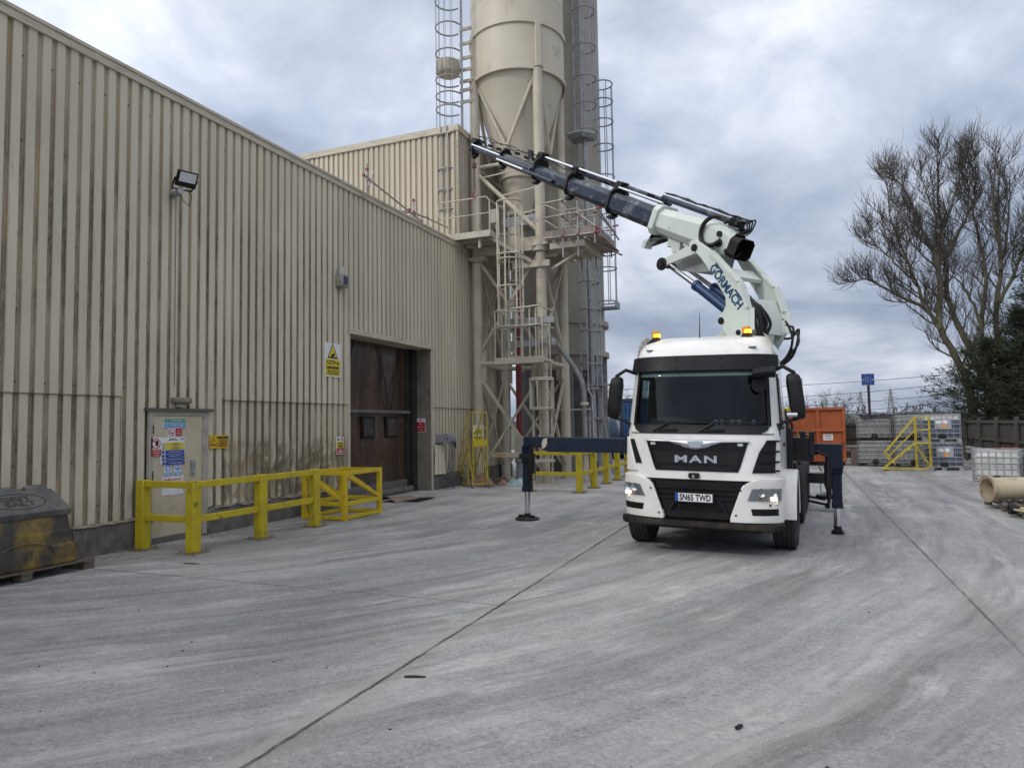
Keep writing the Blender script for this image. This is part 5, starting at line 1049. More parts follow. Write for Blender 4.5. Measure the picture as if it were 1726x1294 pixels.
f = MB(); f.box((1.0, .98, 2.02), (1.1, 1.12, 2.08)); part('yellow_cap', f, m_signy, tk, bevel=.01)
# stabilisers
f = MB(); f.prism([(-1.72, 1.30), (-1.5, 1.22), (.98, 1.20), (1.28, 1.32), (1.28, 1.56), (-1.72, 1.56)], lambda a, b, h: V((a, h, b)), 1.38, 1.82); f.box((-1.72, 1.36, 1.24), (-1.64, 1.84, 1.62)); f.box((1.22, 1.37, 1.3), (1.3, 1.83, 1.7)); f.bar((-1.6, 1.40, 1.62), (1.2, 1.40, 1.62), .012, .012); part('outrigger_box', f, m_navy, tk, bevel=.012)
f = MB(); f.box((1.0, 1.30, 1.22), (1.42, 1.9, 1.60)); f.box((1.36, 1.26, 1.32), (1.44, 1.36, 1.70)); f.bar((1.0, 1.3, 1.68), (1.44, 1.3, 1.68), .015, .015); part('valve_block', f, m_grime, tk, bevel=.05, seg=3)
for s in (-1, 1):
    f = MB(); x0, x1 = (-3.77, -1.7) if s < 0 else (1.2, 1.85)
    if s < 0: f.prism([(-3.77, 1.53), (-3.77, 1.30), (-3.55, 1.38), (-3.25, 1.25), (-1.7, 1.27), (-1.7, 1.53)], lambda a, b, h: V((a, h, b)), 1.44, 1.76)
    else: f.prism([(1.2, 1.27), (1.55, 1.34), (1.62, 1.30), (1.66, 1.10), (1.85, 1.10), (1.85, 1.50), (1.2, 1.50)], lambda a, b, h: V((a, h, b)), 1.44, 1.76)
    ob = part('outrigger_beam', f, m_navy, tk, bevel=.01)
    lx = -3.74 if s < 0 else 1.76; gz = lx*math.tan(TROLL)
    f = MB(); f.box((lx-.09, 1.50, 1.02), (lx+.09, 1.70, 1.36)); f.box((lx-.075, 1.52, .55), (lx+.075, 1.68, 1.02)); f.box((lx-.085, 1.51, .46), (lx+.085, 1.69, .56)); lg = part('outrigger_leg', f, m_navy, tk, bevel=.01)
    f = MB(); f.cyl((lx, 1.6, .13+gz), (lx, 1.6, .5), .055, 16); part('ram', f, m_rod, lg)
    f = MB(); f.tube([(lx-.12*s, 1.45, .55), (lx-.15*s, 1.42, .9), (lx-.13*s, 1.43, 1.3), (lx-.3*s, 1.45, 1.38)], .03, 6); f.tube([(lx-.1*s, 1.45, .7), (lx-.24*s, 1.4, .72), (lx-.24*s, 1.4, .88), (lx-.08*s, 1.45, .93)], .01, 5); f.box((lx-.13*s-.06, 1.44, .82), (lx-.13*s+.05, 1.54, 1.2)); f.box((lx-.13, 1.46, 1.1), (lx+.1, 1.74, 1.2)); part('hose', f, m_grime, lg, bevel=.006)
    f = MB(); r_ = .24 if s < 0 else .10; f.lathe([(r_*.98, gz+.005), (r_, gz+.03), (r_*.8, gz+.055), (.06, gz+.075), (.06, gz+.13), (0, gz+.13)], 28, (lx, 1.6, 0)); f.box((lx-.15 if s < 0 else lx-.06, 1.50, gz+.05), (lx+.17 if s < 0 else lx+.06, 1.56, gz+.10)); part('foot_pad', f, m_grime, lg)
f = MB(); f.prism([(-.03, .085), (.05, .11), (.05, .0), (.02, -.07), (-.05, -.1), (-.06, .0)], lambda a, b, h: V((-3.32+a, 1.438-h, 1.41+b)), 0, .003); part('sticker', f, mat('pale_sticker', (.45, .43, .36), .5), tk)
f = MB(); f.box((.5, 4.55, .60), (1.62, 4.75, .80)); f.box((1.56, 4.56, .50), (1.70, 4.72, 1.15)); f.cyl((1.63, 4.65, .36), (1.63, 4.65, .6), .05, 12); f.cyl((1.63, 4.65, .30), (1.63, 4.65, .36), .25, 24); f.tube([(1.5, 4.6, .85), (1.42, 4.6, .98), (1.58, 4.6, 1.02)], .015, 6); part('rear_stabiliser', f, m_frame, tk, bevel=.008)
f = MB(); f.bar((.9, 5.0, .25), (1.6, 4.6, .17), .05, .04); f.bar((.9, 5.1, .33), (1.55, 4.75, .26), .04, .04); f.cyl((1.6, 4.62, .10), (1.6, 4.62, .2), .05, 10); parts('rear_bracket', f, m_frame, tk)
# ---- crane: built in the boom's own upright plane (s along the boom, z up, o across)
CP, Cd, Cn = V((-.7, 12.56, 0)), V((-.819, .574, 0)), V((.574, .819, 0))
cw = lambda s, z, o=0: CP+Cd*s+Cn*o+V((0, 0, z))
def cprism(nm, poly, o0, o1, mt, par=tk, bevel=.008): f = MB(); f.prism(poly, lambda a, b, h: cw(a, b, h), o0, o1); return part(nm, f, mt, par, world=True, bevel=bevel)
f = MB(); c0 = cw(.58, 0, -.1); f.lathe([(.45, 1.1), (.45, 1.7), (.32, 1.8), (.30, 3.0), (.36, 3.0), (.36, 3.15)], 28, (c0.x, c0.y, 0)); part('crane_column', f, m_cran, tk, world=True)
cprism('column_head', [(.9, 2.7), (.3, 2.6), (-.25, 2.95), (-.38, 3.3), (-.30, 3.45), (.1, 3.5), (.9, 3.1)], -.28, .28, m_cran)
plate = [(.78, 5.03), (.72, 5.09), (.60, 5.07), (.29, 4.83), (-.05, 4.47), (-.31, 4.17), (-.46, 3.70), (-.45, 3.32), (-.32, 3.12), (-.1, 3.12), (.06, 3.4), (.15, 3.58), (.14, 3.64), (.07, 3.70), (.0, 3.80), (.0, 3.95), (.06, 4.05), (.25, 4.37), (.5, 4.72)]
p1 = cprism('boom_arm', plate, -.50, -.44, m_cran, bevel=.006); p2 = cprism('boom_arm', [(.62, 5.02), (.50, 5.03), (.29, 4.83), (-.31, 4.17), (-.46, 3.70), (-.45, 3.32), (-.25, 3.05), (0, 3.12), (.14, 3.6), (.0, 3.85), (.05, 4.03), (.25, 4.37), (.45, 4.72)], .44, .50, m_cran, bevel=.006)
f = MB()
for (a, b_) in (((-.36, 4.08), (-.46, 3.70)), ((-.46, 3.70), (-.45, 3.3)), ((.25, 4.78), (-.30, 4.14))): f.bar(cw(*a, -.44), cw(*a, -.36), .05, .05) if False else None
for a, b_ in (((.29, 4.81), (-.29, 4.16)), ((-.31, 4.14), (-.455, 3.70)), ((-.455, 3.70), (-.44, 3.34))):
    for o in (-.47, .47): f.bar(cw(*a, o), cw(*b_, o), .16, .035, tuple(Cn.cross(V((0, 0, 1)))) if False else (0, 0, 1))
parts('arm_flange', f, m_cran, tk, world=True)
cprism('arm_web', [(-.34, 3.9), (-.42, 3.66), (-.41, 3.30), (-.35, 3.30), (-.36, 3.64), (-.28, 3.88)], -.44, .44, m_cran); cprism('arm_web', [(.10, 4.5), (-.06, 4.32), (-.02, 4.26), (.14, 4.44)], -.44, .44, m_cran)
f = MB()
for s_, z_, r in ((.64, 4.94, .045), (.10, 3.56, .04), (-.25, 3.32, .03)): f.cyl(cw(s_, z_, -.53), cw(s_, z_, .53), r, 16); f.cyl(cw(s_, z_, -.52), cw(s_, z_, -.505), r*1.5, 16)
parts('pivot_pin', f, m_grime, tk, world=True)
for a, b_ in (((.30, 4.74), (.12, 4.56)), ((.12, 4.72), (.02, 4.60))): pass
ang = math.atan2(-.66, -.62)
tdir = (V((-.40, 0, 0)),)
def arm_text(body, s_, z_, size, par):
    e = (cw(-.30, 3.72, 0)-cw(.35, 4.62, 0)).normalized(); u_ = Cn.cross(e)*-1
    n_ = -Cn; u_ = n_.cross(e); Mx = Matrix.Identity(4)
    for i in range(3): Mx[i][0], Mx[i][1], Mx[i][2] = e[i], u_[i], n_[i]
    Mx.translation = cw(s_, z_, -.503); text(body, size, m_logo, par, Mx, sx=.92, bold=.006, ext=.003)
    return Mx
MX = arm_text('GORMACH', -.02, 4.13, .215, p1)
f = MB(); f.box((-.47, .085, 0), (-.22, .115, .003), M=MX); f.box((.18, .085, 0), (.43, .115, .003), M=MX); parts('logo_bar', f, m_logo, p1, world=True)
# linkage and main cylinders
for o in (-.38, .38): cprism('link', [(.58, 4.88), (.70, 5.02), (.95, 5.03), (1.56, 4.92), (1.62, 4.84), (1.52, 4.76), (1.42, 4.80), (1.0, 4.84)], o-.03, o+.03, m_cran)
cprism('boom_lug', [(1.42, 4.86), (1.30, 4.70), (.85, 4.56), (.42, 4.52), (.30, 4.85), (.40, 5.05), (.75, 5.15), (.95, 5.2)], -.2, .2, mat('lug_grey', (.30, .32, .31), .5, col2=(.2, .21, .2), scale=3))
f = MB(); f.cyl(cw(1.53, 4.84, -.46), cw(1.53, 4.84, .46), .07, 16); f.cyl(cw(1.53, 4.84, -.44), cw(1.53, 4.84, -.40), .12, 20); part('link_pin', f, m_grime, tk, world=True)
for o in (-.24, .24):
    a, m_, e = V(cw(1.52, 4.84, o)), V(cw(.82, 4.30, o)), V(cw(-.28, 3.40, o))
    f = MB(); f.cyl(a, m_, .048, 14); part('cylinder_rod', f, m_rod, tk, world=True)
    f = MB(); f.cyl(V(cw(.86, 4.33, o)), e, .088, 18); f.cyl(V(cw(.88, 4.345, o)), m_, .10, 18); part('boom_cylinder', f, mat('cylinder_blue', (.012, .038, .11), .3, coat=.3), tk, world=True)
f = MB(); f.cyl(cw(.1, 3.1, -.3), cw(.08, 3.5, -.3), .06, 12); part('lift_cylinder', f, m_rod, tk, world=True)
# telescopic boom: t along its axis, h across it, o sideways
BA = R(29); ev, mv = V((math.cos(BA), math.sin(BA))), V((-math.sin(BA), math.cos(BA)))
bt = lambda t, h, o=0: cw(ev.x*t+mv.x*h, ev.y*t+mv.y*h, o)
def octa(t, h0, h1, w, c): return [bt(t, a, o) for o, a in ((-w+c, h0), (w-c, h0), (w, h0+c*1.1), (w, h1-c), (w-c, h1), (-w+c, h1), (-w, h1-c), (-w, h0+c*1.1))]
def beam(nm, t0, t1, h0, h1, w, c, mt, **k): f = MB(); f.loft([octa(t, h0, h1, w, c) for t in (t0, t1)]); return part(nm, f, mt, tk, world=True, bevel=.012, **k)
f = MB(); rr = [octa(2.50, 4.06, 4.44, .22, .10), octa(2.60, 4.02, 4.50, .255, .10), octa(3.0, 3.98, 4.52, .26, .11), octa(3.6, 3.96, 4.48, .25, .11), octa(4.42, 3.95, 4.42, .245, .11)]; f.loft(rr, cap=False); f.loft([octa(4.38, 3.89, 4.47, .30, .10), octa(4.52, 3.89, 4.47, .30, .10)]); bb = part('boom_base', f, m_cran, tk, world=True, bevel=.01)
f = MB(); f.loft([octa(2.30, 4.03, 4.40, .215, .07), octa(2.62, 4.05, 4.40, .215, .07)], cap=False); f.loft([octa(2.60, 4.05, 4.40, .21, .07), octa(2.61, 4.06, 4.39, .20, .07)]); part('boom_rear_opening', f, m_grime, tk, world=True)
f = MB(); f.prism([(4.54, 3.9), (4.54, 3.72), (4.62, 3.66), (4.62, 3.56), (4.72, 3.56), (4.72, 3.70), (4.42, 3.86), (4.2, 3.9)], lambda a, b, h: bt(a, b, h), -.1, .1); f.prism([(3.75, 3.97), (3.70, 3.78), (3.85, 3.70), (3.95, 3.80), (4.05, 3.76), (4.1, 3.97)], lambda a, b, h: bt(a, b, h), -.08, .08); f.prism([(3.2, 3.98), (3.3, 3.90), (3.6, 3.90), (3.65, 3.98)], lambda a, b, h: bt(a, b, h), -.12, .12); parts('boom_bracket', f, m_cran, bb, world=True, bevel=.006)
secs = [(4.4, 6.0, 3.97, 4.39, .235), (5.9, 7.7, 3.99, 4.37, .21), (7.6, 9.3, 4.01, 4.35, .185), (9.2, 11.1, 4.03, 4.33, .16), (11.0, 12.75, 4.05, 4.29, .135)]
for t0, t1, h0, h1, w in secs: beam('boom_section', t0, t1, h0, h1, w, .08, m_cblue)
for t, h0, h1, w in ((5.98, 3.93, 4.46, .265), (7.66, 3.95, 4.46, .24), (9.22, 3.98, 4.50, .215), (11.02, 4.0, 4.40, .19), (12.72, 3.99, 4.38, .16)):
    f = MB(); f.loft([octa(t-.035, h0, h1, w, .08), octa(t+.035, h0, h1, w, .08)]); f.prism([(t-.05, h0+.02), (t+.16, h0-.10), (t+.04, h0-.12), (t-.1, h0-.02)], lambda a, b, h: bt(a, b, h), -.07, .07)
    f.prism([(t-.09, h1-.02), (t+.09, h1-.02), (t+.09, h1+.16), (t-.09, h1+.16)], lambda a, b, h: bt(a, b, h), -.11, .11) if t < 9.5 else f.prism([(t-.06, h1-.02), (t+.06, h1-.02), (t+.06, h1+.05), (t-.06, h1+.05)], lambda a, b, h: bt(a, b, h), -.08, .08)
    part('section_collar', f, m_grime, tk, world=True, bevel=.008)
def rodp(nm, t0, t1, h, o, r, mt): f = MB(); f.cyl(bt(t0, h, o), bt(t1, h, o), r, 14); return part(nm, f, mt, tk, world=True)
rodp('extension_cylinder', 2.55, 4.6, 4.60, -.06, .055, m_cblue); rodp('extension_cylinder', 4.5, 6.0, 4.53, .08, .06, m_cblue); rodp('extension_rod', 4.5, 5.9, 4.50, -.12, .03, m_rod)
rodp('extension_rod', 5.95, 7.66, 4.58, -.05, .032, m_rod); rodp('extension_rod', 7.66, 9.2, 4.57, -.03, .03, m_rod); rodp('extension_cylinder', 6.0, 7.7, 4.50, .09, .05, m_cblue)
rodp('extension_cylinder', 8.2, 9.6, 4.12, -.23, .045, m_cblue); rodp('extension_rod', 9.5, 11.05, 4.13, -.22, .03, m_rod); rodp('extension_cylinder', 9.3, 11.1, 4.20, -.20, .045, m_cblue); rodp('extension_rod', 11.0, 12.7, 4.24, -.18, .026, m_rod)
f = MB()
for k in range(5):
    q = [bt(lerp(4.6, 12.6, t), 4.46+.03*k % .06+.06*abs(math.sin(t*21+k)), -.08+.05*k+.03*math.sin(t*17+k)) for t in [i/40 for i in range(41)] if True]
    f.tube(q[:(41 if k < 2 else 14)], .012, 5)
for k in range(3): f.tube([bt(lerp(2.4, 4.6, i/8), 4.70+.02*math.sin(i*2+k), -.05+.05*k) for i in range(9)], .011, 5)
f.tube([bt(9.2+.5*math.sin(a/12*math.pi)*.3, 4.5+.12*math.sin(a/12*math.pi), lerp(-.2, .15, a/12)) for a in range(13)], .02, 6); f.tube([bt(7.7, 4.5+.1*math.sin(a/8*math.pi), lerp(-.2, .2, a/8)) for a in range(9)], .018, 6)
for t, h in ((9.5, 4.42), (9.9, 4.40), (10.4, 4.42), (11.4, 4.36), (11.9, 4.36), (12.4, 4.38), (5.0, 4.55), (6.6, 4.5)): f.box((-.06, -.05, -.03), (.06, .05, .04), M=Matrix.Translation(bt(t, h, -.03)) @ Matrix.Rotation(BA, 4, Cn))
part('boom_hose', f, m_grime, tk, world=True)
f = MB(); f.tube(spl([cw(s_, z_, -.31) for s_, z_ in ((.22, 5.0), (.42, 4.96), (.60, 5.04), (.66, 5.20), (.58, 5.38), (.38, 5.46), (.18, 5.40), (.08, 5.28))]), .04, 10)
f.tube([bt(2.5+.1*k, 4.62+.05*(k % 2), -.15+.06*k) for k in range(5)]+[bt(2.5, 4.5, .1)], .04, 6)
for k in range(4): f.tube(spl([bt(2.55, 4.62, -.13+.08*k), bt(2.40, 4.68+.02*k, -.13+.08*k), bt(2.32+.03*k, 4.56, -.11+.08*k), bt(2.5, 4.44, -.1+.08*k)]), .014, 6)
f.box((-.13, -.12, -.07), (.13, .12, .07), M=Matrix.Translation(bt(2.66, 4.60, 0)) @ Matrix.Rotation(BA, 4, Cn)); f.cyl(bt(2.72, 4.36, -.30), bt(2.72, 4.36, -.24), .05, 12); f.cyl(bt(2.66, 4.2, -.30), bt(2.66, 4.2, -.24), .06, 12)
part('hydraulic_hose', f, m_grime, tk, world=True)
f = MB()
for k in range(4):
    o = .46+.035*k; q_ = (0, .05, -.03, .04)[k]; f.tube(spl([cw(-.30, 3.62-.13*k+q_, .36+.03*k), cw(-.44-q_, 3.56-.10*k, o), cw(-.53-.025*k, 3.36+q_, o+.04), cw(-.55-.02*k+q_, 3.15, o+.03), cw(-.44, 2.92, o+q_), cw(-.26, 2.75, o-.1)]), .021, 7)
for k in range(6):
    q_ = random.uniform(-.04, .04); f.tube(spl([cw(-.30-.02*k, 4.02-.05*k, -.40+.045*k), cw(-.45+q_, 3.72+q_, -.38+.05*k), cw(-.50-q_*.6, 3.48, -.33+.055*k+q_), cw(-.46+q_, 3.24, -.30+.05*k), cw(-.3, 2.95, -.25+.05*k)]), .026, 7)
part('hose_bundle', f, m_grime, tk, world=True)
f = MB(); f.prism([(12.70, 3.95), (12.95, 4.02), (13.0, 4.30), (12.9, 4.42), (12.70, 4.36)], lambda a, b, h: bt(a, b, h), -.12, .12); f.cyl(bt(12.85, 4.1, -.16), bt(12.85, 4.1, .16), .05, 12); f.prism([(9.55, 4.42), (9.75, 4.42), (9.85, 4.62), (9.70, 4.62)], lambda a, b, h: bt(a, b, h), -.1, .0); hd = part('boom_head', f, m_grime, tk, world=True, bevel=.01)
f = MB(); c_ = V(bt(12.8, 4.0, 0)); z = c_.z
for k in range(14):
    zz = z-.05-.075*k; rx = (k % 2); ring = [c_+V(((.03*math.cos(a) if rx else 0), (0 if rx else .03*math.cos(a)), zz-c_.z+.05*math.sin(a))) for a in [j*math.pi/4 for j in range(8)]]; f.tube(ring, .009, 5, closed=True)
f.box((c_.x-.05, c_.y-.04, z-.42), (c_.x+.05, c_.y+.04, z-.28)); part('chain', f, mat('rusty_chain', (.10, .045, .03), .7, .3), hd, world=True)
f = MB(); f.tube([c_+V((p[0], 0, p[1]-1.08)) for p in ((0, 0), (0, -.05), (-.04, -.09), (-.07, -.14), (-.04, -.20), (.03, -.20), (.06, -.15))], [.02, .02, .025, .028, .028, .022, .012], 8); part('hook', f, m_red, hd, world=True)
# ---------------------------------------------------------------- right hand yard
m_or = mat('orange_skip_paint', (.34, .075, .013), .6, col2=(.26, .058, .012), scale=2.5, dirt=(.05, .028, .018), dscale=3.2, dlo=.62, dhi=.69, bump=.1)
sk = thing('orange_skip', 'tall orange steel skip container with ribs behind the lorry', 'skip', (.75, 32, 0))
f = MB(); f.box((-.45, 31.2, .16), (1.92, 36.5, 2.34)); part('body', f, m_or, sk, world=True, bevel=.015)
f = MB()
for x in (-.1, .93): f.box((x-.07, 31.12, .2), (x+.07, 31.2, 2.3))
f.box((-.45, 31.10, 1.38), (1.95, 31.2, 1.5)); f.box((-.48, 31.1, 2.26), (1.96, 31.2, 2.36)); f.box((1.85, 31.11, .2), (1.95, 31.2, 2.26)); f.box((-.45, 31.1, .16), (1.95, 31.2, .30)); f.box((-.03, 31.13, .82), (.86, 31.2, .88))
for y in (32.5, 33.8, 35.1): f.box((1.92, y-.06, .2), (2.0, y+.06, 2.3))
parts('rib', f, m_or, sk, world=True, bevel=.01)
f = MB(); f.lathe([(.15, 0), (.22, .02), (.22, .10), (.15, .12)], 16, (.43, 31.05, 1.02), 'y'); f.box((.20, 31.0, .95), (.66, 31.1, 1.25)); f.tube([(.16, 31.02, 1.42), (.16, 31.02, 1.05), (.3, 31.02, .85), (.56, 31.02, .85), (.70, 31.02, 1.05), (.70, 31.02, 1.42)], .03, 6); f.box((.28, 31.0, 1.1), (.58, 31.1, 1.4)); part('clamp', f, mat('ochre_paint', (.34, .22, .02), .5, col2=(.2, .13, .02), scale=6), sk, world=True, bevel=.01)
f = MB(); f.cyl((-.3, 31.6, .1), (1.8, 31.6, .1), .1, 12); f.box((-.4, 31.3, .02), (1.9, 36, .16)); part('skid', f, m_frame, sk, world=True)
sign('skip_open_sign', 'small white OPEN sign on the orange skip', 0, 0, .36, .24, [('text', m_ink, 0, .05, .10, 'OPEN', 1, .003), ('lines', m_ink, [(0, -.05, .26, .03)])], M=frame((1.30, 31.192, 1.15), (1, 0, 0), (0, 0, 1)))
m_blu = mat('blue_container', (.018, .075, .19), .5, col2=(.014, .055, .14), scale=2, dirt=(.08, .06, .05), dscale=2, dlo=.66, dhi=.75)
bc_ = thing('blue_container', 'blue steel container end seen between lorry cab and mirror', 'container', (-7.3, 38, 0))
f = MB(); f.box((-8.4, 36.05, .15), (-6.0, 42, 3.0))
for i in range(11): f.box((-8.28+i*.21, 36.0, .3), (-8.16+i*.21, 36.06, 2.85))
part('body', f, m_blu, bc_, world=True, bevel=.01); f = MB(); f.box((-8.45, 35.98, 2.98), (-5.95, 42, 3.14)); f.box((-8.45, 35.98, 0), (-8.3, 36.1, 2.98)); f.box((-8.45, 35.98, 0), (-5.95, 36.1, .2)); part('frame', f, mat('navy_trim', (.03, .045, .07), .5), bc_, world=True, bevel=.01)
vn = thing('parked_van', 'grey blue van nose on partly hidden beyond the far silo', 'van', (-9.6, 34.5, 0))
m_van = mat('van_paint', (.10, .12, .15), .3, coat=.5)
vs_ = [[V((x*(1 if z < 1.2 else lerp(1, .82, (z-1.2)/.95)), y, z)) for x, y in ((-.95, f0_), (.95, f0_), (.98, f0_+.5), (.98, 5), (-.98, 5), (-.98, f0_+.5))] for z, f0_ in ((.35, .1), (.9, 0), (1.15, .3), (1.9, 1.0), (2.15, 1.4), (2.2, 1.9))]
f = MB(); f.loft(vs_); vb = part('body', f, m_van, vn, bevel=.06, seg=3)
f = MB(); f.add([V((-.80, .40, 1.25)), V((.80, .40, 1.25)), V((.72, .99, 1.92)), V((-.72, .99, 1.92))], [(0, 1, 2, 3)]); part('windscreen', f, mat('dark_glass', (.02, .03, .04), .06), vn)
for s in (-1, 1):
    f = MB(); f.box((s*.7-.18, -.03, .75), (s*.7+.18, .06, .98)); part('headlight', f, mat('lamp_white', (.45, .46, .46), .3), vn, bevel=.03)
    for y in (.9, 4.0): f = MB(); f.lathe([(.2, -.1), (.33, -.1), (.35, 0), (.33, .1), (.2, .1)], 20, (s*.9, y, .35), 'x'); part('wheel', f, m_tyre, vn)
vn.location = (-9.55, 34.0, 0); vn.rotation_euler = (0, 0, R(4))
# bulk liquid tanks
m_cage = mat('cage_tube', (.40, .41, .42), .45, .6, col2=(.28, .29, .30), scale=5)
m_bott = {'white': mat('white_tank', (.52, .53, .515), .35, col2=(.42, .43, .415), scale=3), 'blue': mat('blue_tank', (.085, .115, .165), .35, col2=(.06, .08, .12), scale=2), 'dull': mat('dull_tank', (.23, .233, .22), .45, col2=(.15, .155, .145), scale=2)}
def ibc(label, loc, rz, kind, group, W_=1.06, D_=.92, H_=.99, pal='steel', labels=True):
    r = thing('tank_container', label, 'tank', loc, (0, 0, rz), group); b = m_bott[kind]
    f = MB(); f.loft([rrect(-W_/2+.03+k, W_/2-.03-k, -D_/2+.03+k, D_/2-.03-k, z, .12) for z, k in ((.14, .06), (.17, .02), (.22, 0), (.45, .0), (.47, .012), (.49, 0), (.86, 0), (.92, .03), (.95, .08))]); bo = part('bottle', f, b, r, sharp=60)
    if 'pale top' in label: f = MB(); f.loft([rrect(-W_/2+.027+k, W_/2-.027-k, -D_/2+.027+k, D_/2-.027-k, z, .12) for z, k in ((.78, 0), (.862, 0), (.925, .028), (.953, .08))]); part('empty_top', f, m_bott['white'], bo, sharp=60)
    f = MB(); f.lathe([(.09, .95), (.09, .985), (0, .985)], 14, (0, 0, 0)); part('cap', f, m_frame, bo)
    f = MB(); nx, ny = 6, 5
    hz = [.16, .31, .47, .63, .79, .94]
    for z in hz: f.tube([q for q in rrect(-W_/2, W_/2, -D_/2, D_/2, z, .07)], .011, 5, closed=True)
    f.tube([q for q in rrect(-W_/2, W_/2, -D_/2, D_/2, H_-.012, .07)], .014, 5, closed=True)
    for i in range(nx+1):
        x = lerp(-W_/2+.06, W_/2-.06, i/nx)
        for y in (-D_/2, D_/2): f.cyl((x, y, .12), (x, y, H_-.01), .0095, 5)
    for i in range(ny+1):
        y = lerp(-D_/2+.06, D_/2-.06, i/ny)
        for x in (-W_/2, W_/2): f.cyl((x, y, .12), (x, y, H_-.01), .0095, 5)
    for y in (-.15, .15): f.bar((-W_/2, y, H_-.01), (W_/2, y, H_-.01), .03, .015)
    part('cage', f, m_cage, r)
    f = MB()
    if pal == 'steel':
        f.box((-W_/2, -D_/2, .10), (W_/2, D_/2, .13))
        for x in (-W_/2+.07, 0, W_/2-.07):
            for y in (-D_/2+.05, D_/2-.05): f.box((x-.07, y-.05, 0), (x+.07, y+.05, .10))
        mt = m_lgrey
    else:
        f.box((-W_/2, -D_/2, .10), (W_/2, D_/2, .135)); mt = m_dark
        for x in (-W_/2+.07, 0, W_/2-.07): f.box((x-.07, -D_/2, 0), (x+.07, D_/2, .10))
    part('pallet', f, mt, r)
    f = MB(); f.box((-.12, -D_/2-.02, .14), (.12, -D_/2+.03, .17)); f.lathe([(.05, -.08), (.09, -.06), (.09, 0)], 12, (0, -D_/2+.03, .22), 'y'); part('valve', f, m_frame, r)
    if labels:
        f = MB(); f.box((-.22, -D_/2-.016, .46), (.30, -D_/2-.008, .84)); pn = part('label_plate', f, mat('plate_grey', (.30, .31, .33), .5), r)
        f = MB(); f.box((.0, -D_/2-.019, .50), (.13, -D_/2-.016, .60)); part('label', f, mat('label_orange', (.72, .28, .02), .5), pn)
        f = MB(); f.box((-.18, -D_/2-.019, .66), (.0, -D_/2-.016, .76)); f.box((.04, -D_/2-.019, .66), (.18, -D_/2-.016, .78)); part('label', f, m_white, pn)
    return r
G1 = 'bulk tanks at the back of the yard'
A_ = R(-6)
ibc('blue bulk tank with two stickers, lower of the blue stack', (4.97, 29.2, 0), A_, 'blue', G1, 1.18); ibc('blue bulk tank with pale top, upper of the blue stack', (4.95, 29.2, 1.0), A_, 'blue', G1, 1.18)
f = MB(); f.loft([rrect(4.95-.53, 4.95+.53, 29.2-.44, 29.2+.44, 1.86+z, .1) for z in (0, .075)])
ibc('dull white bulk tank lowest at the left of the white stack', (3.0, 31.3, 0), A_, 'dull', G1, 1.25, pal='black', labels=False); ibc('dull white bulk tank on top at the left of the white stack', (3.0, 31.3, 1.0), A_, 'dull', G1, 1.25, pal='black', labels=False)
ibc('dull white bulk tank lowest behind the yellow steps', (4.28, 31.0, 0), A_, 'dull', G1, 1.2, pal='black', labels=False); ibc('dull white bulk tank on top behind the yellow steps', (4.28, 31.0, 1.0), A_, 'dull', G1, 1.2, pal='black', labels=False)
ibc('shaded blue bulk tank lowest, tucked behind the blue stack', (5.2, 30.5, 0), A_, 'blue', G1, 1.15, labels=False); ibc('shaded blue bulk tank on top, tucked behind the blue stack', (5.2, 30.5, 1.0), A_, 'blue', G1, 1.15, labels=False)
pt_ = thing('black_pallet', 'black plastic pallet lying on top of the white tank stack', 'pallet', (3.4, 31.2, 1.995))
f = MB(); f.box((-.95, -.5, .0), (.75, .5, .035))
for x in (-.9, -.1, .65): f.box((x-.05, -.5, .035), (x+.05, .5, .06))
part('deck', f, m_dark, pt_)
f = MB(); f.box((-.03, -.02, 0), (.03, .02, .02)); 
G2 = 'white tanks by the cream pipe'
ibc('clean white bulk tank with grey plate, nearest the blue stack on the right', (5.14, 22.6, 0), R(-18), 'white', G2, 1.1, .98, labels=False); ibc('clean white bulk tank cut by the right picture edge', (6.3, 22.1, 0), R(-14), 'white', G2, 1.1, .98, labels=False)
f = MB(); f.grid(lambda u, v: V((5.05+u*.55, 22.3+v*.3, 1.01+.03*noise.noise(V((u*4, v*4, 1))))), 8, 6); tag(part('red_cloth', f, mat('faded_red', (.40, .12, .12), .8), None), 'faded red rag lying on top of the clean white tank', 'cloth')
bd = thing('brown_board', 'brown board leaning beside the white tank stack', 'board', (2.35, 31.0, 0))
f = MB(); f.box((2.1, 31.0, 0), (2.65, 31.05, .75)); f.box((2.08, 30.98, .72), (2.67, 31.06, .76)); part('board', f, mat('brown_ply', (.085, .06, .05), .8, col2=(.12, .09, .08), scale=4), bd, world=True)
# timber fence and crash rail
m_fen = mat('weathered_timber', (.075, .068, .058), .9, col2=(.045, .041, .034), scale=2, stretch=(6, 6, .7), bump=.3, bscale=20)
def fence(name, label, a, b, h, side):
    r = thing(name, label, 'fence', (*a, 0)); A, B_ = V((*a, 0)), V((*b, 0)); L_ = (B_-A).length; d = (B_-A)/L_; n = V((d.y, -d.x, 0))*side
    f = MB(); x = 0; k = 0
    while x < L_: f.bar(A+d*(x+.07)+n*(.012*(k % 2))+V((0, 0, .05)), A+d*(x+.07)+n*(.012*(k % 2))+V((0, 0, h-.06+random.uniform(-.02, .02))), .135, .02, n); x += .14; k += 1
    part('board_panel', f, m_fen, r, world=True)
    for z in (.35, 1.0, h-.12): f = MB(); f.bar(A+n*.05+V((0, 0, z)), B_+n*.05+V((0, 0, z)), .06, .09); part('rail', f, m_fen, r, world=True)
    x = 0
    while x <= L_+.1: f = MB(); p = A+d*x+n*.10; f.box((p.x-.06, p.y-.06, 0), (p.x+.06, p.y+.06, h+.06)); part('post', f, m_fen, r, world=True, bevel=.01); x += 2.55
    return r
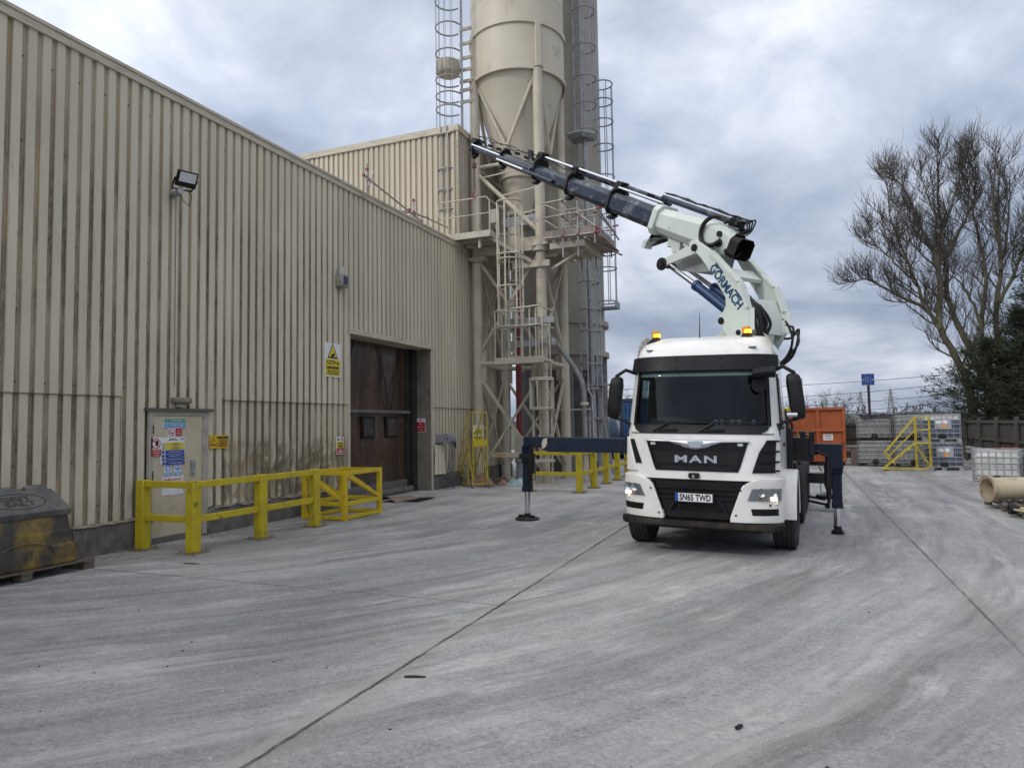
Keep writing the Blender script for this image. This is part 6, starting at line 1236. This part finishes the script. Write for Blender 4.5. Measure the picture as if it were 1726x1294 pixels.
fence('side_fence', 'weathered timber fence running along the right side of the yard', (7.1, 18), (7.1, 36.2), 1.80, -1)
fence('rear_fence', 'weathered timber fence across the back of the yard', (-4.5, 36.3), (7.0, 36.3), 1.72, 1)
m_arm = mat('crash_rail', (.30, .30, .29), .6, .4, col2=(.2, .2, .19), scale=3)
def armco(nm, lb, a, b):
    r = thing(nm, lb, 'crash barrier', (*a, 0)); A, B_ = V((*a, 0)), V((*b, 0)); d = (B_-A).normalized(); n = V((-d.y, d.x, 0))
    f = MB(); f.prism([(0, .38), (.05, .43), (.05, .48), (0, .53), (.05, .58), (.05, .64), (0, .69), (-.02, .69), (.02, .62), (-.02, .53), (.02, .45), (-.02, .38)], lambda u, v, h: A.lerp(B_, h)+n*u+V((0, 0, v)), 0, 1); part('beam', f, m_arm, r, world=True)
    L_ = (B_-A).length; x = .3
    while x < L_: f = MB(); p = A+d*x-n*.08; f.box((p.x-.05, p.y-.05, 0), (p.x+.05, p.y+.05, .7)); part('post', f, m_arm, r, world=True); x += 2.4
armco('side_crash_rail', 'grey crash barrier in front of the right side fence', (6.65, 20), (6.65, 34)); armco('rear_crash_rail', 'grey crash barrier between the orange skip and the brown board', (4.5, 35.2), (-4, 35.2))
# cream pipe on pallet
pp_ = thing('pallet', 'old wooden pallet under the cream pipe section', 'pallet', (4.3, 16.5, 0))
f = MB()
for k in range(6): x0_ = -.62+k*.225; f.box((x0_, -1.2, .10), (x0_+.13, 1.2, .13))
for y in (-1.15, 0, 1.15): f.box((-.62, y-.05, .075), (.64, y+.05, .10))
part('deck', f, m_wood, pp_)
f = MB()
for y in (-1.15, 0, 1.15):
    for x in (-.58, 0, .58): f.box((x-.06, y-.05, 0), (x+.06, y+.05, .075))
part('block', f, m_wood, pp_); pp_.rotation_euler = (0, 0, R(2)); pp_.location = (4.40, 16.45, 0)
m_pipe = mat('cream_pipe', (.46, .395, .27), .6, col2=(.38, .32, .21), scale=2, dirt=(.17, .125, .075), dscale=2.5, dlo=.54, dhi=.68, spots=((.12, .07, .04), 12, .66))
dr = thing('pipe_section', 'fat cream flanged pipe section lying on the wooden pallet', 'pipe', (4.36, 17.1, .13), (0, 0, R(20)))
f = MB(); f.lathe([(.225, -.78), (.225, .78), (.205, .78), (.205, -.78), (.225, -.78)], 36, (0, 0, .275), 'x'); part('barrel', f, m_pipe, dr)
for s in (-1, 1): f = MB(); f.lathe([(.205, s*.80), (.27, s*.80), (.275, s*.79), (.275, s*.765), (.225, s*.765), (.225, s*.74)], 36, (0, 0, .275), 'x'); part('flange', f, mat('chipped_flange', (.40, .33, .25), .7, col2=(.25, .16, .10), scale=5), dr)
f = MB(); f.lathe([(.0, .1), (.204, .1)], 24, (0, 0, .275), 'x'); part('inner_disc', f, mat('dark_inside', (.10, .085, .07), .9), dr)  # plain dark brown disc closing the bore
el = thing('pipe_bracket', 'cream cut pipe bracket with a rusty brown wedge on the pallet corner', 'pipe bracket', (4.02, 15.5, .13), (0, 0, R(10)))
f = MB(); f.prism([(-.2, 0), (.3, 0), (.3, .55), (.12, .62), (.02, .35)], lambda a, b, h: V((a, h, b)), -.03, .03); part('wedge', f, mat('rust_plate', (.075, .05, .035), .8, col2=(.13, .085, .05), scale=6), el, bevel=.006)
f = MB(); f.lathe([(.19, .0), (.19, .3), (.15, .3), (.15, .0), (.19, 0)], 24, (.28, 0, .30), 'x'); f.box((-.3, -.12, 0), (.5, .12, .03)); part('collar', f, m_pipe, el)
tp_ = thing('tape_roll', 'cream roll of tape lying at the pallet edge', 'tape roll', (3.90, 15.32, .13))
f = MB(); f.lathe([(.07, 0), (.12, 0), (.12, .07), (.07, .07), (.07, 0)], 24); part('roll', f, mat('cream_tape', (.50, .43, .25), .6), tp_)
hp_ = thing('pipe_clamp', 'dark pipe clamp lying on the ground end of the pallet', 'clamp', (3.72, 15.6, 0)); f = MB(); f.lathe([(.06, -.05), (.10, -.05), (.10, .05), (.06, .05), (.06, -.05)], 20, (0, 0, .14), 'x'); f.lathe([(.06, -.04), (.09, -.04), (.09, .04), (.06, .04), (.06, -.04)], 20, (.12, -.1, .12), 'y'); part('ring', f, m_frame, hp_)
# roadside sign on a pole beyond the yard
sp_ = thing('totem_sign', 'blue sign board on a tall brown pole beyond the rear fence', 'sign', (3.66, 40, -.06))
f = MB(); f.box((3.60, 39.95, -.06), (3.72, 40.05, 3.65)); part('pole', f, mat('brown_pole', (.05, .035, .03), .7), sp_, world=True)
f = MB(); f.box((3.36, 39.9, 3.62), (3.92, 39.96, 4.18)); bp2 = part('panel', f, mat('motorway_blue', (.012, .07, .33), .4), sp_, world=True)
f = MB(); f.box((3.34, 39.91, 3.60), (3.94, 39.965, 3.62)); f.box((3.34, 39.91, 4.18), (3.94, 39.965, 4.20)); f.box((3.34, 39.91, 3.62), (3.36, 39.965, 4.18)); f.box((3.92, 39.91, 3.62), (3.94, 39.965, 4.18)); part('border', f, m_white, sp_, world=True)
f = MB()
for z in (4.0, 3.9, 3.8): f.box((3.56, 39.894, z-.015), (3.70, 39.899, z+.015))
for x in (3.52, 3.77): f.box((x-.006, 39.894, 3.64), (x+.006, 39.899, 4.16))
for x in (3.44, 3.84): f.prism([(x-.04, 3.86), (x+.02, 3.94), (x+.05, 3.90), (x-.01, 3.82)], lambda a, b, h: V((a, h, b)), 39.894, 39.899)
part('small_print', f, mat('pale_print', (.5, .55, .65), .5), bp2, world=True)
# pylons and power lines
m_pyl = mat('pylon_steel', (.30, .32, .34), .6)
def pylon(lb, x, y, h):
    r = thing('pylon', lb, 'pylon', (x, y, -.06), (0, 0, R(15)), 'pylons on the horizon'); f = MB(); t_ = .16; w = lambda z: lerp(h*.10, h*.018, min(1, z/(h*.92)))
    lev = [0, .18, .33, .46, .57, .66, .74, .81, .87, .93]
    for a, b in zip(lev, lev[1:]):
        z0, z1 = a*h, b*h; w0, w1 = w(z0), w(z1); c0 = [(-w0, -w0), (w0, -w0), (w0, w0), (-w0, w0)]; c1 = [(-w1, -w1), (w1, -w1), (w1, w1), (-w1, w1)]
        for i in range(4): j = (i+1) % 4; f.bar((*c0[i], z0), (*c1[i], z1), t_*1.3); f.bar((*c0[i], z0), (*c1[j], z1), t_); f.bar((*c0[j], z0), (*c1[i], z1), t_); f.bar((*c1[i], z1), (*c1[j], z1), t_)
    f.bar((0, 0, h*.93), (0, 0, h), t_*1.5); part('tower', f, m_pyl, r)
    f = MB()
    for z, l in ((.57, .17), (.70, .20), (.83, .15)):
        for s in (-1, 1): f.bar((0, 0, z*h), (s*l*h, 0, z*h), t_*1.4); f.bar((0, 0, (z+.05)*h), (s*l*h, 0, z*h), t_); f.bar((s*l*h, 0, z*h), (s*l*h, 0, (z-.045)*h), t_)
    part('cross_arm', f, m_pyl, r)
pylon('lattice pylon on the horizon right of the blue sign pole', 46.5, 400, 18); pylon('lattice pylon on the horizon just left of the blue sign pole', 38.5, 470, 20)
def cable(lb, p0, p1, p2):
    (a, za), (b, zb), (c, zc_) = p0, p1, p2
    q = lambda x: za*(x-b)*(x-c)/((a-b)*(a-c))+zb*(x-a)*(x-c)/((b-a)*(b-c))+zc_*(x-a)*(x-b)/((c-a)*(c-b))
    f = MB(); f.tube([(x, 110, q(x)) for x in range(-40, 34, 4)], .035, 5); tag(part('power_cable', f, m_dark, None), lb, 'power line', 'power lines over the far yard')
cable('highest power cable crossing the sky behind the lorry', (-29.3, 7.53), (6.76, 7.15), (16.65, 7.6)); cable('second power cable from the top behind the lorry', (-29.3, 6.76), (6.7, 5.53), (17.6, 6.33))
cable('third power cable from the top behind the lorry', (-29, 5.0), (6.64, 4.17), (17.8, 4.93)); cable('lowest power cable just over the far tree line', (-29, 3.9), (9, 3.15), (18, 3.79))
# ---------------------------------------------------------------- trees
m_bark = mat('bare_bark', (.080, .072, .046), .9, col2=(.125, .115, .072), scale=1.5, bump=.4, bscale=12); m_twig = mat('bare_twig', (.058, .050, .044), .9, col2=(.082, .068, .052), scale=.6)
def bend_path(p, d, L_, n, wob, lift, rnd):
    pts = [V(p)]; d = V(d).normalized()
    for i in range(n):
        d = (d+V((rnd.gauss(0, wob), rnd.gauss(0, wob), rnd.gauss(0, wob)+lift))).normalized(); pts.append(pts[-1]+d*(L_/n))
    return pts
def bare_tree(name, label, limbs, base_r, seed, group=None):
    rnd = random.Random(seed); base = limbs[0][0]
    r = thing(name, label, 'tree', (*base[0][:2], -.06), group=group); f, g_ = MB(), MB()
    for pts, r0_, r1_, dens in [(l[0], l[1], l[2], l[3]) for l in limbs]:
        P = [V(p) for p in pts]; Q = []
        for i in range(len(P)-1):
            p0, p1, p2, p3 = P[max(i-1, 0)], P[i], P[i+1], P[min(i+2, len(P)-1)]
            for k in range(5):
                t = k/5; Q.append(.5*((2*p1)+(p2-p0)*t+(2*p0-5*p1+4*p2-p3)*t*t+(3*p1-p0-3*p2+p3)*t**3)+V((rnd.gauss(0, .03), rnd.gauss(0, .03), 0)))
        Q.append(P[-1]); n = len(Q); R_ = [lerp(r0_, r1_, (i/(n-1))**.8) for i in range(n)]
        f.tube(Q, R_, 8)
        cum = 0
        for i in range(2 if dens < 1 else max(2, int(n*.22)), n):
            t = i/(n-1); dirn = (Q[i]-Q[i-1]).normalized()
            for _ in range(1 if rnd.random() < dens*.9 else 0):
                a = V((rnd.gauss(0, 1), rnd.gauss(0, .8), rnd.gauss(0, .45))); a -= dirn*a.dot(dirn); a.normalize()
                L1 = rnd.uniform(.9, 2.1)*(1.15-.55*t); b1 = bend_path(Q[i], dirn*.75+a*.8+V((0, 0, .25)), L1, 7, .13, .10, rnd)
                rb = min(R_[i]*.55, .05); f.tube(b1, [lerp(rb, .012, k/7) for k in range(8)], 5)
                for j in range(1, 8):
                    for _2 in range(2):
                        d1 = (b1[j]-b1[j-1]).normalized(); a2 = V((rnd.gauss(0, 1), rnd.gauss(0, 1), rnd.gauss(0, .5))); a2 -= d1*a2.dot(d1); a2.normalize()
                        L2 = rnd.uniform(.4, 1.15); b2 = bend_path(b1[j], d1*.7+a2*.75+V((0, 0, .3)), L2, 4, .15, .14, rnd); g_.tube(b2, [lerp(.014, .006, k/4) for k in range(5)], 3, cap=False)
                        for k in range(1, 5):
                            if rnd.random() < .85:
                                d3 = (b2[k]-b2[k-1]).normalized(); a3 = V((rnd.gauss(0, 1), rnd.gauss(0, 1), rnd.gauss(0, .6))); b3 = bend_path(b2[k], d3*.8+a3*.45+V((0, 0, .35)), rnd.uniform(.25, .75), 2, .12, .15, rnd); g_.tube(b3, [.008, .006, .004], 3, cap=False)
    part('trunk', f, m_bark, r, world=True); part('crown', g_, m_twig, r, world=True, smooth=False, fix=False); return r
rt_ = random.Random(3)
def lb3(pts, y0, dy): n = len(pts)-1; return [V((x, y0+dy*i/n, z)) for i, (x, z) in enumerate(pts)]
Y0 = 38.5
bare_tree('bare_tree', 'leftmost bare tree, leaning left with one long low limb over the tanks', [
    (lb3([(8.3, -.06), (7.83, 2.68), (7.69, 3.81), (6.83, 6.26), (6.85, 8.81), (6.69, 9.87), (6.16, 11.46), (5.63, 13.32), (4.84, 14.41)], Y0, .8), .24, .02, .8),
    (lb3([(6.82, 6.03), (6.17, 7.12), (4.98, 7.8), (3.9, 8.55), (3.2, 8.72)], Y0+.3, -1.4), .13, .015, .95), (lb3([(6.17, 7.18), (5.72, 8.44), (5.23, 10.03), (4.72, 11.65), (4.58, 13.23)], Y0, -1.2), .09, .015, .95),
    (lb3([(6.81, 9.16), (7.22, 10.51), (6.91, 12.55), (6.5, 14.62)], Y0+.5, 1.6), .08, .015, .95), (lb3([(5.72, 8.33), (4.75, 9.73), (4.15, 10.63), (4.04, 11.61)], Y0-.5, 1.0), .06, .012, .95)], .24, 11, 'bare trees beyond the fence')
bare_tree('bare_tree', 'middle bare tree with a tall straight leader and thick twiggy top', [
    (lb3([(9.2, -.06), (8.78, 2.65), (8.63, 3.55), (7.97, 5.61), (7.39, 7.71), (7.38, 9.68), (7.27, 11.67), (7.28, 14.02), (7.5, 15.52)], Y0+.8, 1.2), .25, .02, .8), (lb3([(7.39, 9.8), (8.25, 11.55), (8.89, 12.85), (8.89, 14.82)], Y0+1.3, 1.2), .1, .015, .95),
    (lb3([(7.31, 11.32), (7.93, 13.1), (8.21, 14.81)], Y0+1.5, -.8), .07, .015, .95), (lb3([(7.39, 7.71), (6.97, 9.38), (6.04, 11.01), (5.91, 12.69)], Y0+1.1, 1.8), .08, .015, .95),
    (lb3([(8.97, 2.64), (8.47, 6.03), (8.06, 7.43), (7.52, 8.39), (6.75, 8.93)], Y0+.5, -.8), .12, .015, .6), (lb3([(8.47, 6.03), (8.85, 8.04), (8.88, 9.63), (8.63, 11.5), (8.52, 13.25), (8.1, 14.71)], Y0+.6, 1.2), .11, .015, .9)], .25, 12, 'bare trees beyond the fence')
bare_tree('bare_tree', 'rightmost bare tree rising behind the dark conifer', [
    (lb3([(9.5, -.06), (9.34, 2.63), (9.22, 3.97), (9.26, 6.88), (9.58, 9.56), (9.62, 12.17), (9.92, 14.64)], Y0+.4, 1.0), .25, .02, .8), (lb3([(9.46, 8.89), (10.03, 11.09), (10.34, 13.54)], Y0+.9, 1.0), .09, .015, .95), (lb3([(9.58, 9.56), (9.19, 11.2), (9.22, 13.72)], Y0+.8, -1.0), .09, .015, .95),
    (lb3([(9.33, 7.32), (10.21, 9.04), (10.96, 11.19), (11.31, 12.83)], Y0+.8, .6), .11, .015, .95), (lb3([(10.9, 8.0), (11.6, 10.5), (12.3, 13.5)], Y0+1.2, .6), .09, .015, .9)], .25, 13, 'bare trees beyond the fence')
m_con = mat('conifer_needles', (.020, .030, .014), .9, col2=(.042, .050, .024), scale=1.2, lo=.35, hi=.7)
def conifer(name, label, x, y, h, rad, seed, z0=.3, lean=0):
    rnd = random.Random(seed); r = thing(name, label, 'tree', (x, y, -.06), group='conifers by the side fence'); f, g_ = MB(), MB(); f.tube([(0, 0, 0), (lean*.5, 0, h*.6), (lean, 0, h)], [.2, .12, .03], 8)
    nb = int(h*26)
    for i in range(nb):
        z = z0+(h-z0)*(i/nb)**1.05; a = rnd.uniform(0, 2*math.pi); t = (z-z0)/(h-z0); L_ = rad*(1-t)**.65*rnd.uniform(.45, 1.15)+.15
        d = V((math.cos(a), math.sin(a), rnd.uniform(.0, .35))); b = bend_path((lean*t, 0, z), d, L_, 5, .12, .05, rnd); f.tube(b, [lerp(.03, .008, k/5) for k in range(6)], 4, cap=False)
        for k in range(1, 6):
            for _ in range(int(14+20*(k/5))):
                p = b[k]+V((rnd.gauss(0, .13), rnd.gauss(0, .13), rnd.gauss(0, .09))); dd = ((b[k]-b[k-1]).normalized()*.9+V((rnd.gauss(0, .5), rnd.gauss(0, .5), rnd.gauss(.05, .3)))).normalized()
                w = V((rnd.gauss(0, 1), rnd.gauss(0, 1), rnd.gauss(0, 1))).cross(dd).normalized(); l = rnd.uniform(.10, .26)
                g_.add([p-w*.018, p+dd*l, p+w*.018], [(0, 1, 2)])
    part('trunk', f, m_bark, r); part('crown', g_, m_con, r, smooth=False, fix=False); return r
conifer('conifer', 'dark low conifer spreading over the fence behind the blue tanks', 8.3, 37.4, 5.4, 3.5, 21)
conifer('conifer', 'tall dark conifer cut by the right picture edge', 10.7, 37.0, 10.8, 3.0, 22)
conifer('conifer', 'mid height dark conifer between the low one and the tall one', 9.7, 36.9, 6.6, 2.4, 23)
def shrub(name, label, x, y, h, w, seed, n=60):
    rnd = random.Random(seed); r = thing(name, label, 'shrub', (x, y, -.06)); f, g_ = MB(), MB()
    for i in range(n):
        a = rnd.uniform(0, 6.28); b = bend_path((rnd.gauss(0, w*.15), rnd.gauss(0, w*.15), 0), (math.cos(a)*w*.5, math.sin(a)*w*.5, h*.8), h*rnd.uniform(.6, 1.05), 7, .10, .03, rnd); f.tube(b, [lerp(.03, .006, k/7) for k in range(8)], 4, cap=False)
        for k in range(2, 8):
            for _ in range(5):
                b2 = bend_path(b[k], V((rnd.gauss(0, 1), rnd.gauss(0, 1), rnd.gauss(.7, .6))), rnd.uniform(.2, .7), 3, .2, .1, rnd); g_.tube(b2, [.010, .008, .006, .004], 3, cap=False)
    part('stem', f, m_bark, r, smooth=False, fix=False); part('twigs', g_, mat('shrub_twig', (.10, .085, .05), .9, col2=(.075, .075, .035), scale=.8), r, smooth=False, fix=False)
shrub('bare_shrub', 'bare twiggy shrub showing above the orange skip', 1.6, 44, 3.4, 1.8, 31); shrub('bare_shrub', 'brown green bush between the far silo and the blue container', -11.2, 45, 4.1, 2.6, 32, 90)
# far land
rnd = random.Random(5); f = MB(); f.grid(lambda u, v: V((lerp(-700, 900, u), 820+v*60, -1 if v in (0, 1) else lerp(6, 9, u)+3.5*noise.noise(V((u*9, 1, 2))))), 80, 2)
tag(part('hills', f, mat('far_hill', (.10, .115, .13), .95, col2=(.075, .09, .095), scale=.02), None), 'low blue grey ridge on the horizon', 'hill', kind='structure')
m_far = mat('far_wood', (.075, .073, .072), .95, col2=(.10, .095, .09), scale=.15)  # greyed for distance, haze put into the colour
f = MB()
for i in range(1500):
    y = rnd.uniform(240, 420); x = rnd.uniform(-160, 320); h = rnd.uniform(2.0, 5.2)*(.55+.45*y/420)*(1.1 if rnd.random() < .8 else 1.7)
    for k in range(26):
        a = rnd.uniform(0, 6.28); q = rnd.random(); p = V((x+math.cos(a)*h*.5*q, y+math.sin(a)*h*.4*q, h*rnd.uniform(.1, .95))); s_ = h*.07
        f.add([p+V((rnd.uniform(-s_, s_), rnd.uniform(-s_, s_), rnd.uniform(-s_, s_)*3)) for _ in range(3)], [(0, 1, 2)])
tag(part('far_wood', f, m_far, None, smooth=False, fix=False), 'distant brown grey wood along the horizon', 'wood', kind='stuff')
m_hedge = mat('hedge_leaves', (.030, .045, .018), .9, col2=(.05, .06, .03), scale=1)
f = MB()
for i in range(9000):
    x = rnd.uniform(-14, 26); h = 1.75+.25*noise.noise(V((x*.5, 2, 1)))+.12*noise.noise(V((x*2, 1, 1))); p = V((x, 58+rnd.uniform(-.8, .8), rnd.uniform(0, 1)**.6*h)); s_ = .14
    f.add([p+V((rnd.uniform(-s_, s_), rnd.uniform(-s_, s_), rnd.uniform(-s_, s_))) for _ in range(3)], [(0, 1, 2)])
tag(part('hedge', f, m_hedge, None, smooth=False, fix=False), 'dark green hedge beyond the rear timber fence', 'hedge')
